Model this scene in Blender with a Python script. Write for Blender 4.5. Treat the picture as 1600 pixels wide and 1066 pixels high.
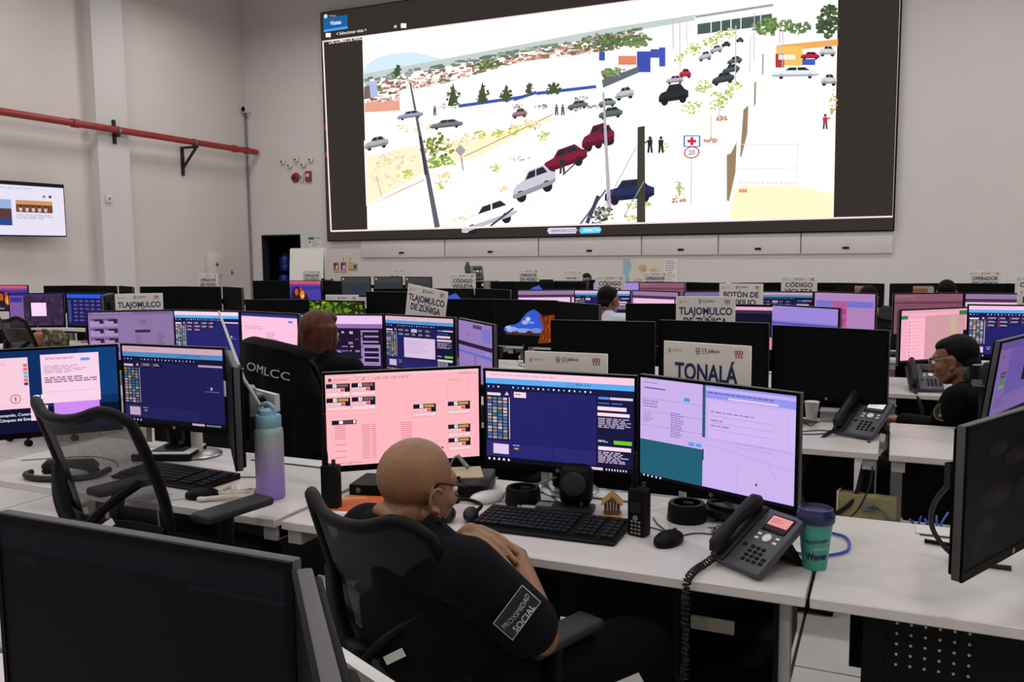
import bpy, bmesh, math, random
from mathutils import Vector, Matrix, Euler
random.seed(7)
PI = math.pi
R = math.radians
for o in list(bpy.data.objects): bpy.data.objects.remove(o, do_unlink=True)
SC = bpy.context.scene
COL = SC.collection

# ------------------------------------------------------------------ camera
cam_d = bpy.data.cameras.new('camera'); cam = bpy.data.objects.new('camera', cam_d); COL.objects.link(cam)
cam_d.sensor_width = 36.0; cam_d.lens = 36.0 * 1338.19 / 1600.0
cam_d.clip_start = 0.02; cam_d.clip_end = 100
def camera_rotation(yaw, pitch, roll):
    f = Vector((-math.sin(yaw) * math.cos(pitch), math.cos(yaw) * math.cos(pitch), -math.sin(pitch)))
    r0 = Vector((math.cos(yaw), math.sin(yaw), 0)); u0 = r0.cross(f)
    r = r0 * math.cos(roll) + u0 * math.sin(roll); u = -r0 * math.sin(roll) + u0 * math.cos(roll)
    return Matrix(((r.x, u.x, -f.x), (r.y, u.y, -f.y), (r.z, u.z, -f.z)))
cam.matrix_world = Matrix.Translation((0, 0, 1.57)) @ camera_rotation(R(23.954), R(5.718), R(-0.530)).to_4x4()
SC.camera = cam

# ------------------------------------------------------------------ world, exposure
w = bpy.data.worlds.new('world'); SC.world = w; w.use_nodes = True
w.node_tree.nodes['Background'].inputs[0].default_value = (0.6, 0.62, 0.66, 1)
w.node_tree.nodes['Background'].inputs[1].default_value = 0.15
SC.view_settings.view_transform = 'Standard'; SC.view_settings.look = 'None'
SC.view_settings.exposure = 0.0; SC.view_settings.gamma = 1.0; SC.view_settings.use_curve_mapping = False
LAMP_POWER = 45.0          # each ceiling lamp, watts
ROOM = dict(x0=-12.934, x1=7.5, y0=-6.0, y1=15.0, z1=8.0)

# ------------------------------------------------------------------ colour + materials
def lin(c):
    return tuple((v / 255 / 12.92) if v / 255 <= 0.04045 else ((v / 255 + 0.055) / 1.055) ** 2.4 for v in c)
MATS = {}
def mat(name, rgb, rough=0.5, metal=0.0, noise=0.0, nscale=20.0, bump=0.0, bscale=200.0, spec=0.5, **kw):
    """rgb is the surface's own colour (0-255 sRGB); noise mottles it, bump adds fine relief."""
    if name in MATS: return MATS[name]
    m = bpy.data.materials.new(name); m.use_nodes = True; nt = m.node_tree; b = nt.nodes['Principled BSDF']
    c = lin(rgb)
    b.inputs['Base Color'].default_value = (*c, 1); b.inputs['Roughness'].default_value = rough
    b.inputs['Metallic'].default_value = metal; b.inputs['Specular IOR Level'].default_value = spec
    tc = nt.nodes.new('ShaderNodeTexCoord')
    if noise > 0:
        n = nt.nodes.new('ShaderNodeTexNoise'); n.inputs['Scale'].default_value = nscale; n.inputs['Detail'].default_value = 4
        nt.links.new(tc.outputs['Object'], n.inputs['Vector'])
        r = nt.nodes.new('ShaderNodeValToRGB')
        r.color_ramp.elements[0].position = 0.3; r.color_ramp.elements[1].position = 0.7
        r.color_ramp.elements[0].color = (*[max(0, v * (1 - noise)) for v in c], 1)
        r.color_ramp.elements[1].color = (*[min(1, v * (1 + noise)) for v in c], 1)
        nt.links.new(n.outputs['Fac'], r.inputs['Fac']); nt.links.new(r.outputs['Color'], b.inputs['Base Color'])
    if bump > 0:
        n2 = nt.nodes.new('ShaderNodeTexNoise'); n2.inputs['Scale'].default_value = bscale; n2.inputs['Detail'].default_value = 2
        nt.links.new(tc.outputs['Object'], n2.inputs['Vector'])
        bp = nt.nodes.new('ShaderNodeBump'); bp.inputs['Strength'].default_value = bump; bp.inputs['Distance'].default_value = 0.002
        nt.links.new(n2.outputs['Fac'], bp.inputs['Height']); nt.links.new(bp.outputs['Normal'], b.inputs['Normal'])
    for k, v in kw.items(): b.inputs[k].default_value = v
    MATS[name] = m; return m
def attr_mat(name, emit=0.0, rough=0.5):
    """printed ink or lit screen pixels: colour comes from the mesh's own face colours."""
    m = bpy.data.materials.new(name); m.use_nodes = True; nt = m.node_tree; b = nt.nodes['Principled BSDF']
    a = nt.nodes.new('ShaderNodeVertexColor'); a.layer_name = 'Col'
    if emit > 0:
        b.inputs['Base Color'].default_value = (0.002, 0.002, 0.002, 1)
        nt.links.new(a.outputs['Color'], b.inputs['Emission Color']); b.inputs['Emission Strength'].default_value = emit
        b.inputs['Roughness'].default_value = 0.5; b.inputs['Specular IOR Level'].default_value = 0.04
    else:
        nt.links.new(a.outputs['Color'], b.inputs['Base Color']); b.inputs['Roughness'].default_value = rough
    MATS[name] = m; return m
def alpha_mat(name, rgb, alpha, rough=0.6):
    m = mat(name, rgb, rough); nt = m.node_tree; b = nt.nodes['Principled BSDF']
    tc = nt.nodes.new('ShaderNodeTexCoord'); wv = nt.nodes.new('ShaderNodeTexNoise'); wv.inputs['Scale'].default_value = 60
    mr = nt.nodes.new('ShaderNodeMapRange'); mr.inputs['To Min'].default_value = alpha - .08; mr.inputs['To Max'].default_value = alpha + .08
    nt.links.new(tc.outputs['Object'], wv.inputs['Vector']); nt.links.new(wv.outputs['Fac'], mr.inputs['Value'])
    nt.links.new(mr.outputs['Result'], b.inputs['Alpha']); return m
mat('wall_paint', (212, 207, 205), 0.75, noise=0.02, nscale=1.5, bump=0.15, bscale=60)
mat('wall_side_paint', (214, 205, 202), 0.75, noise=0.03, nscale=1.2, bump=0.15, bscale=60)
mat('ceiling_paint', (150, 150, 150), 0.9, noise=0.05)
mat('tile', (196, 192, 190), 0.28, noise=0.05, nscale=3, bump=0.05, bscale=30)
mat('grout', (52, 47, 44), 0.9, noise=0.2, nscale=30)
mat('desk_top', (204, 199, 196), 0.35, noise=0.025, nscale=5, bump=0.03, bscale=300)
mat('desk_edge', (150, 146, 143), 0.5, noise=0.03)
mat('desk_leg', (170, 166, 162), 0.45, noise=0.03)
mat('black_metal', (7, 7, 8), 0.6, noise=0.1, nscale=40, bump=0.05, spec=0.15)
mat('black_plastic', (8, 8, 9), 0.5, noise=0.08, nscale=60, bump=0.06, bscale=500, spec=0.14)
mat('monitor_black', (4, 4, 5), 0.55, noise=0.05, nscale=60, spec=0.08)
mat('monitor_rim', (70, 67, 69), 0.5, noise=0.04, nscale=40)
mat('dark_grey', (36, 36, 40), 0.55, noise=0.08, nscale=40, bump=0.05, spec=0.3)
mat('phone_grey', (62, 63, 70), 0.45, noise=0.04, nscale=50, bump=0.05, bscale=600)
mat('phone_dark', (20, 21, 26), 0.48, noise=0.05, nscale=50, spec=0.3)
mat('grey_plastic', (120, 120, 120), 0.5, noise=0.05)
mat('white_plastic', (214, 212, 208), 0.4, noise=0.02)
mat('white_enamel', (206, 203, 200), 0.35, noise=0.03)
mat('chrome', (190, 190, 192), 0.18, 1.0, noise=0.02)
mat('steel', (150, 150, 152), 0.35, 1.0, noise=0.05)
mat('paper', (225, 222, 215), 0.8, noise=0.02)
mat('sign_board', (228, 223, 216), 0.45, noise=0.015)
mat('red_paint', (150, 42, 40), 0.4, noise=0.12, nscale=8)
mat('black_fabric', (7, 7, 9), 0.95, noise=0.25, nscale=25, bump=0.4, bscale=400, spec=0.15)
mat('navy_fabric', (11, 13, 19), 0.95, noise=0.2, nscale=25, bump=0.4, bscale=400, spec=0.15)
mat('grey_fabric', (48, 49, 54), 0.95, noise=0.15, nscale=20, bump=0.4, bscale=300, spec=0.15)
mat('white_fabric', (205, 210, 222), 0.9, noise=0.05, nscale=20, bump=0.3, bscale=300)
mat('blue_fabric', (40, 60, 130), 0.9, noise=0.1, nscale=20)
mat('skin', (134, 94, 64), 0.5, noise=0.08, nscale=14, bump=0.12, bscale=180, **{'Subsurface Weight': 0.08})
mat('skin_dark', (122, 80, 56), 0.5, noise=0.08, nscale=14, bump=0.1, bscale=180)
mat('hair_black', (9, 8, 7), 0.65, noise=0.4, nscale=60, bump=0.6, bscale=150, spec=0.12)
mat('hair_brown', (74, 36, 20), 0.5, noise=0.5, nscale=26, bump=0.6, bscale=120, spec=0.2)
mat('eye_white', (225, 220, 215), 0.3); mat('eye_dark', (30, 20, 15), 0.3); mat('lip', (130, 75, 65), 0.5, noise=0.1)
mat('cable_black', (14, 14, 15), 0.5, noise=0.1); mat('cable_grey', (110, 110, 112), 0.5, noise=0.1)
mat('cable_white', (205, 203, 198), 0.5, noise=0.03); mat('cable_blue', (52, 84, 190), 0.45, noise=0.05)
mat('lamp_glow', (255, 255, 255), 0.5)
alpha_mat('chair_mesh', (10, 10, 11), 0.92)
alpha_mat('chair_mesh_open', (14, 14, 15), 0.66)
attr_mat('screen_pixels', 1.0); attr_mat('ink', 0.0, 0.55)
attr_mat('led_pixels', 1.0)

# ------------------------------------------------------------------ mesh helpers
def I4(): return Matrix.Identity(4)
def TR(x=0, y=0, z=0, rx=0, ry=0, rz=0): return Matrix.Translation((x, y, z)) @ Euler((rx, ry, rz)).to_matrix().to_4x4()
def box(bm, sx, sy, sz, m=None, bev=0.0, seg=2):
    m = m or I4()
    g = bmesh.ops.create_cube(bm, size=1.0, matrix=m @ Matrix.Diagonal((sx, sy, sz, 1)))
    vs = g['verts']
    if bev > 0:
        es = list({e for v in vs for e in v.link_edges})
        bmesh.ops.bevel(bm, geom=es, offset=bev, segments=seg, affect='EDGES', profile=0.5)
def bx(bm, x0, x1, y0, y1, z0, z1, bev=0.0, seg=2):
    box(bm, x1 - x0, y1 - y0, z1 - z0, TR((x0 + x1) / 2, (y0 + y1) / 2, (z0 + z1) / 2), bev, seg)
def cyl(bm, r0, r1, h, m=None, seg=20):
    """axis z, base at z=0"""
    m = m or I4(); bmesh.ops.create_cone(bm, cap_ends=True, segments=seg, radius1=r0, radius2=r1, depth=h, matrix=m @ TR(0, 0, h / 2))
def ell(bm, c, r, rot=None, u=20, v=14):
    m = Matrix.Translation(c) @ (rot.to_4x4() if rot else I4()) @ Matrix.Diagonal((*r, 1))
    bmesh.ops.create_uvsphere(bm, u_segments=u, v_segments=v, radius=1.0, matrix=m)
def tube(bm, pts, rad, seg=8, closed=False, cap=True, flat=None):
    """round tube through points; rad number or list; flat=(a,b) for an elliptical section"""
    pts = [Vector(p) for p in pts]; n = len(pts)
    if not isinstance(rad, (list, tuple)): rad = [rad] * n
    up = None; rings = []
    for i, p in enumerate(pts):
        if closed: t = pts[(i + 1) % n] - pts[i - 1]
        else: t = pts[min(i + 1, n - 1)] - pts[max(i - 1, 0)]
        t.normalize()
        if up is None:
            up = Vector((0, 0, 1)) if abs(t.z) < 0.9 else Vector((1, 0, 0))
        s = t.cross(up); s.normalize(); up = s.cross(t); up.normalize()
        a, b = flat or (1, 1)
        rings.append([bm.verts.new(p + (s * math.cos(2 * PI * k / seg) * a + up * math.sin(2 * PI * k / seg) * b) * rad[i]) for k in range(seg)])
    m = n if closed else n - 1
    for i in range(m):
        A, B = rings[i], rings[(i + 1) % n]
        for k in range(seg): bm.faces.new((A[k], A[(k + 1) % seg], B[(k + 1) % seg], B[k]))
    if cap and not closed:
        bm.faces.new(rings[0][::-1]); bm.faces.new(rings[-1])
def sweep(bm, pts, w, h):
    """rectangular bar (w across, h vertical) along a horizontal path"""
    pts = [Vector(p) for p in pts]; n = len(pts); rings = []
    for i, p in enumerate(pts):
        t = pts[min(i + 1, n - 1)] - pts[max(i - 1, 0)]; t.z = 0; t.normalize(); s = Vector((t.y, -t.x, 0))
        rings.append([bm.verts.new(p + s * a * w / 2 + Vector((0, 0, b * h / 2))) for a, b in ((-1, -1), (1, -1), (1, 1), (-1, 1))])
    for i in range(n - 1):
        for k in range(4): bm.faces.new((rings[i][k], rings[i][(k + 1) % 4], rings[i + 1][(k + 1) % 4], rings[i + 1][k]))
    bm.faces.new(rings[0][::-1]); bm.faces.new(rings[-1])
def lathe(bm, prof, seg=28, m=None):
    m = m or I4(); rings = []
    for r, z in prof: rings.append([bm.verts.new(m @ Vector((r * math.cos(2 * PI * k / seg), r * math.sin(2 * PI * k / seg), z))) for k in range(seg)])
    for A, B in zip(rings, rings[1:]):
        for k in range(seg): bm.faces.new((A[k], A[(k + 1) % seg], B[(k + 1) % seg], B[k]))
    if prof[0][0] > 1e-5: bm.faces.new(rings[0][::-1])
    if prof[-1][0] > 1e-5: bm.faces.new(rings[-1])
def prism(bm, poly, d, m=None):
    """poly in (x,z), extruded d along +y"""
    m = m or I4()
    a = [bm.verts.new(m @ Vector((x, 0, z))) for x, z in poly]; b = [bm.verts.new(m @ Vector((x, d, z))) for x, z in poly]
    n = len(poly); bm.faces.new(a); bm.faces.new(b[::-1])
    for i in range(n): bm.faces.new((a[i], b[i], b[(i + 1) % n], a[(i + 1) % n]))
def grid(bm, fn, nu, nv, thick=None):
    """surface fn(u,v)->Vector, u,v in 0..1; optional thickness along normal"""
    V = [[bm.verts.new(fn(i / nu, j / nv)) for i in range(nu + 1)] for j in range(nv + 1)]
    for j in range(nv):
        for i in range(nu): bm.faces.new((V[j][i], V[j][i + 1], V[j + 1][i + 1], V[j + 1][i]))
    if thick:
        fs = list(bm.faces); bmesh.ops.recalc_face_normals(bm, faces=fs)
        bmesh.ops.solidify(bm, geom=fs, thickness=thick)
def smooth_path(pts, n=8):
    """Catmull-Rom"""
    P = [Vector(p) for p in pts]; out = []
    for i in range(len(P) - 1):
        p0, p1, p2, p3 = P[max(i - 1, 0)], P[i], P[i + 1], P[min(i + 2, len(P) - 1)]
        for k in range(n):
            t = k / n
            out.append(0.5 * ((2 * p1) + (-p0 + p2) * t + (2 * p0 - 5 * p1 + 4 * p2 - p3) * t * t + (-p0 + 3 * p1 - 3 * p2 + p3) * t ** 3))
    out.append(P[-1]); return out
def new_mesh(name, bm, material, smooth=40):
    bmesh.ops.recalc_face_normals(bm, faces=bm.faces)
    me = bpy.data.meshes.new(name); bm.to_mesh(me); bm.free()
    me.materials.append(MATS[material] if isinstance(material, str) else material)
    if smooth:
        for p in me.polygons: p.use_smooth = True
        me.set_sharp_from_angle(angle=R(smooth))
    return me
def put(name, me, parent=None, loc=(0, 0, 0), rot=(0, 0, 0)):
    o = bpy.data.objects.new(name, me); COL.objects.link(o); o.location = loc; o.rotation_euler = rot
    if parent: o.parent = parent
    return o
def part(name, bm, material, parent=None, loc=(0, 0, 0), rot=(0, 0, 0), smooth=40):
    return put(name, new_mesh(name, bm, material, smooth), parent, loc, rot)
def tag(o, label, cat, group=None):
    o['label'] = label; o['category'] = cat
    if group: o['group'] = group
    return o
def thing(name, label, cat, loc=(0, 0, 0), rotz=0.0, group=None):
    o = bpy.data.objects.new(name, None); COL.objects.link(o); o.location = loc; o.rotation_euler = (0, 0, rotz); o.empty_display_size = 0.1
    return tag(o, label, cat, group)
def structure(o): o['kind'] = 'structure'; return o
def BM(): return bmesh.new()
_shared = {}
def shared(key, make):
    """one mesh for alike pieces"""
    if key not in _shared: _shared[key] = make()
    return _shared[key]
def copy_tree(src, label, loc, rotz, group=None):
    r = src.copy(); COL.objects.link(r); r.location = loc; r.rotation_euler = (0, 0, rotz); r['label'] = label
    if group: r['group'] = group
    for ch in list(src.children):
        c = ch.copy(); COL.objects.link(c); c.parent = r
        for g in list(ch.children):
            d = g.copy(); COL.objects.link(d); d.parent = c
    return r

# ------------------------------------------------------------------ flat drawings (screens, print)
LAB = bpy.data.scenes.new('workbench')     # empty side scene: evaluates one object at a time, removed at the end
def evaluated(ob):
    LAB.collection.objects.link(ob)
    with bpy.context.temp_override(scene=LAB, view_layer=LAB.view_layers[0]):
        dg = bpy.context.evaluated_depsgraph_get(); dg.update(); return ob.evaluated_get(dg), dg
_txt = {}
def text_tris(s, bold):
    k = (s, bold)
    if k not in _txt:
        cu = bpy.data.curves.new('lettering', 'FONT'); cu.body = s; cu.size = 1.0; cu.resolution_u = 3; cu.offset = bold
        ob = bpy.data.objects.new('lettering', cu); ev, dg = evaluated(ob); me = ev.to_mesh()
        me.calc_loop_triangles()
        vs = [(v.co.x, v.co.y) for v in me.vertices]; ts = [tuple(t.vertices) for t in me.loop_triangles]
        ev.to_mesh_clear(); bpy.data.objects.remove(ob); bpy.data.curves.remove(cu)
        _txt[k] = (vs, ts)
    return _txt[k]
class Draw:
    """2-D drawing on a w x h metre panel, origin top-left, y down; stacks shapes in thin layers"""
    def __init__(s, w, h, eps=0.0002): s.w, s.h, s.eps = w, h, eps; s.items = []; s.boxes = []
    def _add(s, pts, tris, col):
        xs = [p[0] for p in pts]; ys = [p[1] for p in pts]; b = (min(xs), min(ys), max(xs), max(ys)); L = 0
        for (c, l) in s.boxes:
            if l >= L and b[0] < c[2] and b[2] > c[0] and b[1] < c[3] and b[3] > c[1]: L = l + 1
        s.boxes.append((b, L)); s.items.append((pts, tris, lin(col), L))
    def poly(s, pts, col):
        pts = [(p[0] * s.w, p[1] * s.h) for p in pts]; s._add(pts, [tuple(range(len(pts)))], col)
    def rect(s, x0, y0, x1, y1, col): s.poly([(x0, y0), (x1, y0), (x1, y1), (x0, y1)], col)
    def ell(s, x, y, rx, ry, col, n=14): s.poly([(x + rx * math.cos(2 * PI * k / n), y + ry * math.sin(2 * PI * k / n)) for k in range(n)], col)
    def ring(s, x, y, rx, ry, t, col, n=20):
        for k in range(n):
            a, b = 2 * PI * k / n, 2 * PI * (k + 1) / n
            s.poly([(x + rx * math.cos(a), y + ry * math.sin(a)), (x + rx * math.cos(b), y + ry * math.sin(b)), (x + rx * (1 - t) * math.cos(b), y + ry * (1 - t) * math.sin(b)), (x + rx * (1 - t) * math.cos(a), y + ry * (1 - t) * math.sin(a))], col)
    def frame(s, x0, y0, x1, y1, t, col):
        ty = t * s.w / s.h
        s.rect(x0, y0, x1, y0 + ty, col); s.rect(x0, y1 - ty, x1, y1, col); s.rect(x0, y0 + ty, x0 + t, y1 - ty, col); s.rect(x1 - t, y0 + ty, x1, y1 - ty, col)
    def line(s, x0, y0, x1, y1, t, col):
        X0, Y0, X1, Y1 = x0 * s.w, y0 * s.h, x1 * s.w, y1 * s.h; d = math.hypot(X1 - X0, Y1 - Y0) or 1; nx, ny = -(Y1 - Y0) / d * t * s.w / 2, (X1 - X0) / d * t * s.w / 2
        s._add([(X0 + nx, Y0 + ny), (X1 + nx, Y1 + ny), (X1 - nx, Y1 - ny), (X0 - nx, Y0 - ny)], [(0, 1, 2, 3)], col)
    def text(s, body, x, y, size, col, align='L', bold=0.0, width=None, rot=0.0):
        """x,y in fractions: left/centre baseline; size = cap height as a fraction of h"""
        vs, ts = text_tris(body, bold)
        if not vs: return
        k = size * s.h / 0.69; x1 = max(v[0] for v in vs); x0 = min(v[0] for v in vs); kx = k
        if width: kx = width * s.w / (x1 - x0)
        off = 0 if align == 'L' else (x0 + x1) / 2 if align == 'C' else x1
        ca, sa = math.cos(rot), math.sin(rot)
        def f(v):
            a, b = (v[0] - off) * kx, -v[1] * k
            return (x * s.w + a * ca - b * sa, y * s.h + a * sa + b * ca)
        s._add([f(v) for v in vs], ts, col)
    def scribble(s, x0, y0, x1, y1, rows, col, fill=0.55, words=5, seed=1):
        """rows of tiny unreadable text as little bars"""
        rr = random.Random(seed); dh = (y1 - y0) / rows
        for i in range(rows):
            x = x0; end = x0 + (x1 - x0) * rr.uniform(0.55, 1.0)
            while x < end:
                L = (x1 - x0) / words * rr.uniform(0.4, 1.2); s.rect(x, y0 + i * dh, min(x + L, x1), y0 + i * dh + dh * fill, col); x += L + (x1 - x0) / words * 0.2
    def build(s, name, material, parent=None, m=None, wrap=None):
        """panel in local xz, facing -y, centred on x, top at z=0 unless m moves it; wrap maps (x,z,layer)->Vector"""
        me = bpy.data.meshes.new(name); V = []; F = []; C = []
        for pts, tris, col, L in s.items:
            o = len(V)
            for p in pts:
                v = Vector((p[0] - s.w / 2, -L * s.eps, -p[1]))
                if wrap: v = wrap(v.x, v.z, L * s.eps)
                V.append(m @ v if m else v)
            for t in tris: F.append(tuple(o + i for i in t)); C.append(col)
        me.from_pydata([tuple(v) for v in V], [], F)
        ca = me.color_attributes.new('Col', 'FLOAT_COLOR', 'CORNER'); k = 0
        buf = []
        for p, col in zip(me.polygons, C): buf += [*col, 1.0] * p.loop_total
        ca.data.foreach_set('color', buf)
        me.materials.append(MATS[material]); me.update()
        return put(name, me, parent)
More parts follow.
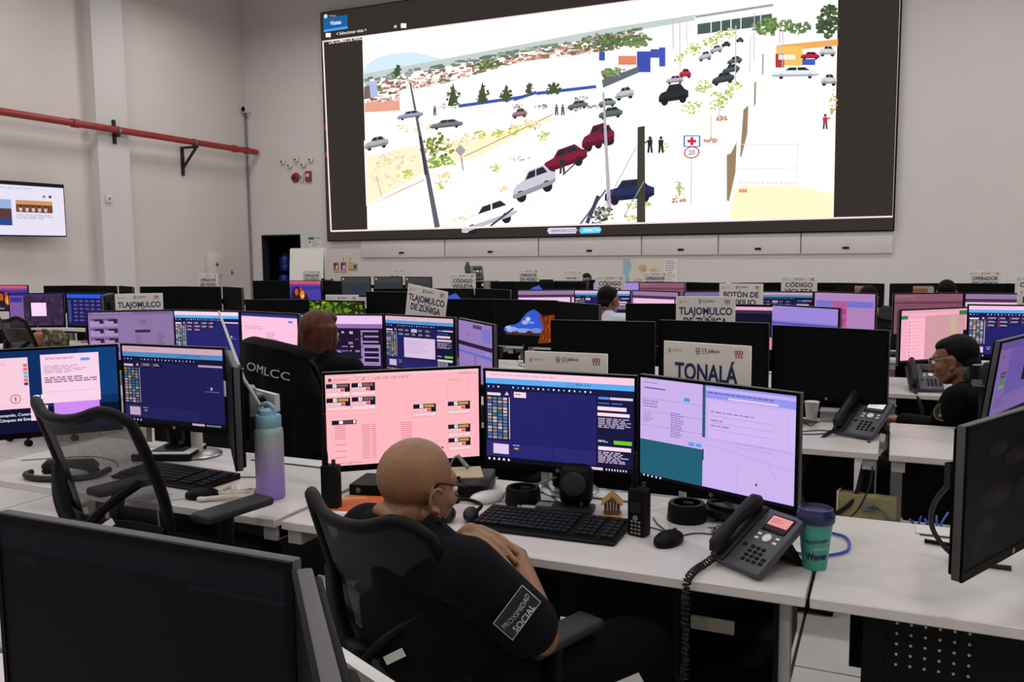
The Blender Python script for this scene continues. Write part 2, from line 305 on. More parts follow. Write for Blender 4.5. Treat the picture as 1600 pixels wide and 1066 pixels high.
LED = [
(255,254,252,'913,1211 9155,1190 9179,9534 918,9570'),
(254,248,242,'891,5675 2618,5354 4558,5123 4723,5688 3245,7326 905,8524'),
(205,226,240,'924,2749 984,2450 1211,2191 1556,2099 2013,2140 2364,2402 2640,2588 3275,2504 3274,2614 923,2846'),
(190,200,195,'927,2810 3280,2466 5727,2111 7085,2010 7086,2216 5727,2374 3278,2799 923,3111'),
('B',(0.0927,0.281),(0.6157,0.2103),0.1454,0.0523),
(255,253,252,'1694,3711 2540,3595 4142,3022 5533,2994 5533,4334 4137,4597 2623,4694 1699,4580'),
(222,160,140,'938,4054 1690,4047 1700,4512 942,4467'),
(170,185,215,'924,3139 1209,3179 1231,3815 1065,3881'),
(120,96,100,'931,3366 1048,3321 1070,3882 924,3904'),
(60,86,170,'2904,4621 4141,4480 4133,4353 2896,4489'),
(60,86,170,'3974,4555 4401,4347 4383,4224 3956,4430'),
(60,86,170,'4395,4393 5457,4336 5451,4214 4389,4267'),
(70,96,190,'5501,2995 5603,3019 5603,3329 5501,3306'),
('C',[(72,86,56),(58,72,46),(96,104,66)],0.2798,0.4223,0.013,0.0457,34,0.0041,0.0084),
(70,84,56,'2802,3574 2904,4542 2686,4502'),
('C',[(72,86,56),(58,72,46),(96,104,66)],0.3376,0.4229,0.0119,0.0404,34,0.0039,0.0083),
(70,84,56,'3379,3655 3473,4511 3274,4474'),
('C',[(72,86,56),(58,72,46),(96,104,66)],0.3828,0.4266,0.0102,0.0307,34,0.0039,0.0082),
(70,84,56,'3830,3830 3912,4483 3742,4451'),
('C',[(72,86,56),(58,72,46),(96,104,66)],0.4266,0.4153,0.0057,0.0227,34,0.0038,0.008),
(70,84,56,'4267,3830 4313,4310 4218,4292'),
('C',[(72,86,56),(58,72,46),(96,104,66)],0.4705,0.424,0.0132,0.0224,34,0.0037,0.0079),
(70,84,56,'4706,3920 4814,4407 4594,4365'),
('C',[(72,86,56),(58,72,46),(96,104,66)],0.1669,0.2844,0.0065,0.021,34,0.0044,0.0086),
(70,84,56,'1672,2547 1722,2993 1613,2969'),
('C',[(100,118,76),(130,140,88),(80,100,64)],0.5414,0.2578,0.0356,0.0305,46,0.0044,0.0096),
('C',[(100,118,76),(130,140,88),(80,100,64)],0.3493,0.3012,0.0265,0.0165,46,0.0049,0.0102),
('C',[(100,118,76),(130,140,88),(80,100,64)],0.5651,0.3839,0.0118,0.021,46,0.0044,0.0097),
(249,234,200,'938,6377 2046,6034 2178,7210 911,8424'),
(249,236,196,'2612,6112 4557,5302 4599,5381 3249,6669 2791,6896'),
(190,140,90,'923,8541 2179,7515 2172,7485 917,8510'),
(190,140,90,'2981,6653 4686,5207 4679,5171 2973,6616'),
('C',[(120,130,60),(150,150,80),(96,110,50),(190,190,110)],0.2448,0.6185,0.0339,0.059,90,0.0052,0.0107),
('C',[(150,180,70),(120,160,60)],0.2466,0.6809,0.0365,0.0242,40,0.0053,0.0108),
('C',[(200,205,100),(170,185,80),(225,220,140)],0.3299,0.5788,0.0113,0.0183,22,0.0038,0.0078),
('C',[(200,205,100),(170,185,80),(225,220,140)],0.3655,0.5795,0.011,0.0181,22,0.0037,0.0078),
('C',[(200,205,100),(170,185,80),(225,220,140)],0.3961,0.5704,0.0108,0.018,22,0.0036,0.0077),
('C',[(200,205,100),(170,185,80),(225,220,140)],0.4346,0.5583,0.0107,0.0177,22,0.0036,0.0076),
('C',[(200,205,100),(170,185,80),(225,220,140)],0.1817,0.7219,0.0122,0.0192,22,0.0041,0.0082),
('C',[(200,205,100),(170,185,80),(225,220,140)],0.2505,0.7774,0.0118,0.0189,22,0.0039,0.0081),
('C',[(200,205,100),(170,185,80),(225,220,140)],0.3604,0.7133,0.0111,0.0182,22,0.0037,0.0078),
('C',[(200,205,100),(170,185,80),(225,220,140)],0.4514,0.6015,0.0105,0.0177,22,0.0035,0.0076),
(236,226,224,'935,8547 2981,6749 2972,6709 926,8506'),
(236,226,224,'2980,6749 4728,5349 4720,5311 2972,6709'),
(236,226,224,'2591,9488 4559,6852 4549,6817 2579,9451'),
(236,226,224,'3952,9555 5301,6499 5288,6470 3938,9526'),
(236,226,224,'4558,5502 5575,5318 5572,5279 4555,5461'),
('C',[(244,224,186),(238,214,170),(226,206,160),(250,238,214)],0.1351,0.7119,0.0359,0.061,40,0.0055,0.0111),
('C',[(244,224,186),(238,214,170),(226,206,160),(250,238,214)],0.1555,0.6553,0.0409,0.0329,40,0.0055,0.0109),
('C',[(244,224,186),(238,214,170),(226,206,160),(250,238,214)],0.2006,0.5257,0.0529,0.0162,26,0.0053,0.0108),
('C',[(244,224,186),(238,214,170),(226,206,160),(250,238,214)],0.289,0.5962,0.0331,0.0265,30,0.0052,0.0106),
('C',[(244,224,186),(238,214,170),(226,206,160),(250,238,214)],0.4134,0.5458,0.0333,0.0127,20,0.0048,0.0102),
('C',[(244,224,186),(238,214,170),(226,206,160),(250,238,214)],0.2601,0.7447,0.0183,0.0269,20,0.0053,0.0108),
('C',[(244,224,186),(238,214,170),(226,206,160),(250,238,214)],0.3051,0.9207,0.0331,0.0134,20,0.0051,0.0107),
('C',[(244,224,186),(238,214,170),(226,206,160),(250,238,214)],0.3776,0.8035,0.0123,0.0105,14,0.0049,0.0105),
('C',[(250,246,232),(248,240,220),(252,244,240)],0.8116,0.8886,0.0382,0.0372,40,0.0038,0.0093),
('C',[(250,246,232),(248,240,220),(252,244,240)],0.7459,0.6847,0.0199,0.1408,30,0.004,0.0093),
('C',[(250,246,232),(248,240,220),(252,244,240)],0.8376,0.9172,0.0376,0.0231,30,0.0038,0.0093),
('C',[(250,246,232),(248,240,220),(252,244,240)],0.8882,0.9295,0.0183,0.0182,24,0.0036,0.0091),
('C',[(222,196,190),(200,170,160),(232,214,208)],0.2213,0.3481,0.0392,0.0159,26,0.0039,0.008),
('C',[(222,196,190),(200,170,160),(232,214,208)],0.1387,0.3991,0.0356,0.0136,18,0.0042,0.0081),
('C',[(222,196,190),(200,170,160),(232,214,208)],0.2625,0.4505,0.0283,0.0106,16,0.0039,0.0079),
('C',[(222,196,190),(200,170,160),(232,214,208)],0.4042,0.6861,0.0217,0.0078,12,0.0037,0.0078),
('C',[(150,146,150),(190,184,186),(110,112,118),(214,206,206)],0.405,0.4762,0.0132,0.0102,16,0.0036,0.0077),
('C',[(150,146,150),(190,184,186),(110,112,118),(214,206,206)],0.5174,0.4701,0.0124,0.0099,16,0.0034,0.0074),
('C',[(150,146,150),(190,184,186),(110,112,118),(214,206,206)],0.5415,0.5008,0.0122,0.0099,16,0.0033,0.0074),
('C',[(150,146,150),(190,184,186),(110,112,118),(214,206,206)],0.5053,0.5031,0.0124,0.01,16,0.0034,0.0075),
('C',[(150,146,150),(190,184,186),(110,112,118),(214,206,206)],0.4475,0.4839,0.0129,0.0101,16,0.0035,0.0075),
(92,92,104,'1912,3407 2378,9558 2489,9521 1945,3401'),
(60,60,70,'2081,5662 2192,7319 2258,7304 2133,5653'),
(120,120,140,'1154,7200 1258,8184 1269,8180 1165,7196'),
(160,160,165,'2926,6128 3034,6378 2931,6629 2814,6349'),
(120,120,120,'2930,6632 2963,7203 2983,7200 2951,6628'),
(176,170,168,'903,5885 944,5785 1037,5724 1092,5557 1287,5509 1363,5655 1427,5703 1425,5868 1373,5932 941,6043 902,6014'),
(40,42,50,'1058,5718 1104,5584 1183,5565 1181,5693'),
(40,42,50,'1194,5690 1196,5562 1274,5543 1329,5664'),
('E',(34,34,38),0.1007,0.6013,0.005,0.0113),
('E',(34,34,38),0.1326,0.5931,0.0049,0.0113),
(132,127,126,'903,5950 1425,5817 1425,5868 1373,5920 941,6030 902,6009'),
(150,156,176,'1643,4794 1685,4731 1780,4694 1835,4589 2037,4564 2117,4660 2183,4692 2182,4797 2128,4836 1683,4895 1642,4876'),
(40,42,50,'1802,4691 1849,4607 1930,4597 1929,4678'),
(40,42,50,'1942,4677 1943,4595 2024,4585 2082,4664'),
('E',(34,34,38),0.1751,0.4878,0.0031,0.0072),
('E',(34,34,38),0.208,0.4835,0.0031,0.0071),
(112,117,132,'1643,4835 2182,4765 2182,4797 2128,4828 1683,4887 1642,4872'),
(120,118,128,'2324,5279 2375,5214 2491,5182 2559,5071 2805,5062 2902,5174 2982,5215 2982,5331 2916,5369 2373,5394 2323,5370'),
(40,42,50,'2518,5181 2575,5092 2674,5088 2673,5178'),
(40,42,50,'2689,5177 2690,5088 2788,5084 2859,5176'),
('E',(34,34,38),0.2456,0.5382,0.0034,0.0079),
('E',(34,34,38),0.2858,0.5363,0.0033,0.0079),
(90,88,96,'2324,5324 2982,5295 2982,5331 2917,5360 2373,5385 2323,5366'),
(150,120,116,'3928,5076 3950,5013 4000,4979 4029,4872 4135,4857 4177,4963 4212,5001 4212,5113 4183,5151 3949,5186 3928,5163'),
(40,42,50,'4011,4978 4036,4892 4078,4886 4078,4972'),
(40,42,50,'4085,4971 4086,4885 4128,4879 4159,4966'),
('E',(34,34,38),0.3985,0.5172,0.0031,0.0076),
('E',(34,34,38),0.4158,0.5146,0.0031,0.0076),
(112,90,87,'3928,5120 4212,5078 4212,5113 4183,5143 3949,5177 3928,5159'),
(110,112,110,'4951,4956 4978,4896 5042,4863 5079,4763 5216,4744 5270,4839 5315,4872 5315,4974 5279,5011 4978,5056 4951,5036'),
(40,42,50,'5057,4861 5088,4781 5143,4773 5143,4852'),
(40,42,50,'5152,4851 5152,4772 5206,4764 5246,4842'),
('E',(34,34,38),0.5024,0.5041,0.0028,0.007),
('E',(34,34,38),0.5246,0.5008,0.0028,0.007),
(82,84,82,'4951,4996 5315,4943 5315,4974 5279,5003 4978,5048 4951,5033'),
(120,34,56,'5202,6343 5243,6166 5339,6051 5393,5760 5596,5658 5677,5901 5743,5976 5744,6260 5690,6375 5243,6609 5202,6564'),
(40,42,50,'5361,6040 5407,5806 5488,5765 5488,5984'),
(40,42,50,'5502,5977 5502,5758 5583,5717 5642,5919'),
('E',(34,34,38),0.5312,0.6551,0.0076,0.0195),
('E',(34,34,38),0.5642,0.6379,0.0075,0.0192),
(90,25,42,'5202,6453 5744,6173 5744,6260 5690,6353 5243,6587 5202,6556'),
(122,32,56,'4485,7254 4548,7061 4692,6905 4774,6595 5076,6406 5196,6608 5295,6652 5295,6929 5215,7065 4547,7497 4485,7472'),
(40,42,50,'4724,6885 4794,6634 4916,6558 4915,6773'),
(40,42,50,'4936,6760 4936,6545 5056,6470 5144,6641'),
('E',(34,34,38),0.465,0.7409,0.0076,0.0192),
('E',(34,34,38),0.5144,0.709,0.0074,0.0189),
(91,24,42,'4485,7363 5295,6844 5295,6929 5215,7044 4547,7476 4485,7463'),
(196,196,206,'3937,8172 3999,7934 4141,7746 4222,7361 4519,7140 4635,7401 4732,7461 4732,7808 4654,7975 3997,8481 3936,8446'),
(40,42,50,'4173,7722 4242,7411 4361,7322 4360,7592'),
(40,42,50,'4380,7577 4381,7307 4499,7219 4585,7439'),
('E',(34,34,38),0.4098,0.8376,0.0097,0.024),
('E',(34,34,38),0.4583,0.8002,0.0094,0.0237),
(147,147,154,'3937,8309 4732,7701 4732,7808 4654,7948 3997,8454 3936,8435'),
(242,244,250,'2934,9511 3019,9274 3212,9068 3323,8689 3726,8423 3883,8646 4014,8684 4013,9010 3907,9183 3015,9792 2932,9771'),
(40,42,50,'3255,9039 3350,8732 3512,8625 3510,8879'),
(40,42,50,'3537,8861 3539,8607 3699,8502 3814,8692'),
('E',(34,34,38),0.3153,0.9672,0.0094,0.0227),
('E',(34,34,38),0.3812,0.9222,0.009,0.0223),
(181,183,187,'2933,9641 4013,8910 4013,9010 3907,9157 3015,9766 2932,9760'),
(60,62,80,'3514,9569 3959,8873 3937,8809 3491,9504'),
(40,40,44,'4873,7613 5222,6937 5206,6899 4857,7574'),
(44,44,52,'4802,6983 4905,6995 4895,7248 4811,7238'),
(60,56,60,'4814,7221 4801,7531 4840,7543 4853,7233'),
(60,56,60,'4853,7235 4872,7548 4911,7541 4892,7228'),
('E',(70,50,44),0.4854,0.6904,0.0029,0.0071),
(90,90,98,'4714,4897 4777,4908 4771,5060 4719,5051'),
(40,40,46,'4721,5040 4713,5226 4737,5235 4745,5049'),
(40,40,46,'4745,5050 4757,5239 4780,5237 4768,5047'),
('E',(70,50,44),0.4745,0.4851,0.0018,0.0043),
(90,90,98,'4825,4917 4888,4928 4882,5079 4831,5070'),
(40,40,46,'4833,5060 4825,5245 4848,5254 4856,5069'),
(40,40,46,'4856,5070 4868,5258 4891,5256 4880,5067'),
('E',(70,50,44),0.4857,0.4872,0.0017,0.0042),
(90,90,92,'2393,4541 2456,4553 2449,4695 2397,4686'),
(40,40,46,'2400,4676 2390,4850 2414,4859 2423,4685'),
(40,40,46,'2423,4686 2434,4863 2457,4861 2447,4683'),
('E',(70,50,44),0.2425,0.4499,0.0017,0.004),
(60,78,170,'6135,3102 6359,3155 6361,3920 6136,3871'),
(66,84,180,'6358,3074 6500,3108 6501,3424 6359,3392'),
(66,84,180,'6499,3044 6599,3069 6602,3764 6502,3742'),
(220,130,100,'5825,3194 6127,3265 6128,3594 5825,3527'),
(66,84,170,'5509,2962 5593,2982 5594,3307 5509,3288'),
(96,104,112,'5552,4044 6177,3669 6178,3899 5573,4347'),
('C',[(110,130,90),(140,155,110)],0.5763,0.3763,0.0173,0.0217,26,0.0043,0.0096),
('C',[(96,116,78),(120,138,90),(84,100,66)],0.5677,0.266,0.0282,0.0265,60,0.0055,0.0121),
('C',[(96,116,78),(120,138,90)],0.6134,0.2719,0.0232,0.0237,50,0.0053,0.0118),
(248,246,244,'7047,2043 8240,1946 8595,1881 8600,2387 8244,2373 7087,2425'),
(150,160,165,'7066,2049 8240,1963 8241,2049 7066,2137'),
(70,92,88,'7106,2360 8225,2299 8235,2695 7108,2731'),
(235,240,240,'7309,2251 7311,2704 7327,2708 7324,2256'),
(235,240,240,'7460,2247 7463,2708 7479,2712 7476,2251'),
(235,240,240,'7611,2243 7614,2712 7630,2716 7626,2247'),
(235,240,240,'7760,2239 7763,2717 7779,2721 7775,2243'),
(235,240,240,'8054,2231 8058,2725 8073,2729 8069,2235'),
('C',[(80,110,60),(100,130,72),(120,146,84)],0.8247,0.2732,0.0316,0.0311,90,0.0047,0.0111),
('C',[(84,110,70),(110,130,84)],0.864,0.292,0.0146,0.0198,36,0.0037,0.0088),
('C',[(66,84,58),(84,100,66),(58,74,54)],0.9015,0.2793,0.0151,0.0566,110,0.0044,0.0109),
(244,240,238,'8624,3085 8974,3175 8977,3427 8627,3339'),
(232,166,88,'8307,3414 8959,3422 9172,3417 9175,3642 8683,3632 8309,3628'),
(236,190,96,'8296,3454 8682,3548 8688,4202 8302,4116'),
(170,60,50,'8291,3710 8417,3740 8422,4211 8295,4183'),
(240,230,220,'8335,3746 8578,3803 8580,3974 8336,3918'),
(60,90,190,'8679,3979 8862,4021 8864,4224 8681,4184'),
(180,40,56,'8657,3868 8676,3828 8723,3820 8749,3750 8849,3774 8890,3865 8923,3905 8924,3987 8898,4006 8678,3956 8657,3932'),
(40,42,50,'8734,3822 8756,3767 8796,3776 8797,3840'),
(40,42,50,'8803,3841 8803,3778 8842,3787 8872,3861'),
('E',(34,34,38),0.8711,0.3957,0.002,0.0056),
('E',(34,34,38),0.8874,0.3994,0.002,0.0056),
(135,30,42,'8657,3900 8924,3962 8924,3987 8898,4000 8678,3949 8657,3929'),
(206,208,206,'8918,3774 8935,3716 8974,3699 8996,3599 9082,3620 9117,3742 9146,3793 9147,3907 9125,3937 8937,3893 8919,3863'),
(40,42,50,'8984,3702 9002,3621 9036,3630 9037,3718'),
(40,42,50,'9043,3719 9042,3631 9076,3639 9102,3739'),
('E',(34,34,38),0.8965,0.3891,0.0028,0.0078),
('E',(34,34,38),0.9104,0.3924,0.0028,0.0077),
(154,156,154,'8919,3818 9147,3872 9147,3907 9125,3929 8937,3884 8919,3859'),
(226,228,232,'8243,4380 8294,4320 8414,4310 8481,4204 8734,4247 8835,4392 8918,4454 8920,4581 8854,4609 8296,4518 8244,4480'),
(40,42,50,'8441,4315 8498,4230 8599,4248 8600,4346'),
(40,42,50,'8617,4349 8616,4251 8717,4268 8792,4384'),
('E',(34,34,38),0.8381,0.4522,0.0032,0.0087),
('E',(34,34,38),0.8794,0.459,0.003,0.0086),
(169,171,174,'8243,4430 8919,4542 8920,4581 8854,4600 8296,4508 8244,4476'),
(206,200,198,'8949,4753 8965,4688 9004,4667 9025,4555 9108,4573 9142,4706 9170,4760 9172,4886 9150,4920 8968,4883 8951,4850'),
(40,42,50,'9013,4669 9031,4580 9064,4587 9065,4684'),
(40,42,50,'9071,4685 9069,4588 9103,4595 9128,4703'),
('E',(34,34,38),0.8995,0.4879,0.0031,0.0086),
('E',(34,34,38),0.913,0.4906,0.003,0.0086),
(154,150,148,'8950,4801 9171,4847 9172,4886 9150,4910 8967,4873 8950,4846'),
(40,46,84,'5598,8426 5662,8264 5811,8178 5895,7906 6208,7867 6333,8131 6436,8225 6437,8505 6355,8603 5662,8703 5598,8647'),
(40,42,50,'5845,8174 5916,7955 6042,7940 6042,8157'),
(40,42,50,'6063,8154 6063,7937 6188,7921 6279,8138'),
('E',(34,34,38),0.5769,0.8666,0.0074,0.0193),
('E',(34,34,38),0.6281,0.8592,0.0072,0.019),
(30,34,63,'5598,8536 6436,8419 6437,8505 6355,8581 5662,8681 5598,8638'),
(44,46,52,'6498,4858 6533,4731 6617,4667 6665,4453 6843,4429 6915,4642 6974,4718 6975,4941 6929,5017 6535,5078 6498,5032'),
(40,42,50,'6637,4665 6677,4493 6748,4483 6749,4655'),
(40,42,50,'6761,4653 6760,4482 6831,4472 6884,4646'),
('E',(34,34,38),0.6595,0.5052,0.0058,0.0152),
('E',(34,34,38),0.6886,0.5006,0.0057,0.0152),
(33,34,39,'6498,4945 6975,4872 6975,4941 6928,5000 6535,5061 6498,5025'),
(70,74,80,'7341,4445 7366,4367 7426,4321 7460,4190 7587,4158 7639,4277 7682,4317 7682,4448 7649,4498 7368,4571 7342,4547'),
(40,42,50,'7440,4318 7468,4212 7520,4200 7520,4301'),
(40,42,50,'7529,4299 7528,4198 7579,4185 7617,4283'),
('E',(34,34,38),0.7411,0.455,0.0033,0.009),
('E',(34,34,38),0.7618,0.4496,0.0033,0.0089),
(52,55,60,'7341,4496 7682,4408 7682,4448 7649,4488 7368,4561 7342,4543'),
(80,86,92,'7499,4129 7519,4069 7565,4033 7591,3932 7689,3908 7729,4001 7762,4032 7763,4135 7737,4173 7520,4227 7500,4209'),
(40,42,50,'7575,4031 7597,3949 7637,3940 7637,4019'),
(40,42,50,'7644,4017 7643,3938 7683,3928 7712,4005'),
('E',(34,34,38),0.7553,0.4211,0.0026,0.007),
('E',(34,34,38),0.7713,0.4171,0.0026,0.0069),
(60,64,69,'7499,4169 7762,4103 7763,4135 7737,4165 7520,4219 7500,4205'),
(90,100,96,'7573,3826 7589,3776 7629,3747 7651,3662 7735,3643 7769,3720 7797,3746 7798,3831 7776,3863 7590,3908 7573,3892'),
(40,42,50,'7638,3745 7656,3677 7690,3669 7691,3735'),
(40,42,50,'7696,3733 7696,3668 7729,3660 7754,3723'),
('E',(34,34,38),0.7619,0.3894,0.0021,0.0058),
('E',(34,34,38),0.7755,0.3861,0.0022,0.0058),
(67,75,72,'7573,3859 7797,3805 7798,3831 7775,3856 7590,3901 7573,3889'),
(190,192,200,'7128,3561 7143,3501 7178,3469 7197,3369 7272,3352 7303,3449 7328,3483 7328,3587 7309,3623 7144,3661 7128,3641'),
(40,42,50,'7186,3467 7202,3387 7232,3380 7233,3460'),
(40,42,50,'7238,3459 7237,3379 7267,3372 7290,3452'),
('E',(34,34,38),0.7169,0.3647,0.0026,0.0071),
('E',(34,34,38),0.7291,0.3619,0.0026,0.007),
(142,144,150,'7128,3601 7328,3555 7328,3587 7309,3615 7144,3653 7128,3637'),
(176,180,190,'7304,3358 7318,3309 7351,3282 7370,3198 7441,3182 7470,3262 7494,3290 7494,3375 7476,3406 7319,3441 7304,3425'),
(40,42,50,'7359,3280 7375,3213 7403,3207 7404,3273'),
(40,42,50,'7408,3272 7408,3206 7436,3199 7458,3265'),
('E',(34,34,38),0.7343,0.3429,0.0021,0.0059),
('E',(34,34,38),0.7459,0.3403,0.0021,0.0058),
(132,135,142,'7304,3392 7494,3349 7494,3375 7476,3399 7319,3435 7304,3422'),
(196,50,70,'6826,4073 6840,4019 6873,4002 6891,3909 6962,3924 6990,4035 7014,4081 7015,4186 6996,4214 6840,4181 6826,4154'),
(40,42,50,'6880,4003 6896,3929 6924,3936 6925,4016'),
(40,42,50,'6929,4017 6929,3937 6957,3943 6978,4033'),
('E',(34,34,38),0.6864,0.4178,0.0027,0.0071),
('E',(34,34,38),0.6979,0.4202,0.0027,0.0071),
(147,37,52,'6826,4113 7014,4153 7015,4186 6996,4206 6840,4173 6826,4150'),
(190,170,186,'6616,4293 6637,4242 6686,4219 6713,4132 6817,4130 6859,4223 6894,4259 6894,4352 6867,4382 6637,4387 6616,4366'),
(40,42,50,'6697,4219 6720,4149 6762,4149 6762,4221'),
(40,42,50,'6769,4221 6769,4148 6810,4148 6841,4224'),
('E',(34,34,38),0.6672,0.4379,0.0024,0.0064),
('E',(34,34,38),0.6842,0.4375,0.0024,0.0064),
(142,127,139,'6616,4329 6894,4324 6894,4352 6866,4375 6637,4380 6616,4363'),
(186,192,196,'5772,4666 5796,4582 5852,4535 5883,4393 6002,4364 6049,4497 6089,4542 6089,4686 6058,4739 5796,4805 5772,4778'),
(40,42,50,'5864,4531 5891,4418 5939,4406 5939,4517'),
(40,42,50,'5947,4515 5947,4404 5994,4393 6029,4502'),
('E',(34,34,38),0.5836,0.4784,0.0038,0.0098),
('E',(34,34,38),0.6029,0.4735,0.0038,0.0097),
(139,144,147,'5772,4722 6089,4642 6089,4686 6058,4728 5796,4794 5772,4774'),
(96,106,104,'5497,5361 5528,5283 5599,5241 5640,5111 5792,5087 5853,5211 5903,5255 5903,5388 5863,5436 5528,5490 5497,5464'),
(40,42,50,'5616,5238 5650,5134 5711,5124 5711,5227'),
(40,42,50,'5721,5226 5721,5123 5782,5114 5827,5216'),
('E',(34,34,38),0.5579,0.5472,0.0036,0.0091),
('E',(34,34,38),0.5827,0.5431,0.0035,0.0091),
(72,79,78,'5497,5412 5903,5347 5903,5388 5863,5425 5528,5480 5497,5460'),
(130,134,134,'5488,4924 5511,4867 5563,4841 5593,4745 5704,4741 5748,4843 5785,4881 5785,4984 5756,5017 5511,5027 5488,5004'),
(40,42,50,'5575,4841 5600,4763 5645,4762 5645,4842'),
(40,42,50,'5652,4841 5652,4762 5696,4760 5729,4843'),
('E',(34,34,38),0.5548,0.5017,0.0028,0.0071),
('E',(34,34,38),0.5729,0.501,0.0027,0.007),
(97,100,100,'5488,4964 5785,4952 5785,4984 5756,5009 5511,5019 5488,5001'),
(80,70,74,'7703,3083 7711,3055 7731,3047 7741,2997 7783,3008 7800,3069 7814,3094 7815,3150 7804,3165 7712,3142 7703,3127'),
(40,42,50,'7735,3048 7744,3008 7761,3013 7761,3056'),
(40,42,50,'7764,3057 7764,3013 7781,3018 7793,3067'),
('E',(34,34,38),0.7726,0.3141,0.0014,0.0039),
('E',(34,34,38),0.7794,0.3158,0.0014,0.0038),
(60,52,55,'7703,3105 7815,3133 7815,3150 7804,3161 7712,3138 7703,3125'),
(122,32,56,'5424,6292 5450,6146 5510,6058 5544,5814 5672,5749 5723,5968 5766,6041 5766,6285 5732,6378 5450,6526 5424,6482'),
(40,42,50,'5524,6051 5553,5855 5604,5829 5604,6018'),
(40,42,50,'5613,6013 5613,5825 5664,5799 5701,5979'),
('E',(34,34,38),0.5493,0.6484,0.0065,0.0168),
('E',(34,34,38),0.5702,0.6375,0.0064,0.0166),
(91,24,42,'5424,6387 5766,6210 5766,6285 5732,6359 5450,6507 5424,6475'),
(60,64,66,'7482,3194 7492,3160 7516,3146 7529,3088 7580,3089 7600,3152 7617,3176 7618,3239 7604,3258 7492,3257 7482,3242'),
(40,42,50,'7521,3146 7532,3100 7553,3100 7553,3148'),
(40,42,50,'7556,3148 7556,3100 7576,3101 7592,3152'),
('E',(34,34,38),0.7509,0.3252,0.0016,0.0043),
('E',(34,34,38),0.7592,0.3253,0.0016,0.0042),
(45,48,49,'7482,3218 7618,3220 7618,3239 7604,3253 7492,3252 7482,3240'),
(190,180,196,'6706,2039 6719,3161 6735,3164 6723,2043'),
(190,180,196,'6818,2158 6830,3949 6844,3952 6832,2162'),
(190,180,196,'6925,2187 6937,3079 6949,3082 6937,2190'),
(190,180,196,'7687,2566 7693,4533 7711,4537 7704,2571'),
(190,180,196,'7963,2209 7965,3849 7979,3853 7977,2214'),
(190,180,196,'8064,2238 8069,2839 8078,2842 8073,2240'),
(190,180,196,'8328,2583 8342,3354 8357,3357 8343,2587'),
(190,180,196,'8384,2836 8389,4247 8404,4251 8399,2840'),
(190,180,196,'7908,2970 7910,4272 7922,4275 7919,2973'),
('E',(235,235,235),0.8335,0.2585,0.0024,0.0067),
('E',(235,235,235),0.8391,0.2855,0.0024,0.0067),
('C',[(186,196,96),(206,210,130),(160,176,80)],0.7196,0.4608,0.014,0.021,34,0.003,0.007),
('C',[(186,196,96),(206,210,130),(160,176,80)],0.7505,0.5025,0.0177,0.0208,40,0.003,0.0069),
('C',[(186,196,96),(206,210,130),(160,176,80)],0.7673,0.4705,0.0117,0.0137,20,0.0029,0.0068),
('C',[(186,196,96),(206,210,130),(160,176,80)],0.7032,0.534,0.0173,0.0234,34,0.0031,0.007),
('C',[(186,196,96),(206,210,130),(160,176,80)],0.745,0.5326,0.0138,0.0185,26,0.003,0.0069),
('C',[(186,196,96),(206,210,130),(160,176,80)],0.7053,0.3241,0.0141,0.0208,30,0.003,0.0069),
('C',[(186,196,96),(206,210,130),(160,176,80)],0.7321,0.3041,0.0119,0.0183,26,0.003,0.0069),
('C',[(186,196,96),(206,210,130),(160,176,80)],0.7547,0.2835,0.0157,0.0182,26,0.003,0.0068),
('C',[(186,196,96),(206,210,130),(160,176,80)],0.6819,0.3498,0.0082,0.0163,14,0.0031,0.007),
('C',[(186,196,96),(206,210,130),(160,176,80)],0.6841,0.8324,0.0093,0.0385,22,0.0031,0.0072),
('C',[(186,196,96),(206,210,130),(160,176,80)],0.6593,0.6728,0.0084,0.0192,16,0.0032,0.0072),
('C',[(186,196,96),(206,210,130),(160,176,80)],0.619,0.883,0.0215,0.0196,30,0.0032,0.0073),
('C',[(186,196,96),(206,210,130),(160,176,80)],0.6024,0.9339,0.0152,0.0149,16,0.0033,0.0075),
('C',[(186,196,96),(206,210,130),(160,176,80)],0.9108,0.9051,0.0072,0.0406,30,0.0027,0.0067),
('C',[(190,130,110),(210,160,140)],0.7491,0.5849,0.0119,0.0093,18,0.003,0.007),
('C',[(190,130,110),(210,160,140)],0.7342,0.6579,0.012,0.0093,18,0.003,0.007),
('C',[(190,130,110),(210,160,140)],0.6842,0.874,0.0125,0.0097,18,0.0032,0.0072),
(190,160,150,'7444,5236 7456,5844 7466,5845 7454,5237'),
(190,160,150,'7332,5662 7337,6560 7347,6561 7342,5663'),
(190,160,150,'6828,8047 6838,8602 6861,8602 6851,8047'),
(176,168,182,'5560,4515 5648,8985 5720,8981 5595,4518'),
(66,60,54,'6154,5923 6273,5896 6291,9545 6150,9537'),
(110,100,100,'6139,6661 5594,8876 5602,8886 6147,6672'),
(150,150,160,'6264,7981 5933,9278 5946,9296 6277,8000'),
(60,60,60,'6190,6675 6403,6399 6391,6356 6179,6632'),
(40,42,46,'6316,6422 6405,6435 6397,6659 6325,6649'),
(30,30,34,'6328,6633 6318,6908 6351,6919 6361,6645'),
(30,30,34,'6361,6646 6379,6925 6412,6919 6394,6641'),
('E',(70,50,44),0.636,0.6353,0.0025,0.0063),
(40,42,46,'6496,6448 6583,6460 6576,6683 6505,6674'),
(30,30,34,'6507,6658 6497,6932 6530,6943 6540,6669'),
(30,30,34,'6540,6671 6558,6948 6590,6942 6573,6666'),
('E',(70,50,44),0.6539,0.6379,0.0025,0.0063),
(200,44,60,'8988,6027 9057,6038 9053,6229 8996,6219'),
(80,56,60,'8998,6206 8992,6439 9018,6449 9024,6216'),
(80,56,60,'9025,6218 9040,6454 9066,6450 9050,6213'),
('E',(70,50,44),0.9022,0.5969,0.0019,0.0053),
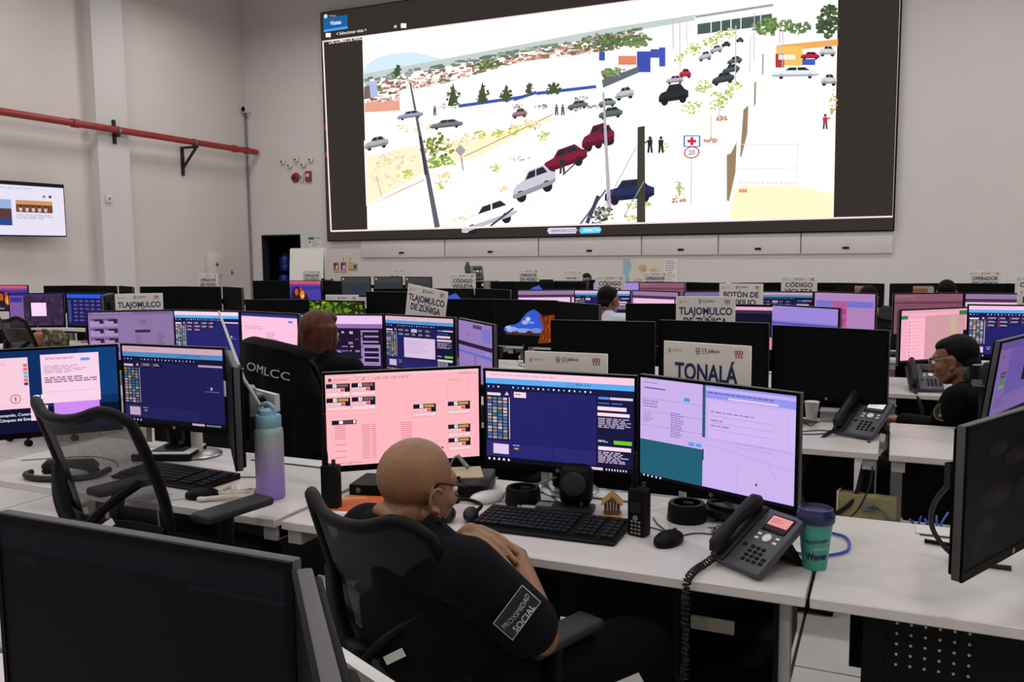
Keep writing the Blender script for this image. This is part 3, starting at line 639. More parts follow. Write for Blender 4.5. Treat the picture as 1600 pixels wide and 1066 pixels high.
(200,44,60,'8990,6138 9101,6105 9097,6061 8987,6094'),
(196,186,190,'7030,7152 7027,8967 7042,8968 7045,7154'),
(74,110,190,'6903,6342 7170,6382 7173,6808 6905,6771'),
(250,248,250,'6927,6382 7147,6415 7149,6768 6929,6738'),
(200,40,70,'7014,6422 7061,6429 7063,6729 7016,6722'),
(200,40,70,'6967,6515 7109,6536 7109,6636 6968,6616'),
('E',(176,60,84),0.7037,0.6989,0.0127,0.0225),
('E',(250,246,248),0.7037,0.6989,0.0107,0.0185),
('T', '20', (0.7037, 0.708), 0.018, (96, 96, 104)),
(150,126,96,'7587,7151 7652,7097 7736,6689 7725,7777 7633,8849 7598,8801'),
(150,126,96,'7829,5571 7903,5425 7895,6420 7811,7251 7789,7248'),
(160,140,120,'7985,4637 8014,4599 8013,5384 7985,5510'),
(150,140,130,'8095,3664 8117,3669 8116,4403 8097,4399'),
(226,200,190,'7718,6805 8715,6926 8715,6904 7718,6782'),
(226,200,190,'8715,6904 8644,6911 8645,6934 8716,6926'),
(226,200,190,'8639,6922 8635,8314 8644,8315 8649,6924'),
(226,200,190,'7773,8170 8640,8326 8640,8303 7773,8147'),
(226,200,190,'7743,7701 8652,7760 8652,7737 7743,7678'),
(222,190,180,'7805,8127 7814,8254 7824,8251 7815,8125'),
(222,190,180,'7873,8134 7882,8260 7891,8258 7883,8132'),
(222,190,180,'7941,8141 7949,8267 7959,8264 7950,8139'),
(222,190,180,'8008,8148 8017,8273 8026,8271 8018,8145'),
(222,190,180,'8075,8154 8084,8280 8093,8277 8085,8152'),
(222,190,180,'8142,8161 8150,8286 8160,8284 8151,8159'),
(222,190,180,'8208,8168 8217,8293 8226,8290 8218,8165'),
(222,190,180,'8275,8174 8283,8299 8292,8297 8284,8172'),
(222,190,180,'8341,8181 8349,8305 8358,8303 8350,8179'),
(222,190,180,'8406,8188 8415,8312 8424,8309 8416,8185'),
(222,190,180,'8472,8194 8480,8318 8489,8316 8481,8192'),
(222,190,180,'8537,8201 8545,8324 8555,8322 8546,8198'),
(222,190,180,'8602,8207 8610,8331 8619,8328 8611,8205'),
(250,238,196,'7718,8405 7924,8298 8640,8384 9174,8711 9172,9523 7630,9510'),
(222,150,140,'7782,8411 7910,8422 7911,8548 7783,8536'),
('C',[(214,180,110),(190,160,90)],0.9128,0.5546,0.0045,0.0441,18,0.0027,0.0066),
(110,112,120,'5186,9583 5637,8273 5610,8226 5158,9536'),
(60,64,80,'5326,9552 5527,8492 5465,8429 5263,9490'),
('C',[(60,62,70),(90,92,100),(130,124,110)],0.5536,0.9266,0.0201,0.0351,50,0.0034,0.0075),
('C',[(60,60,60),(150,150,110)],0.5598,0.9169,0.0201,0.0301,40,0.0034,0.0075),
(238,214,218,'59,1246 9897,1262 9894,1215 56,1185'),
(238,214,218,'112,9627 9990,9580 9990,9522 112,9552'),
(238,214,218,'41,1199 96,9604 129,9603 73,1204'),
(238,214,218,'9985,1246 9987,9550 9990,9553 9990,1255'),
(28,92,150,'58,223 595,214 596,817 60,776'),
(70,160,225,'61,717 598,701 596,798 59,815'),
('E',(150,225,255),0.0111,0.0149,0.0044,0.0093),
(240,238,240,'100,865 214,894 212,1071 97,1042'),
(240,240,245,'1743,890 1858,921 1856,1109 1741,1079'),
('E',(190,180,180),0.1627,0.0992,0.0033,0.0066),
(140,120,116,'185,120 349,165 349,224 184,179'),
('T', 'Vistas', (0.0209, 0.0559), 0.017, (255, 255, 255)),
('T', '< Seleccionar vista >', (0.0337, 0.1024), 0.013, (236, 226, 222)),
('T', 'LAS LOMAS DE PRADOS Y DISTRIBUCION_1_0', (0.0166, 0.1355), 0.013, (250, 240, 230)),
(206,200,222,'4590,9666 5090,9673 5114,9783 5082,9909 4598,9906 4564,9776'),
(86,196,250,'5172,9677 5513,9667 5545,9786 5505,9909 5172,9922 5143,9785'),
('T', 'REPRODUCCIÓN', (0.464, 0.9843), 0.011, (110, 90, 110)),
('T', 'DIRECTO', (0.5221, 0.9842), 0.011, (240, 252, 255)),
(200,40,40,'10,4818 38,4824 34,5066 10,5060'),
(200,40,40,'10,6074 40,6080 37,6262 10,6257')]
# ------------------------------------------------------------------ room shell
rx0, rx1, ry0, ry1, rz1 = ROOM['x0'], ROOM['x1'], ROOM['y0'], ROOM['y1'], ROOM['z1']
DX0, DX1, DZ = -12.63, -11.58, 2.06        # doorway in the video wall
bm = BM(); bx(bm, rx0 - 2.2, rx1 + .2, ry0 - .2, ry1 + 3.2, -.2, -.012); floor = structure(part('floor', bm, 'grout', smooth=0))
def tile_mesh():
    b = BM(); box(b, .588, .588, .012, TR(0, 0, -.006), .002, 1); return new_mesh('tile', b, 'tile', 0)
TX0, TY0, TS = -.302 - 6 * .6, 3.297 - 5 * .6, .6
near = set()
for i in range(14):
    for j in range(14):
        put('tile', shared('tile', tile_mesh), floor, (TX0 + (i + .5) * TS, TY0 + (j + .5) * TS, 0)); near.add((i, j))
bm = BM()
for i in range(-15, 20):
    for j in range(-11, 25):
        x, y = TX0 + (i + .5) * TS, TY0 + (j + .5) * TS
        if (i, j) in near or not (rx0 + .3 < x < rx1 - .3 and ry0 + .3 < y < ry1 - .3): continue
        bx(bm, x - .294, x + .294, y - .294, y + .294, -.012, 0)
o = part('tile_field', bm, 'tile', floor, smooth=0); o['kind'] = 'stuff'
bm = BM(); bx(bm, rx0 - .2, rx0, ry0, ry1, 0, rz1); wall_left = structure(part('wall_left', bm, 'wall_side_paint', smooth=0))
bm = BM(); bx(bm, rx1, rx1 + .2, ry0, ry1, 0, rz1); structure(part('wall_right', bm, 'wall_paint', smooth=0))
bm = BM(); bx(bm, rx0 - .2, rx1 + .2, ry0 - .2, ry0, 0, rz1); structure(part('wall_front', bm, 'wall_paint', smooth=0))
bm = BM()
bx(bm, rx0 - .2, DX0, ry1, ry1 + .2, 0, rz1); bx(bm, DX1, rx1 + .2, ry1, ry1 + .2, 0, rz1); bx(bm, DX0, DX1, ry1, ry1 + .2, DZ, rz1)
wall_back = structure(part('wall_back', bm, 'wall_paint', smooth=0))
bm = BM(); bx(bm, rx0 - 2.2, rx1 + .2, ry0 - .2, ry1 + 3.2, rz1, rz1 + .2); structure(part('ceiling', bm, 'ceiling_paint', smooth=0))
# dark passage behind the doorway
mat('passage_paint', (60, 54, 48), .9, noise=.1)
bm = BM()
bx(bm, DX0 - 2.1, DX0 - 2, ry1 + .2, ry1 + 3, 0, 2.6); bx(bm, DX1 + .9, DX1 + 1, ry1 + .2, ry1 + 3, 0, 2.6)
bx(bm, DX0 - 2.1, DX1 + 1, ry1 + 2.9, ry1 + 3, 0, 2.6); bx(bm, DX0 - 2.1, DX1 + 1, ry1 + .2, ry1 + 3, 2.6, 2.7)
structure(part('wall_passage', bm, 'passage_paint', smooth=0))
mat('door_wood', (70, 60, 50), .6, noise=.15, nscale=6)
d1 = bpy.data.objects.new('door_1', None); COL.objects.link(d1); d1.location = (DX0 + .035, ry1 + .14, 0); d1['kind'] = 'structure'
bm = BM(); bx(bm, 0, .04, .06, .92, .01, DZ - .02, .004); leaf = part('door_leaf', bm, 'door_wood', d1, rot=(0, 0, R(62)))
bm = BM(); tube(bm, [(.05, .84, 1.0), (.09, .84, 1.0), (.09, .72, 1.0)], .009, 8); part('handle', bm, 'steel', leaf)
bm = BM(); bx(bm, DX0, DX0 + .03, ry1 + .002, ry1 + .2, 0, DZ); bx(bm, DX1 - .03, DX1, ry1 + .002, ry1 + .2, 0, DZ); bx(bm, DX0 + .03, DX1 - .03, ry1 + .002, ry1 + .2, DZ - .03, DZ)
structure(part('trim_1', bm, 'dark_grey', smooth=0))
# blue water jugs standing in the passage
mat('jug_blue', (28, 52, 150), .25, noise=.1, nscale=8)
def jug_mesh():
    b = BM(); lathe(b, [(.0, 0), (.12, 0), (.135, .02), (.135, .1), (.128, .12), (.135, .14), (.135, .27), (.12, .32), (.04, .37), (.03, .4), (.0, .4)]); return new_mesh('jug', b, 'jug_blue')
bm = BM()
for z in (.02, .42, .84, 1.26): bx(bm, -.34, .34, -.15, .15, z, z + .025)
for x in (-.33, .33):
    for y in (-.14, .14): bx(bm, x - .015, x + .015, y - .015, y + .015, 0, 1.7)
rack = thing('jug_rack', 'dark metal jug rack standing inside the dark doorway', 'rack', (-12.35, ry1 + .62, -.012)); part('rack_frame', bm, 'black_metal', rack, smooth=0)
for k, (x, z) in enumerate(((-.18, .445), (.15, .445), (-.18, .865), (.15, .865), (-.15, 1.285))):
    tag(put('water_jug', shared('jug', jug_mesh), None, (-12.35 + x, ry1 + .62, z - .012)), 'blue plastic water jug in the dark doorway, %s on its rack' % ['lowest left', 'lowest right', 'middle left', 'middle right', 'topmost'][k], 'jug', 'blue jugs inside the doorway')
# pilaster on the left wall
bm = BM(); bx(bm, rx0, rx0 + .22, 10.95, 11.62, 0, rz1); structure(part('trim_2', bm, 'wall_paint', smooth=0))
# ceiling lamps (above the picture)
MATS['lamp_glow'].node_tree.nodes['Principled BSDF'].inputs['Emission Color'].default_value = (1, .98, .95, 1)
MATS['lamp_glow'].node_tree.nodes['Principled BSDF'].inputs['Emission Strength'].default_value = 5.0
def lamp_house():
    b = BM(); box(b, 1.3, .34, .07, TR(0, 0, .035), .01); return new_mesh('housing', b, 'white_enamel')
def lamp_diff():
    b = BM(); box(b, 1.24, .28, .01, TR(0, 0, -.004)); return new_mesh('diffuser', b, 'lamp_glow')
def lamp_rod():
    b = BM(); cyl(b, .006, .006, 1.53, TR(0, 0, .07), 8); return new_mesh('hanger', b, 'steel')
for i, x in enumerate((-10.6, -6.6, -2.6, 1.4, 5.2)):
    for j, y in enumerate((-3.5, 0.5, 4.5, 8.5, 12.2)):
        t = thing('ceiling_lamp', 'white linear lamp hanging high above the desks', 'lamp', (x, y, 6.4), 0, 'hanging ceiling lamps')
        put('housing', shared('lh', lamp_house), t); put('diffuser', shared('ld', lamp_diff), t); put('hanger', shared('lr', lamp_rod), t, (-.5, 0, 0)); put('hanger', shared('lr', lamp_rod), t, (.5, 0, 0))
        ld = bpy.data.lights.new('lamp_light', 'AREA'); ld.shape = 'RECTANGLE'; ld.size = 1.24; ld.size_y = .28; ld.energy = LAMP_POWER; ld.color = (1, .97, .95)
        lo = bpy.data.objects.new('lamp_light', ld); COL.objects.link(lo); lo.parent = t; lo.location = (0, 0, -.02)

# ------------------------------------------------------------------ LED video wall
LX0, LX1, LZ0, LZ1, LY = -10.81, -.02, 1.915, 6.5, 14.9
vw = thing('video_wall', 'huge LED video wall showing an overexposed street with parked cars', 'screen', ((LX0 + LX1) / 2, LY, LZ0))
bm = BM(); bx(bm, -(LX1 - LX0) / 2 - .02, (LX1 - LX0) / 2 + .02, .004, .1, -.02, LZ1 - LZ0 + .02, .01); part('cabinet', bm, 'black_plastic', vw)
D = Draw(LX1 - LX0, LZ1 - LZ0, .0012)
D.rect(0, 0, 1, 1, (50, 44, 41))
rl = random.Random(11)
for it in LED:
    if it[0] == 'C':
        _, cols, u, v, ru, rv, n, su, sv = it
        for _ in range(n):
            a, q = rl.uniform(0, 6.28), rl.random() ** .6
            D.ell(u + ru * q * math.cos(a), v + rv * q * math.sin(a), su * rl.uniform(.4, 1), sv * rl.uniform(.3, .8), rl.choice(cols), 6)
    elif it[0] == 'E': D.ell(it[2], it[3], it[4], it[5], it[1], 12)
    elif it[0] == 'B':
        (u0, v0), (u1, v1), t0, t1 = it[1:]
        far = [(96, 118, 92), (120, 132, 104), (128, 140, 150), (150, 160, 150)]
        town = [(186, 126, 108), (170, 104, 88), (214, 168, 150), (236, 226, 220), (250, 246, 244), (148, 96, 82), (88, 104, 78), (205, 150, 130), (110, 124, 90)]
        for k in range(900):
            f = rl.random(); q = rl.random(); u = u0 + (u1 - u0) * f; v = v0 + (v1 - v0) * f + .012 + q * (t0 + (t1 - t0) * f)
            D.rect(u, v, min(u + rl.uniform(.004, .014), .63), v + rl.uniform(.005, .012), rl.choice(town if q > .2 else far))
    elif it[0] == 'T': D.text(it[1], it[2][0], it[2][1], it[3], it[4], 'C' if it[1] == '20' else 'L', .01)
    else:
        pts = [tuple(int(c) / 10000 for c in p.split(',')) for p in it[3].split()]; D.poly(pts, it[:3])
D.build('picture', 'led_pixels', vw, TR(0, 0, LZ1 - LZ0))
MATS['led_pixels'].node_tree.nodes['Principled BSDF'].inputs['Emission Strength'].default_value = 1.15
# access panels under the screen
pw = 0
for k, (x0, x1, latches) in enumerate(((-10.03, -8.08, (-9.06,)), (-8.07, -6.09, (-7.08,)), (-6.08, -4.11, (-5.08,)), (-4.1, -2.76, (-3.4,)), (-2.75, -1.41, (-2.09,)), (-1.4, -.01, (-.71,)))):
    nth = ['leftmost', 'second from the left', 'third from the left', 'third from the right', 'second from the right', 'rightmost'][k]
    t = thing('access_panel', f'white access panel with black latch under the video wall, {nth}', 'panel', ((x0 + x1) / 2, ry1, 1.55), 0, 'access panels under the video wall')
    bm = BM(); box(bm, x1 - x0 - .012, .05, .345, TR(0, -.026, .1725), .006); part('panel_face', bm, 'wall_paint', t)
    bm = BM(); box(bm, .1, .02, .035, TR(latches[0] - (x0 + x1) / 2, -.06, .09), .004); part('latch', bm, 'black_plastic', t)
# fire alarm set, sensors, notices
def wall_thing(name, label, cat, x, z, group=None): return thing(name, label, cat, (x, ry1, z), 0, group)
t = wall_thing('alarm_bell', 'round red fire alarm bell on the white wall', 'alarm', -11.65, 3.25); bm = BM(); cyl(bm, .11, .08, .06, TR(0, -.001, 0, R(90))); part('gong', bm, 'red_paint', t); bm = BM(); cyl(bm, .04, .03, .03, TR(0, -.06, 0, R(90))); part('hub', bm, 'dark_grey', t)
t = wall_thing('strobe_light', 'small white strobe box between the red alarm units', 'alarm', -11.48, 3.25); bm = BM(); box(bm, .09, .05, .18, TR(0, -.026, 0), .01); part('case', bm, 'white_plastic', t); bm = BM(); box(bm, .04, .03, .08, TR(0, -.06, 0), .01); part('lens', bm, 'grey_plastic', t)
t = wall_thing('alarm_siren', 'square red siren beside the white strobe box', 'alarm', -11.3, 3.26); bm = BM(); box(bm, .14, .06, .22, TR(0, -.031, 0), .012); part('case', bm, 'red_paint', t); bm = BM(); box(bm, .07, .02, .07, TR(0, -.066, .02), .01); part('grille', bm, 'white_plastic', t)
for k, (x, z) in enumerate(((-11.96, 3.6), (-11.78, 3.51), (-11.6, 3.62), (-11.43, 3.51), (-11.23, 3.6))):
    t = wall_thing('sensor', 'small white wall sensor in zigzag row, %s' % ['leftmost upper one', 'left one of the lower pair', 'middle upper one', 'right one of the lower pair', 'rightmost upper one'][k], 'sensor', x, z, 'zigzag wall sensors')
    bm = BM(); box(bm, .12, .07, .09, TR(0, -.036, 0), .02); part('case', bm, 'white_plastic', t); bm = BM(); cyl(bm, .018, .015, .02, TR(0, -.07, .0, R(90)), 12); part('lens', bm, 'dark_grey', t)
def notice(label, x, z, w, h, paint, cat='notice', group=None):
    t = wall_thing('wall_notice', label, cat, x, z - h / 2, group); bm = BM(); box(bm, w, .008, h, TR(0, -.005, h / 2)); part('sheet', bm, 'paper', t, smooth=0)
    d = Draw(w, h, .0006); paint(d); d.build('print', 'ink', t, TR(0, -.0105, h)); return t
def p_board(d):
    d.rect(0, 0, 1, 1, (222, 224, 220)); d.rect(.02, .02, .45, .18, (60, 110, 90)); d.rect(.5, .04, .98, .14, (150, 170, 165)); d.ell(.12, .32, .08, .07, (70, 120, 100)); d.scribble(.3, .25, .95, .6, 5, (150, 160, 158), seed=3); d.frame(.03, .66, .97, .8, .015, (70, 110, 95)); d.scribble(.05, .86, .95, .98, 2, (90, 120, 110), seed=4)
notice('green and white notice poster beside the doorway', -11.21, 1.82, .33, .36, p_board, 'poster')
for k, (x, z) in enumerate(((-10.49, 1.52), (-10.32, 1.52))): notice('small beige notice above the red notices, %s one' % ('left', 'right')[k], x, z, .13, .16, lambda d: (d.rect(0, 0, 1, 1, (214, 206, 184)), d.rect(.42, .3, .58, .7, (130, 120, 90)), d.rect(.2, .85, .8, .92, (150, 140, 120))), group='beige notices')
for k, (x, z) in enumerate(((-10.68, 1.35), (-10.5, 1.35))): notice('small red notice below the video wall corner, %s one' % ('left', 'right')[k], x, z, .13, .2, lambda d: (d.rect(0, 0, 1, 1, (172, 70, 84)), d.rect(.15, .1, .5, .55, (70, 40, 50)), d.rect(.4, .3, .85, .7, (230, 200, 200)), d.rect(.1, .8, .9, .92, (235, 210, 210))), group='red notices')
notice('small yellow and black notice right of the red ones', -10.26, 1.36, .24, .15, lambda d: (d.rect(0, 0, 1, 1, (196, 182, 130)), d.poly([(.1, .8), (.28, .2), (.46, .8)], (210, 170, 40)), d.rect(.55, .2, .9, .75, (96, 90, 80)), d.rect(.08, .86, .92, .94, (90, 80, 60))))
def p_map(d):
    d.rect(0, 0, 1, 1, (214, 206, 198)); d.poly([(0, 0), (.12, 0), (.16, .25), (.1, .5), (.14, .75), (.2, 1), (0, 1)], (150, 186, 204)); d.poly([(.12, 0), (.72, 0), (.7, 1), (.2, 1), (.14, .75), (.1, .5), (.16, .25)], (216, 208, 190))
    for x, y, r in ((.36, .3, .08), (.55, .4, .07), (.28, .75, .1), (.5, .8, .06)): d.ell(x, y, r, r * 1.5, (212, 170, 150)); d.ell(x + .02, y + .05, r * .5, r * .7, (200, 150, 132))
    for k in range(8): d.line(.15 + .05 * k, .05 + .1 * k, .68, .9 - .1 * k, .003, (190, 176, 160))
    d.rect(.74, .02, .98, .98, (226, 222, 220)); d.scribble(.77, .06, .95, .9, 12, (170, 160, 160), seed=9)
notice('large pale regional map poster on the wall under the access panels', -3.95, 1.2, 1.0, .58, p_map, 'map')
# corner camera and its conduit
t = thing('security_camera', 'white bullet camera high in the corner of the room', 'camera', (-12.8, 14.9, 4.68)); bm = BM(); cyl(bm, .07, .07, .22, TR(0, .1, .05, R(90))); part('body', bm, 'white_plastic', t); bm = BM(); cyl(bm, .055, .055, .012, TR(0, -.11, .05, R(90))); part('lens', bm, 'black_plastic', t); bm = BM(); box(bm, .05, .06, .1, TR(-.03, .07, -.03), .01); part('bracket', bm, 'white_plastic', t)
bm = BM(); tube(bm, [(-12.9, 14.96, 4.7), (-12.9, 14.96, .1)], .018, 8); tag(part('conduit', bm, 'grey_plastic'), 'thin grey conduit running down the room corner below the camera', 'conduit')
# red sprinkler pipe along the left wall
PX = -12.6; t = thing('sprinkler_pipe', 'long red fire pipe running along the left wall', 'pipe', (PX, 2.0, 3.84))
def q(y): return (0, y - 2.0, -.002 * (y - 9))
bm = BM(); tube(bm, [q(2), q(14.92)], .06, 16); part('pipe', bm, 'red_paint', t)
for y in (10.42, 14.25, 14.62): bm = BM(); tube(bm, [q(y - .06), q(y + .06)], .075, 16); part('coupling', bm, 'red_paint', t)
for y in (11.3, 13.1): bm = BM(); tube(bm, [q(y - .025), q(y + .025)], .07, 16); part('clamp', bm, 'steel', t)
def bracket(y, label, small):
    t = thing('pipe_bracket', label, 'bracket', (rx0 + (.22 if small else 0), y, 3.3 if not small else 3.6)); bm = BM()
    if small: bx(bm, 0, .03, -.03, .03, .0, .42); bx(bm, .02, .14, -.025, .025, .12, .17)
    else:
        bx(bm, 0, .04, -.03, .03, -.1, .46); bx(bm, .04, .42, -.03, .03, .42, .46)
        tube(bm, [(.03, 0, .05), (.38, 0, .42)], .028, 6)
    part('arm', bm, 'dark_grey', t, smooth=0)
bracket(13.1, 'dark triangular bracket carrying the red pipe', False); bracket(11.3, 'short dark clamp bracket for the red pipe on the pilaster', True)
# small boxes on the left wall
t = thing('first_aid_box', 'white wall box with a red cross on the left wall', 'box', (rx0, 13.8, 1.22)); bm = BM(); bx(bm, .001, .14, -.19, .19, 0, .46, .015); part('case', bm, 'white_plastic', t)
bm = BM(); bx(bm, .141, .146, -.05, .05, .2, .225); bx(bm, .141, .146, -.012, .012, .16, .265); part('cross', bm, 'red_paint', t, smooth=0)
t = thing('wall_hook', 'tiny dark hook on the left wall near the corner', 'hook', (rx0, 14.37, 1.2)); bm = BM(); box(bm, .01, .03, .1, TR(.006, 0, .06)); tube(bm, [(.01, 0, .05), (.05, 0, .03), (.06, 0, .06)], .008, 8); part('hook_body', bm, 'steel', t)
t = thing('wall_switch', 'small white switch box on the wall pilaster', 'switch', (rx0 + .22, 11.1, 2.56)); bm = BM(); bx(bm, .001, .04, -.06, .06, 0, .14, .008); part('case', bm, 'white_plastic', t); bm = BM(); bx(bm, .041, .046, -.02, .02, .05, .09); part('rocker', bm, 'grey_plastic', t)
# television on the left wall
t = thing('wall_television', 'wall-mounted television showing a white web page on the left wall', 'television', (rx0 + .3, 9.36, 1.94), R(90 - 6))
bm = BM(); box(bm, 1.5, .06, .86, TR(0, .035, .43), .008); part('housing', bm, 'monitor_black', t)
bm = BM(); box(bm, .3, .26, .3, TR(0, .19, .43)); part('wall_mount', bm, 'black_metal', t)
D = Draw(1.46, .82); D.rect(0, 0, 1, 1, (232, 228, 244)); D.rect(0, 0, 1, .05, (30, 28, 34)); D.scribble(.06, .1, .9, .13, 1, (190, 186, 205), words=9)
D.ell(.77, .24, .018, .03, (140, 136, 160)); D.ell(.84, .24, .018, .03, (90, 70, 100))
for k in range(2): D.rect(.03 + .2 * k, .33, .2 + .2 * k, .82, (90, 60, 50)); D.rect(.03 + .2 * k, .33, .2 + .2 * k, .5, (150, 180, 225)); D.rect(.03 + .2 * k, .68, .2 + .2 * k, .82, (50, 70, 140))
D.rect(.45, .33, .86, .56, (120, 66, 44)); D.rect(.45, .33, .86, .41, (214, 150, 100))
for k in range(5): D.ell(.5 + .07 * k, .5, .02, .05, (210, 190, 185)); D.ell(.5 + .07 * k, .45, .012, .03, (60, 40, 40))
D.scribble(.45, .6, .86, .7, 3, (190, 184, 205), seed=5)
D.build('screen', 'screen_pixels', t, TR(0, .0, .84))
# ------------------------------------------------------------------ screen pictures
SW, SH = .522, .310
def s_off(d): d.rect(0, 0, 1, 1, (5, 5, 6))
def s_radio(d):
    pk = (255, 184, 192); dk = (22, 24, 46); d.rect(0, 0, 1, 1, pk); d.rect(0, 0, 1, .025, (250, 200, 206)); d.scribble(.01, .008, .3, .02, 1, (225, 150, 165), words=12)
    d.ell(.03, .058, .011, .018, (70, 50, 60)); d.text('MOTOROLA', .05, .068, .02, (120, 80, 95)); d.scribble(.02, .078, .14, .09, 1, (225, 140, 150), words=6)
    d.frame(.16, .035, .2, .075, .0015, (200, 140, 150)); d.frame(.205, .035, .28, .075, .0015, (200, 140, 150)); d.line(.235, .07, .25, .04, .004, (60, 40, 60))
    for k in range(14): d.line(.3 + .017 * k, .07, .305 + .017 * k + (.006 if k % 3 else 0), .042, .002 + .001 * (k % 3), (110, 80, 95))
    d.frame(.52, .035, .55, .075, .0015, (200, 140, 150)); d.text('12:10:37 p. m.', .985, .055, .026, (110, 76, 92), 'R')
    d.frame(.79, .1, .935, .345, .0015, (222, 150, 162)); d.frame(.80, .13, .86, .18, .001, (222, 150, 162)); d.frame(.865, .13, .925, .18, .001, (222, 150, 162)); d.scribble(.8, .11, .9, .12, 1, (190, 120, 135))
    def panel(u, v, w=.15, h=.145, yel=False):
        d.rect(u, v, u + w, v + h, (232, 160, 172)); d.rect(u, v, u + w, v + h * .33, dk); d.rect(u + w * .78, v, u + w, v + h * .62, dk)
        d.rect(u + w * .28, v + .004, u + w * .44, v + h * .3, (250, 235, 238)); d.line(u + w * .33, v + h * .25, u + w * .4, v + h * .08, .003, dk)
        d.rect(u + w * .48, v + h * .06, u + w * .92, v + h * .26, (190, 160, 60) if yel else (120, 100, 100))
        d.rect(u + .003, v + h * .38, u + w * .72, v + h * .6, (255, 205, 210)); d.line(u + .01, v + h * .5, u + w * .5, v + h * .5, .002, (120, 60, 80)); d.rect(u + w * .6, v + h * .4, u + w * .75, v + h * .58, (235, 70, 90))
        d.rect(u + .003, v + h * .66, u + w - .003, v + h * .95, (255, 214, 218))
        if yel:
            for k in range(4): d.frame(u + .01 + k * w * .22, v + h * .69, u + .01 + k * w * .22 + w * .18, v + h * .92, .001, (180, 110, 125))
    panel(.005, .1); panel(.165, .1); panel(.005, .255, yel=True); panel(.165, .255); panel(.56, .37, yel=True); panel(.79, .36, yel=True); panel(.79, .62, yel=True); panel(.79, .775, yel=True)
    d.frame(.035, .45, .55, .96, .0015, (232, 150, 165)); d.rect(.035, .5, .19, .548, dk); d.rect(.08, .505, .105, .54, (250, 235, 238)); d.rect(.11, .505, .165, .54, (90, 70, 60)); d.rect(.17, .505, .185, .54, (250, 220, 225))
    for a, b, s in ((.05, .12, 1), (.225, .275, 2), (.285, .315, 3), (.475, .545, 4)):
        for k in range(17):
            if s != 1 or k < 7 or k % 3 == 0: d.rect(a, .56 + k * .023, b, .567 + k * .023, (226, 110, 130) if k % 2 else (205, 120, 140))
    d.frame(.66, .8, .785, .93, .0015, (226, 120, 140)); d.rect(.74, .86, .757, .885, (230, 60, 80)); d.scribble(.04, .972, .3, .985, 1, (200, 120, 140), words=9)
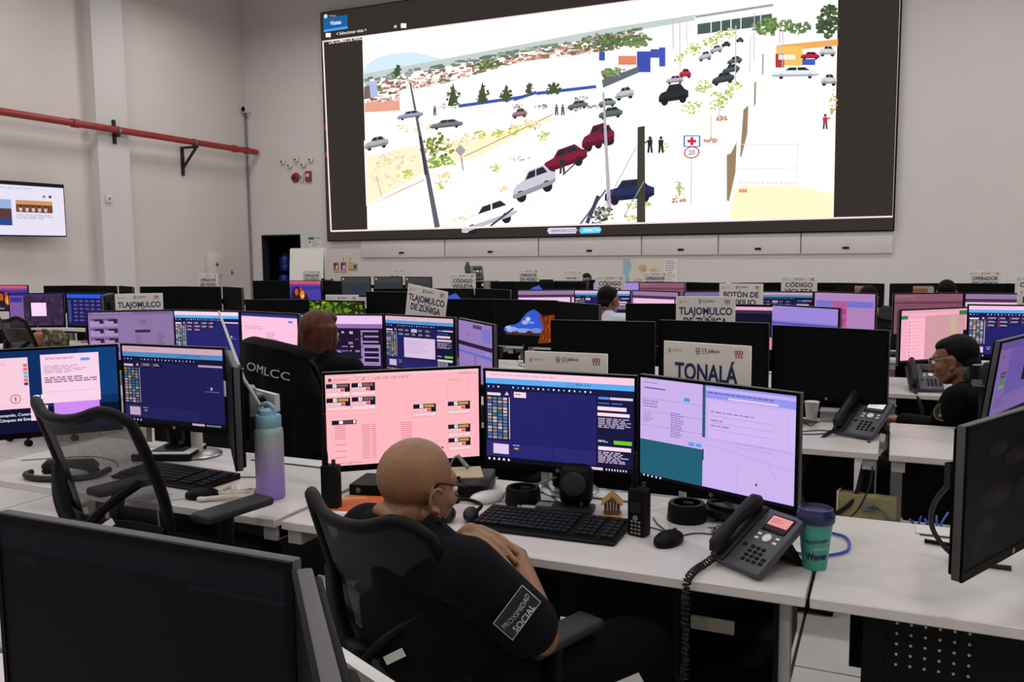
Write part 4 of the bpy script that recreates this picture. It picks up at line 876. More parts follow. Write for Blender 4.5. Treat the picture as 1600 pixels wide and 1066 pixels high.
def s_dispatch(d, var=0, tint=1.0):
    T = lambda c: tuple(min(255, v * tint) for v in c)
    d.rect(0, 0, 1, 1, T((36, 34, 104))); d.rect(0, 0, 1, .075, T((250, 206, 228))); d.scribble(.03, .03, .5, .05, 1, T((225, 170, 200)), words=8, seed=var)
    d.rect(0, .075, 1, .135, T((92, 172, 244))); d.scribble(.62, .095, .8, .115, 1, T((60, 120, 200)), words=4, seed=var + 1)
    for k in range(3): d.frame(.56 + .035 * k, .085, .578 + .035 * k, .125, .002, T((50, 90, 160)))
    d.rect(0, .135, 1, .205, T((26, 26, 66)))
    for k in range(19): d.ell(.02 + .035 * k + (.07 if k > 2 else 0), .168, .006, .011, T(((190, 210, 245), (110, 170, 240), (245, 245, 255))[(k * 7 + var) % 3]), 8)
    d.rect(0, .205, .175, 1, T((28, 28, 74))); d.rect(.01, .235, .105, .265, T((245, 215, 235))); d.poly([(.135, .255), (.15, .215), (.165, .255)], T((235, 200, 225)))
    rr = random.Random(40 + var)
    for k in range(13):
        y = .285 + k * .036
        for q in range(4): d.rect(.012 + .037 * q, y, .04 + .037 * q, y + .026, T(rr.choice([(210, 190, 190), (60, 110, 150), (120, 130, 170), (180, 150, 60), (70, 130, 160), (190, 160, 150)])))
    d.rect(.165, .28, .17, .74, T((225, 225, 245))); d.rect(.0, .77, .175, .94, T((44, 44, 110))); d.rect(.05, .8, .16, .91, T((230, 200, 235)))
    if var in (0, 2, 4):
        d.rect(.2, .215, .285, .275, T((248, 220, 232))); d.scribble(.21, .235, .275, .255, 1, T((120, 80, 110)), words=4)
    if var in (1, 3, 5):
        n = 2 if var == 1 else 10
        for k in range(n):
            x, y = .19 + .115 * (k % 4), .215 + .07 * (k // 4); d.rect(x, y, x + .1, y + .058, T((24, 22, 50))); d.rect(x, y, x + .006, y + .058, T((200, 60, 80))); d.scribble(x + .015, y + .008, x + .09, y + .045, 2, T((200, 190, 220)), seed=k)
    if var == 6:
        for k in range(10):
            x, y = .19 + .1 * (k % 5), .22 + .075 * (k // 5); d.rect(x, y, x + .085, y + .06, T((26, 22, 46) if k != 2 else (230, 205, 240))); d.scribble(x + .01, y + .012, x + .08, y + .05, 2, T((200, 190, 220)), seed=k)
        d.rect(.28, .38, .735, .74, T((244, 214, 250)))
        for k in range(6): d.rect(.31, .44 + .04 * k, .31 + .36 * rr.uniform(.6, 1), .447 + .04 * k, T((190, 160, 205)))
    d.rect(.185, .78, .755, .785, T((24, 22, 66))); d.rect(.185, .785, .755, .935, T((42, 40, 112))); d.rect(.465, .79, .468, .935, T((24, 22, 66))); d.scribble(.19, .8, .25, .815, 1, T((200, 190, 225)), words=3); d.rect(.2, .83, .23, .85, T((200, 160, 60)))
    if var in (1, 3):
        d.ell(.88, .5, .012, .02, T((190, 190, 235))); d.rect(.82, .535, .95, .543, T((130, 130, 190))); d.rect(.74, .205, .743, .94, T((24, 22, 66))); d.rect(.76, .205, .99, .23, T((225, 190, 225)))
    else:
        d.rect(.757, .205, 1, .945, T((24, 24, 62))); d.rect(.77, .21, .84, .235, T((80, 150, 235))); d.rect(.845, .21, .99, .235, T((235, 205, 230)))
        d.scribble(.77, .27, .97, .29, 1, T((70, 120, 210)), words=3); d.rect(.765, .31, .95, .35, T((250, 222, 240))); d.rect(.765, .375, .97, .41, T((250, 222, 240)))
        d.scribble(.77, .43, .985, .54, 6, T((190, 175, 205)), seed=var + 6); d.rect(.87, .66, .985, .7, T((110, 205, 50))); d.scribble(.77, .665, .85, .69, 2, T((220, 220, 240)), words=2)
        d.rect(.77, .73, .98, .77, T((250, 222, 240))); d.scribble(.77, .785, .985, .91, 7, T((205, 185, 215)), seed=var + 7)
    d.rect(0, .945, 1, 1, T((14, 14, 26)))
    for k in range(5): d.ell(.02 + .035 * k, .972, .008, .014, T((230, 225, 240)), 8)
    d.rect(.68, .958, .8, .985, T((240, 200, 225)))
    for k in range(8): d.rect(.82 + .018 * k, .962, .828 + .018 * k, .982, T((220, 220, 235)))
def s_browser(d):
    d.rect(0, 0, 1, 1, (200, 172, 236)); d.rect(0, 0, .455, .62, (204, 178, 236)); d.rect(0, .62, .44, .97, (34, 96, 116)); d.rect(.435, 0, .455, .5, (46, 90, 122))
    d.scribble(.02, .04, .2, .055, 1, (150, 120, 190), words=4, seed=1); d.rect(.03, .09, .18, .105, (130, 100, 170))
    for y in (.2, .33, .47): d.rect(.01, y, .43, y + .004, (160, 134, 200))
    d.scribble(.02, .22, .13, .3, 3, (160, 130, 195), seed=2); d.rect(.31, .15, .35, .185, (70, 150, 240)); d.scribble(.02, .35, .1, .45, 5, (170, 140, 205), seed=3); d.scribble(.22, .31, .31, .56, 11, (150, 120, 185), seed=4)
    d.rect(.345, .57, .385, .605, (90, 160, 245)); d.rect(.395, .57, .43, .605, (90, 160, 245))
    d.rect(.455, 0, 1, .12, (150, 150, 238)); d.rect(.455, .02, 1, .05, (196, 180, 244)); d.scribble(.47, .06, .9, .085, 1, (110, 100, 190), words=14, seed=6); d.rect(.6, .095, .9, .115, (226, 200, 246))
    d.rect(.47, .13, 1, .5, (210, 184, 242)); d.frame(.475, .14, .96, .5, .0015, (180, 150, 220))
    d.scribble(.49, .24, .86, .255, 1, (120, 96, 150), words=9, seed=7); d.scribble(.49, .32, .61, .335, 1, (120, 96, 150), words=3, seed=8); d.scribble(.49, .37, .62, .385, 1, (120, 96, 150), words=3, seed=9)
    for y in (.28, .345, .41): d.rect(.49, y, .88, y + .003, (170, 140, 208))
    d.rect(.44, .52, 1, 1, (206, 180, 240)); d.line(.44, .64, 1, .84, .003, (226, 170, 200)); d.line(.66, .7, .66, .95, .002, (186, 160, 220)); d.line(.84, .6, .9, .8, .002, (160, 140, 200)); d.line(.46, .56, .98, .66, .002, (176, 150, 214))
    d.frame(.66, .5, .86, .545, .002, (160, 140, 230)); d.ell(.78, .85, .006, .014, (110, 60, 100)); d.rect(.44, .61, .447, .72, (40, 24, 50)); d.rect(0, .97, 1, 1, (14, 14, 22))
    for k in range(5): d.ell(.03 + .03 * k, .985, .007, .01, (220, 220, 235), 8)
def s_maps(d):
    d.rect(0, 0, 1, 1, (10, 46, 96)); d.rect(.75, 0, 1, .6, (14, 62, 122)); d.rect(0, .7, 1, 1, (16, 16, 48)); d.rect(0, .08, .42, .7, (250, 206, 222)); d.rect(.03, .14, .28, .17, (244, 196, 214)); d.frame(.03, .14, .28, .17, .001, (205, 160, 180))
    d.line(0, .5, .3, .68, .002, (226, 180, 196)); d.line(.1, .2, .2, .66, .002, (232, 190, 204)); d.ring(.33, .58, .034, .058, .2, (176, 130, 130)); d.poly([(.33, .54), (.337, .58), (.33, .62), (.323, .58)], (190, 90, 90)); d.ell(.19, .42, .005, .014, (190, 60, 80))
    for k, c in enumerate(((230, 110, 90), (230, 110, 90), (110, 180, 230), (110, 180, 230), (230, 120, 60), (60, 60, 120))): d.rect(.39, .16 + .045 * k, .415, .195 + .045 * k, c)
    d.text('C5', .43, .64, .09, (240, 240, 250), bold=.03); d.rect(.5, .06, .88, .66, (250, 212, 234)); d.scribble(.53, .1, .72, .13, 2, (180, 140, 170), seed=2); d.rect(.76, .12, .82, .155, (90, 160, 240)); d.scribble(.52, .2, .8, .3, 5, (200, 160, 190), seed=3); d.scribble(.52, .34, .86, .42, 3, (130, 100, 130), words=7, seed=4); d.rect(.51, .52, .87, .525, (220, 180, 205)); d.rect(.57, .66, .87, .86, (206, 140, 244)); d.rect(.42, .68, .53, .86, (250, 200, 220))
    d.text('Coordinación, Comando, Control,', .02, .79, .034, (235, 235, 245), bold=.012, width=.42); d.text('Comunicaciones y Cómputo del Estado', .02, .85, .034, (235, 235, 245), bold=.012, width=.42)
    for k, c in enumerate(((230, 200, 230), (230, 200, 60), (80, 120, 220))): d.ell(.08 + .05 * k, .965, .008, .014, c, 8)
def s_sheet(d, bg=(246, 176, 196)):
    d.rect(0, 0, 1, 1, bg); d.rect(0, 0, 1, .06, tuple(v * .96 for v in bg)); d.line(0, .14, 1, .1, .003, (190, 130, 150)); d.rect(0, .1, .1, .17, (50, 120, 80)); d.rect(.88, .04, 1, .13, (50, 120, 80)); d.rect(.1, .17, .36, .95, tuple(min(255, v * 1.05) for v in bg)); d.rect(.36, .12, .98, .95, (212, 156, 164)); d.rect(.74, .14, .84, .6, (196, 178, 150))
    for k in range(11): d.rect(.12, .22 + .065 * k, .14, .235 + .065 * k, (90, 60, 80)); d.scribble(.17, .22 + .065 * k, .33, .235 + .065 * k, 1, (214, 150, 176), words=3, seed=k)
    d.rect(0, .96, 1, 1, (40, 30, 44))
def s_pinkpage(d):
    d.rect(0, 0, 1, 1, (255, 198, 226)); d.rect(0, 0, 1, .06, (44, 44, 110)); d.rect(0, .06, 1, .07, (110, 140, 220)); d.rect(.84, .12, .92, .16, (100, 130, 230))
    for y in (.2, .36, .62): d.rect(.02, y, .98, y + .004, (232, 172, 204))
    d.scribble(.45, .36, .66, .6, 8, (214, 160, 190), seed=1); d.scribble(.05, .25, .4, .33, 3, (220, 166, 196), seed=2); d.rect(0, .95, 1, 1, (90, 60, 90))
def s_greypanels(d):
    d.rect(0, 0, 1, 1, (140, 116, 164)); d.rect(0, 0, 1, .06, (120, 98, 146)); d.scribble(.05, .02, .8, .05, 1, (170, 140, 190), words=10)
    for r in range(4):
        for c in range(2):
            x, y = .02 + .165 * c, .13 + .2 * r; d.rect(x, y, x + .155, y + .17, (170, 140, 190)); d.rect(x, y, x + .155, y + .05, (110, 90, 130)); d.rect(x + .05, y + .02, x + .12, y + .06, (40, 32, 56)); d.rect(x + .11, y + .02, x + .155, y + .11, (44, 34, 58))
    d.frame(.58, .14, .74, .3, .002, (110, 90, 130)); d.scribble(.6, .17, .7, .27, 5, (100, 84, 120), seed=1); d.frame(.84, .1, .98, .35, .002, (120, 98, 140)); d.rect(.54, .38, .72, .44, (50, 44, 80)); d.scribble(.54, .5, .62, .95, 14, (110, 90, 134), seed=2); d.scribble(.8, .45, .9, .95, 14, (110, 90, 134), seed=3)
def s_darkapp(d):
    d.rect(0, 0, 1, 1, (30, 22, 44)); d.rect(0, 0, 1, .16, (236, 200, 240)); d.rect(0, .16, 1, .24, (150, 110, 170)); rr = random.Random(5)
    for k in range(46): x, y = rr.uniform(.02, .7), rr.choice([.3, .36, .44, .5, .58, .66, .74, .82]); d.rect(x, y, x + rr.uniform(.02, .07), y + rr.uniform(.015, .05), rr.choice([(150, 120, 180), (200, 170, 220), (100, 80, 140), (70, 56, 100)]))
    for k in range(7): d.rect(.74 + .04 * (k % 2), .28 + .1 * k, .95, .31 + .1 * k, (170, 140, 200)); d.rect(.74, .3 + .1 * k, .76, .38 + .1 * k, (150, 120, 190))
    d.frame(.76, .55, .97, .95, .02, (160, 130, 190))
def s_windows(d):
    c = (150, 122, 186); d.rect(0, 0, 1, 1, c); d.rect(0, .36, 1, .43, (36, 30, 60)); d.rect(.45, .04, .7, .1, (90, 60, 90)); d.rect(.72, .08, .95, .3, (120, 116, 200)); d.rect(0, .52, 1, .56, (90, 110, 200)); d.rect(.5, .56, .515, 1, (40, 36, 80)); d.rect(0, .76, 1, .765, (70, 50, 100)); d.rect(.8, .46, .9, .5, (110, 160, 230)); d.rect(.3, .2, .32, .24, (90, 70, 130))
def s_table(d):
    d.rect(0, 0, 1, 1, (176, 132, 186)); d.rect(.03, .2, .97, .36, (116, 112, 206)); d.rect(.03, .4, .1, .52, (196, 50, 80)); d.rect(.3, .22, .55, .98, (180, 90, 150)); rr = random.Random(2)
    for k in range(9): d.rect(.3, .42 + .062 * k, .42 + .12 * rr.random(), .47 + .062 * k, (205, 40, 90) if k % 2 else (150, 60, 140)); d.rect(.6, .44 + .06 * k, .95, .444 + .06 * k, (150, 110, 170))
    for k in range(5): d.rect(.6 + .08 * k, .38, .603 + .08 * k, .97, (156, 116, 172))
def s_violet(d):
    d.rect(0, 0, 1, 1, (138, 120, 206)); d.rect(0, .0, 1, .3, (156, 136, 214)); d.rect(0, .33, 1, .38, (84, 80, 190)); d.scribble(.05, .45, .9, .95, 9, (120, 104, 190), seed=3)
def s_green_rows(d):
    d.rect(0, 0, 1, 1, (122, 96, 160)); d.rect(0, 0, 1, .1, (96, 78, 150)); d.rect(.3, .1, 1, .75, (104, 84, 160))
    for k in range(4): d.rect(.13, .42 + .045 * k, .27 - .01 * k, .45 + .045 * k, (60, 130, 60) if k > 1 else (60, 80, 70))
    d.rect(.13, .6, .25, .64, (80, 170, 60)); d.scribble(.08, .76, .3, .92, 8, (100, 80, 130), seed=4); d.rect(.12, .2, .14, .22, (60, 40, 80))
    for k in range(6): d.rect(.45, .3 + .1 * k, .96, .304 + .1 * k, (90, 74, 140))
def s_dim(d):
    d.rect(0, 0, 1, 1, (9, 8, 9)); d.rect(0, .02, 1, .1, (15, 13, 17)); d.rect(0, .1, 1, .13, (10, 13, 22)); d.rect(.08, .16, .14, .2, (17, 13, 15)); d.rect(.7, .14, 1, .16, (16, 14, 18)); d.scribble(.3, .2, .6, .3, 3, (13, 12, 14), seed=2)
def s_painted_reflections(d):  # dim room reflections drawn as faint blotches in the screen's pixel colours
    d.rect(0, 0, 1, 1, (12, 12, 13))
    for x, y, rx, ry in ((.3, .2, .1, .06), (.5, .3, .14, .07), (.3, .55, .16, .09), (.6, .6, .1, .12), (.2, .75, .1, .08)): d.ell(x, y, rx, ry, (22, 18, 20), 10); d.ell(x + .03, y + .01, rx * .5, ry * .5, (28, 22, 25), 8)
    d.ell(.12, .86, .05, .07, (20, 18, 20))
def s_mountain(d):
    d.rect(0, 0, 1, 1, (74, 60, 160)); d.rect(0, 0, 1, .1, (214, 90, 110)); d.rect(0, .1, 1, .17, (150, 70, 140)); d.poly([(0, .28), (.3, .2), (.6, .26), (1, .22), (1, .34), (0, .4)], (60, 50, 130)); d.poly([(.0, 1), (.05, .5), (.2, .24), (.35, .28), (.55, .6), (.7, 1)], (40, 28, 40))
    for x, y, rx, ry, c in ((.22, .48, .06, .16, (190, 80, 40)), (.4, .6, .08, .2, (220, 130, 40)), (.36, .35, .04, .1, (170, 70, 50)), (.42, .66, .04, .1, (250, 190, 80))): d.ell(x, y, rx, ry, c, 10)
    d.poly([(.4, 1), (.6, .8), (1, .84), (1, 1)], (34, 26, 50)); d.rect(.08, .84, .16, .92, (210, 205, 225)); d.rect(.08, .94, .3, .97, (190, 185, 205))
def s_forest(d):
    d.rect(0, 0, 1, 1, (30, 44, 16)); rr = random.Random(8)
    for k in range(260): x, y = rr.random(), rr.random(); d.ell(x, y, rr.uniform(.015, .05), rr.uniform(.02, .06), rr.choice([(70, 110, 20), (110, 140, 30), (40, 60, 20), (90, 120, 26), (24, 34, 14)] + ([(150, 170, 40)] if x < .3 else [])), 6)
    for x, h in ((.5, .45), (.62, .35), (.7, .32), (.05, .2)): d.poly([(x - .03, 1), (x, 1 - h), (x + .03, 1)], (220, 160, 160))
def s_cave(d):
    d.rect(0, 0, 1, 1, (8, 7, 7)); d.poly([(.18, .70), (.2, .62), (.27, .57), (.36, .56), (.43, .5), (.5, .36), (.58, .24), (.66, .19), (.73, .25), (.78, .38), (.80, .55), (.79, .74), (.6, .76), (.4, .77), (.26, .76)], (50, 90, 205))
    for x, y, rx, ry, c in ((.32, .68, .1, .07, (150, 164, 226)), (.5, .7, .2, .06, (136, 156, 224)), (.7, .68, .09, .06, (110, 136, 216)), (.52, .5, .05, .05, (160, 174, 230)), (.57, .42, .04, .05, (186, 194, 236)), (.62, .5, .05, .03, (120, 146, 222)), (.26, .63, .05, .04, (176, 180, 230))): d.ell(x, y, rx, ry, c, 12)
    rr = random.Random(4); d.poly([(.2, .74), (.3, .745), (.34, .72), (.37, .73), (.39, .69), (.41, .73), (.45, .745), (.53, .74), (.56, .70), (.6, .68), (.63, .72), (.68, .745), (.8, .73), (.8, .84), (.22, .84)], (70, 44, 34)); d.rect(.18, .80, .82, .9, (10, 8, 8))
    d.poly([(.74, .25), (.8, .34), (.98, .3), (.99, .7), (.9, .95), (.72, .98), (.8, .6)], (120, 54, 18))
    for k in range(60): d.ell(rr.uniform(.8, .98), rr.uniform(.34, .9), rr.uniform(.004, .012), rr.uniform(.02, .05), rr.choice([(190, 90, 26), (90, 36, 14), (60, 24, 10), (150, 66, 20)]), 6)
def s_skypeek(d): d.rect(0, 0, 1, 1, (10, 10, 12)); d.poly([(.35, .4), (.5, .2), (.65, .12), (.75, .3), (.72, .55), (.35, .6)], (60, 90, 200)); d.poly([(.35, .4), (.5, .3), (.5, .5), (.36, .5)], (200, 205, 235))
def s_pinkdark(d):
    d.rect(0, 0, 1, 1, (20, 20, 40)); d.rect(0, .02, 1, .09, (236, 170, 210)); d.rect(0, .09, 1, .16, (60, 44, 70)); d.poly([(.0, .2), (.3, .2), (.4, .5), (.55, .75), (.4, .9), (0, .95)], (214, 130, 150)); d.poly([(.05, .2), (.35, .2), (.5, .4), (.3, .45)], (70, 70, 110)); d.ell(.45, .72, .06, .1, (150, 60, 70)); d.rect(.1, .75, .5, .9, (230, 150, 170)); d.poly([(.55, .7), (.75, .66), (.8, .9), (.55, .94)], (190, 90, 90)); d.poly([(.86, .6), (.95, .7), (.97, .95), (.85, .97)], (225, 130, 140))
def s_purplemap(d):
    d.rect(0, 0, 1, 1, (56, 40, 66)); rr = random.Random(6)
    for k in range(60): d.ell(rr.random(), rr.random(), .04, .07, rr.choice([(66, 46, 76), (46, 34, 56), (74, 52, 82)]), 7)
    d.rect(0, 0, .26, 1, (126, 88, 156)); d.rect(.02, .1, .24, .26, (60, 50, 150)); d.rect(0, 0, 1, .06, (56, 48, 110)); d.rect(.4, .28, .68, .7, (250, 214, 250))
def s_grid(d):
    d.rect(0, 0, 1, 1, (26, 24, 78)); d.rect(0, .02, 1, .14, (40, 90, 220)); d.rect(.02, .2, .1, .9, (60, 70, 120))
    for r in range(6):
        for c in range(6): d.rect(.16 + .14 * c, .2 + .12 * r, .26 + .14 * c, .27 + .12 * r, (70, 60, 130)); d.rect(.17 + .14 * c, .22 + .12 * r, .22 + .14 * c, .24 + .12 * r, (130, 110, 180))
def s_brownpeek(d): d.rect(0, 0, 1, 1, (12, 11, 11)); d.rect(.42, .06, .8, .5, (110, 72, 50)); d.rect(.42, .06, .8, .14, (130, 100, 90)); d.rect(.7, .1, .82, .3, (120, 116, 112))
def s_mauve(d): d.rect(0, 0, 1, 1, (128, 76, 96)); d.rect(0, 0, 1, .16, (140, 88, 108)); d.rect(0, .2, 1, .24, (96, 54, 76)); d.rect(.02, .04, .3, .09, (150, 100, 118))
def s_lilacdoc(d): d.rect(0, 0, 1, 1, (124, 104, 150)); d.rect(.0, .2, .25, .32, (70, 60, 190)); d.rect(.3, .2, .6, .8, (120, 100, 120)); d.scribble(.32, .24, .56, .76, 8, (96, 80, 100), seed=1); d.rect(.82, .15, .98, .5, (56, 70, 84))
def s_pinkdoc(d):
    d.rect(0, 0, 1, 1, (226, 180, 214)); d.rect(0, 0, 1, .12, (150, 120, 160)); d.rect(.0, .12, 1, .2, (70, 50, 80)); d.rect(.05, .22, .92, .95, (240, 196, 226)); d.scribble(.3, .35, .6, .85, 7, (190, 140, 180), seed=2); d.rect(.92, .2, .95, .95, (60, 44, 80)); d.rect(.1, .5, .8, .95, (250, 200, 230))

# ------------------------------------------------------------------ monitors
MW, MH = .54, .34
def mon_housing():
    b = BM(); box(b, MW, .020, MH, TR(0, .012, MH / 2), .004); return new_mesh('housing', b, 'monitor_rim')
def mon_back():
    b = BM(); box(b, MW - .016, .012, MH - .016, TR(0, .026, MH / 2), .005); box(b, .30, .03, .2, TR(0, .042, MH / 2), .012); return new_mesh('back_cover', b, 'monitor_black')
def mon_bezel():
    b = BM(); t, bt = .009, .021
    bx(b, -MW / 2, MW / 2, -.003, .003, MH - t, MH - .0005); bx(b, -MW / 2, MW / 2, -.003, .003, .0005, bt); bx(b, -MW / 2 + .0005, -MW / 2 + t, -.003, .003, bt, MH - t); bx(b, MW / 2 - t, MW / 2 - .0005, -.003, .003, bt, MH - t)
    return new_mesh('bezel', b, 'monitor_black', 0)
def mon_logo():
    b = BM(); cyl(b, .007, .007, .001, TR(0, -.0028, .0105, R(90)), 16); return new_mesh('logo', b, 'steel')
def monitor(x, y, zt, yaw, screen, label, group=None, tilt=0.0, logo=True):
    t = thing('monitor', label, 'monitor', (x, y, zt - MH), R(yaw), group)
    if tilt: t.rotation_euler = (R(tilt), 0, R(yaw))
    put('housing', shared('mh', mon_housing), t); put('back_cover', shared('mb', mon_back), t); put('bezel', shared('mz', mon_bezel), t)
    if logo: put('logo', shared('ml', mon_logo), t)
    d = Draw(SW, SH); screen(d); d.build('screen', 'screen_pixels', t, TR(0, -.0005, MH - .009))
    return t
def mount(mons, pole, base_z, label, group='monitor mounts', bar='dark_grey', off=.115, ext=.02, via=None):
    """white curved crossbar on a round-footed pole, one bracket behind each monitor"""
    px, py = pole; t = thing('monitor_mount', label, 'mount', (px, py, base_z), 0, group)
    zc = mons[0][2] - MH / 2 - base_z; pts = []; backs = []
    for (x, y, zt, yaw) in mons:
        a = R(yaw); n = Vector((-math.sin(a), math.cos(a), 0)); b = Vector((x - px, y - py, zc)); backs.append((b, n, yaw)); pts.append(b + n * off)
    if len(pts) == 1: pts = [pts[0] - Vector((.2, 0, 0)), pts[0], pts[0] + Vector((.2, 0, 0))]
    e0 = pts[0] + (pts[0] - pts[1]).normalized() * ext; e1 = pts[-1] + (pts[-1] - pts[-2]).normalized() * ext
    if via: pts.insert(1, Vector((via[0] - px, via[1] - py, zc)))
    path = smooth_path([e0] + pts + [e1], 6)
    bm = BM(); sweep(bm, path, .018, .06); part('crossbar', bm, bar, t)
    for b, n, yaw in backs:
        bm = BM(); box(bm, .1, .05, .1, TR(0, -.028, 0), .006); box(bm, .05, off - .075, .05, TR(0, (off - .115) / 2, 0), .004); part('bracket', bm, 'grey_plastic' if bar == 'white_enamel' else 'dark_grey', t, b + n * .09, (0, 0, R(yaw)))
        bm = BM(); cyl(bm, .018, .016, .03, TR(.02, .012, 0, 0, R(90)), 14); part('knob', bm, 'black_plastic', t, b + n * .09, (0, 0, R(yaw)))
    j = min(path, key=lambda p: p.x ** 2 + p.y ** 2); bm = BM()
    cyl(bm, .024, .024, zc + .02, TR(j.x, j.y, .0), 20); part('pole', bm, 'white_enamel' if bar == 'white_enamel' else 'desk_leg', t)
    bm = BM(); cyl(bm, .018, .018, zc - .02, TR(j.x - .045, j.y, .0), 16); part('support_post', bm, 'black_plastic', t)
    bm = BM(); lathe(bm, [(0, 0), (.095, 0), (.1, .006), (.09, .014), (.03, .018), (0, .018)], 32, TR(j.x, j.y, .0005)); part('foot', bm, 'steel', t)
    return t
DZT = .76
def desk_parts():
    top = BM(); bx(top, -.77, .77, 0, .70, DZT - .028, DZT, .003, 1)
    flap = BM(); bx(flap, -.2, .2, .60, .68, DZT + .0005, DZT + .004, .001, 1)
    slot = BM(); bx(slot, -.19, .19, .588, .598, DZT + .0005, DZT + .0015)
    beam = BM(); bx(beam, -.70, .70, .36, .41, DZT - .09, DZT - .029)
    mod = BM(); bx(mod, -.70, .66, .64, .66, .31, DZT - .03)
    legs = []
    for s in (-1, 1):
        b = BM(); bx(b, s * .735 - .025, s * .735 + .025, .03, .08, DZT - .075, DZT - .029, .003, 1); bx(b, s * .735 - .025, s * .735 + .025, .58, .63, .02, DZT - .029, .003, 1); bx(b, s * .735 - .03, s * .735 + .03, .04, .68, 0, .03, .004, 1); bx(b, s * .735 - .025, s * .735 + .025, .02, .66, DZT - .075, DZT - .029); legs.append(b)
    return [('desk_top', new_mesh('desk_top', top, 'desk_top', 0)), ('cable_flap', new_mesh('cable_flap', flap, 'white_plastic', 0)), ('cable_slot', new_mesh('cable_slot', slot, 'black_plastic', 0)), ('beam', new_mesh('beam', beam, 'black_metal', 0)), ('modesty_panel', new_mesh('modesty_panel', mod, 'black_metal', 0))] + [('leg', new_mesh('leg', b, 'desk_leg', 0)) for b in legs]
DESK = desk_parts()
def desk(xc, yf, label, flap=0.0, skip=None):
    t = thing('desk', label, 'desk', (xc, yf, 0), 0, 'white office desks in rows')
    for i, (n, me) in enumerate(DESK):
        if skip is not None and n == 'leg' and i == (5 if skip < 0 else 6): continue      # this side rests on its neighbour's post
        put(n, me, t, (flap, 0, 0) if n.startswith('cable_') else (0, 0, 0))
    return t
# ------------------------------------------------------------------ signs
NAVY = (38, 42, 88)
def sign(x, y, zt, yaw, lines, label, drop=None, roll=0.0, group='white desk signs'):
    t = thing('desk_sign', label, 'sign', (x, y, zt - .21), R(yaw), group); t.rotation_euler = (0, R(roll), R(yaw))
    b = BM(); box(b, .297, .005, .21, TR(0, .003, .105), .002, 1); part('board', b, 'sign_board', t)
    drop = zt - .21 - DZT - .0005; b = BM()
    for s in (-.08, .08): bx(b, s - .012, s + .012, .006, .012, -drop, .05)
    part('bracket', b, 'white_plastic', t, smooth=0)
    d = Draw(.297, .21, .0004)
    d.ell(.075, .13, .016, .03, (176, 172, 172), 10); d.poly([(.055, .17), (.095, .17), (.075, .1)], (166, 162, 162)); d.text('Jalisco', .115, .15, .045, (160, 156, 158))
    d.poly([(.385, .075), (.43, .075), (.43, .15), (.4075, .185), (.385, .15)], (60, 60, 84)); d.poly([(.393, .085), (.422, .085), (.422, .145), (.4075, .17), (.393, .145)], (206, 202, 198)); d.ell(.4075, .125, .008, .016, (60, 60, 84), 8)
    d.text('C5 Jalisco', .45, .135, .05, (60, 58, 80), bold=.02); d.scribble(.45, .15, .59, .165, 1, (130, 126, 136), words=4)
    d.rect(.82, .08, .91, .14, (170, 60, 66))
    for k in range(3): d.rect(.828 + .028 * k, .09, .842 + .028 * k, .13, (214, 190, 188)); d.rect(.83 + .03 * k, .15, .845 + .03 * k, .19, (110, 90, 100))
    n = len(lines)
    for i, (s, wd) in enumerate(lines):
        hgt = .17 if n == 2 else .24; yb = (.44 + .25 * i) if n == 2 else .56
        if s == '~': d.scribble(.5 - wd / 2, .5, .5 + wd / 2, .62, 1, (120, 122, 146), .9, 3)
        else: d.text(s, .5, yb, hgt, NAVY, 'C', .03, wd)
    d.poly([(0, 1), (0, .9), (.2, .96), (.6, .97), (1, .88), (1, 1)], (150, 156, 190)); d.poly([(0, 1), (0, .94), (.3, .985), (.7, .99), (1, .93), (1, 1)], (206, 202, 198))
    d.build('print', 'ink', t, TR(0, .0, .21)); return t
TL2 = [('TLAJOMULCO', .9), ('DE ZÚÑIGA', .74)]; CV2 = [('CÓDIGO', .76), ('VIOLETA', .8)]; OP2 = [('OPERADOR', .78), ('DE VIDEO', .78)]; BA2 = [('BOTÓN DE', .8), ('AUXILIO', .68)]
# ------------------------------------------------------------------ desks in rows
ROWF = {0: .425, 1: 2.065, 2: 3.70, 3: 5.34, 4: 7.02, 5: 9.2, 6: 11.7}
desk(-.90, ROWF[0], 'white desk nearest the camera under the dark foreground monitors')
desk(-2.50, ROWF[1], 'white desk with the purple water bottle and joystick', .36); desk(-.935, ROWF[1], 'white desk of the bald man with the teal cup', 0, 1); desk(.615, ROWF[1], 'white front desk at the right edge with perforated panel', -.33, -1)
for k, d in enumerate(('left of the woman', 'of the woman in black', 'with the grey phone behind the TONALÁ sign', 'beside the man with the arm patch')): desk((-3.95, -2.38, -.80, .78)[k], ROWF[2], 'white second-row desk ' + d)
for x, d in ((-7.15, 'at the far left with the purple map screen'), (-4.0, 'with the green forest wallpaper screen'), (-2.41, 'with the blue cave wallpaper screen'), (-.83, 'under the BOTÓN DE AUXILIO sign'), (.75, 'with the pink spreadsheet screen')): desk(x, ROWF[3], 'white third-row desk ' + d)
for x, d in ((-8.75, 'at the far left end'), (-7.15, 'of the black monitors beside the left OPERADOR DE VIDEO sign'), (-4.0, 'under the left CÓDIGO VIOLETA sign'), (-2.41, 'under the middle CÓDIGO VIOLETA sign'), (-.83, 'under the right CÓDIGO VIOLETA sign'), (.75, 'with the mauve screen at the right')): desk(x, ROWF[4], 'white fourth-row desk ' + d)
for x, d in ((-7.4, 'with the purple mountain wallpaper'), (-4.0, 'with the desk phone on a box'), (-2.41, 'in front of the map poster'), (-.83, 'right of the map poster'), (.75, 'at the right end')): desk(x, ROWF[5], 'white fifth-row desk ' + d)
for x, d in ((-7.6, 'with the white monitor stand'), (-4.4, 'of the far person in blue')): desk(x, ROWF[6], 'white last-row desk ' + d)

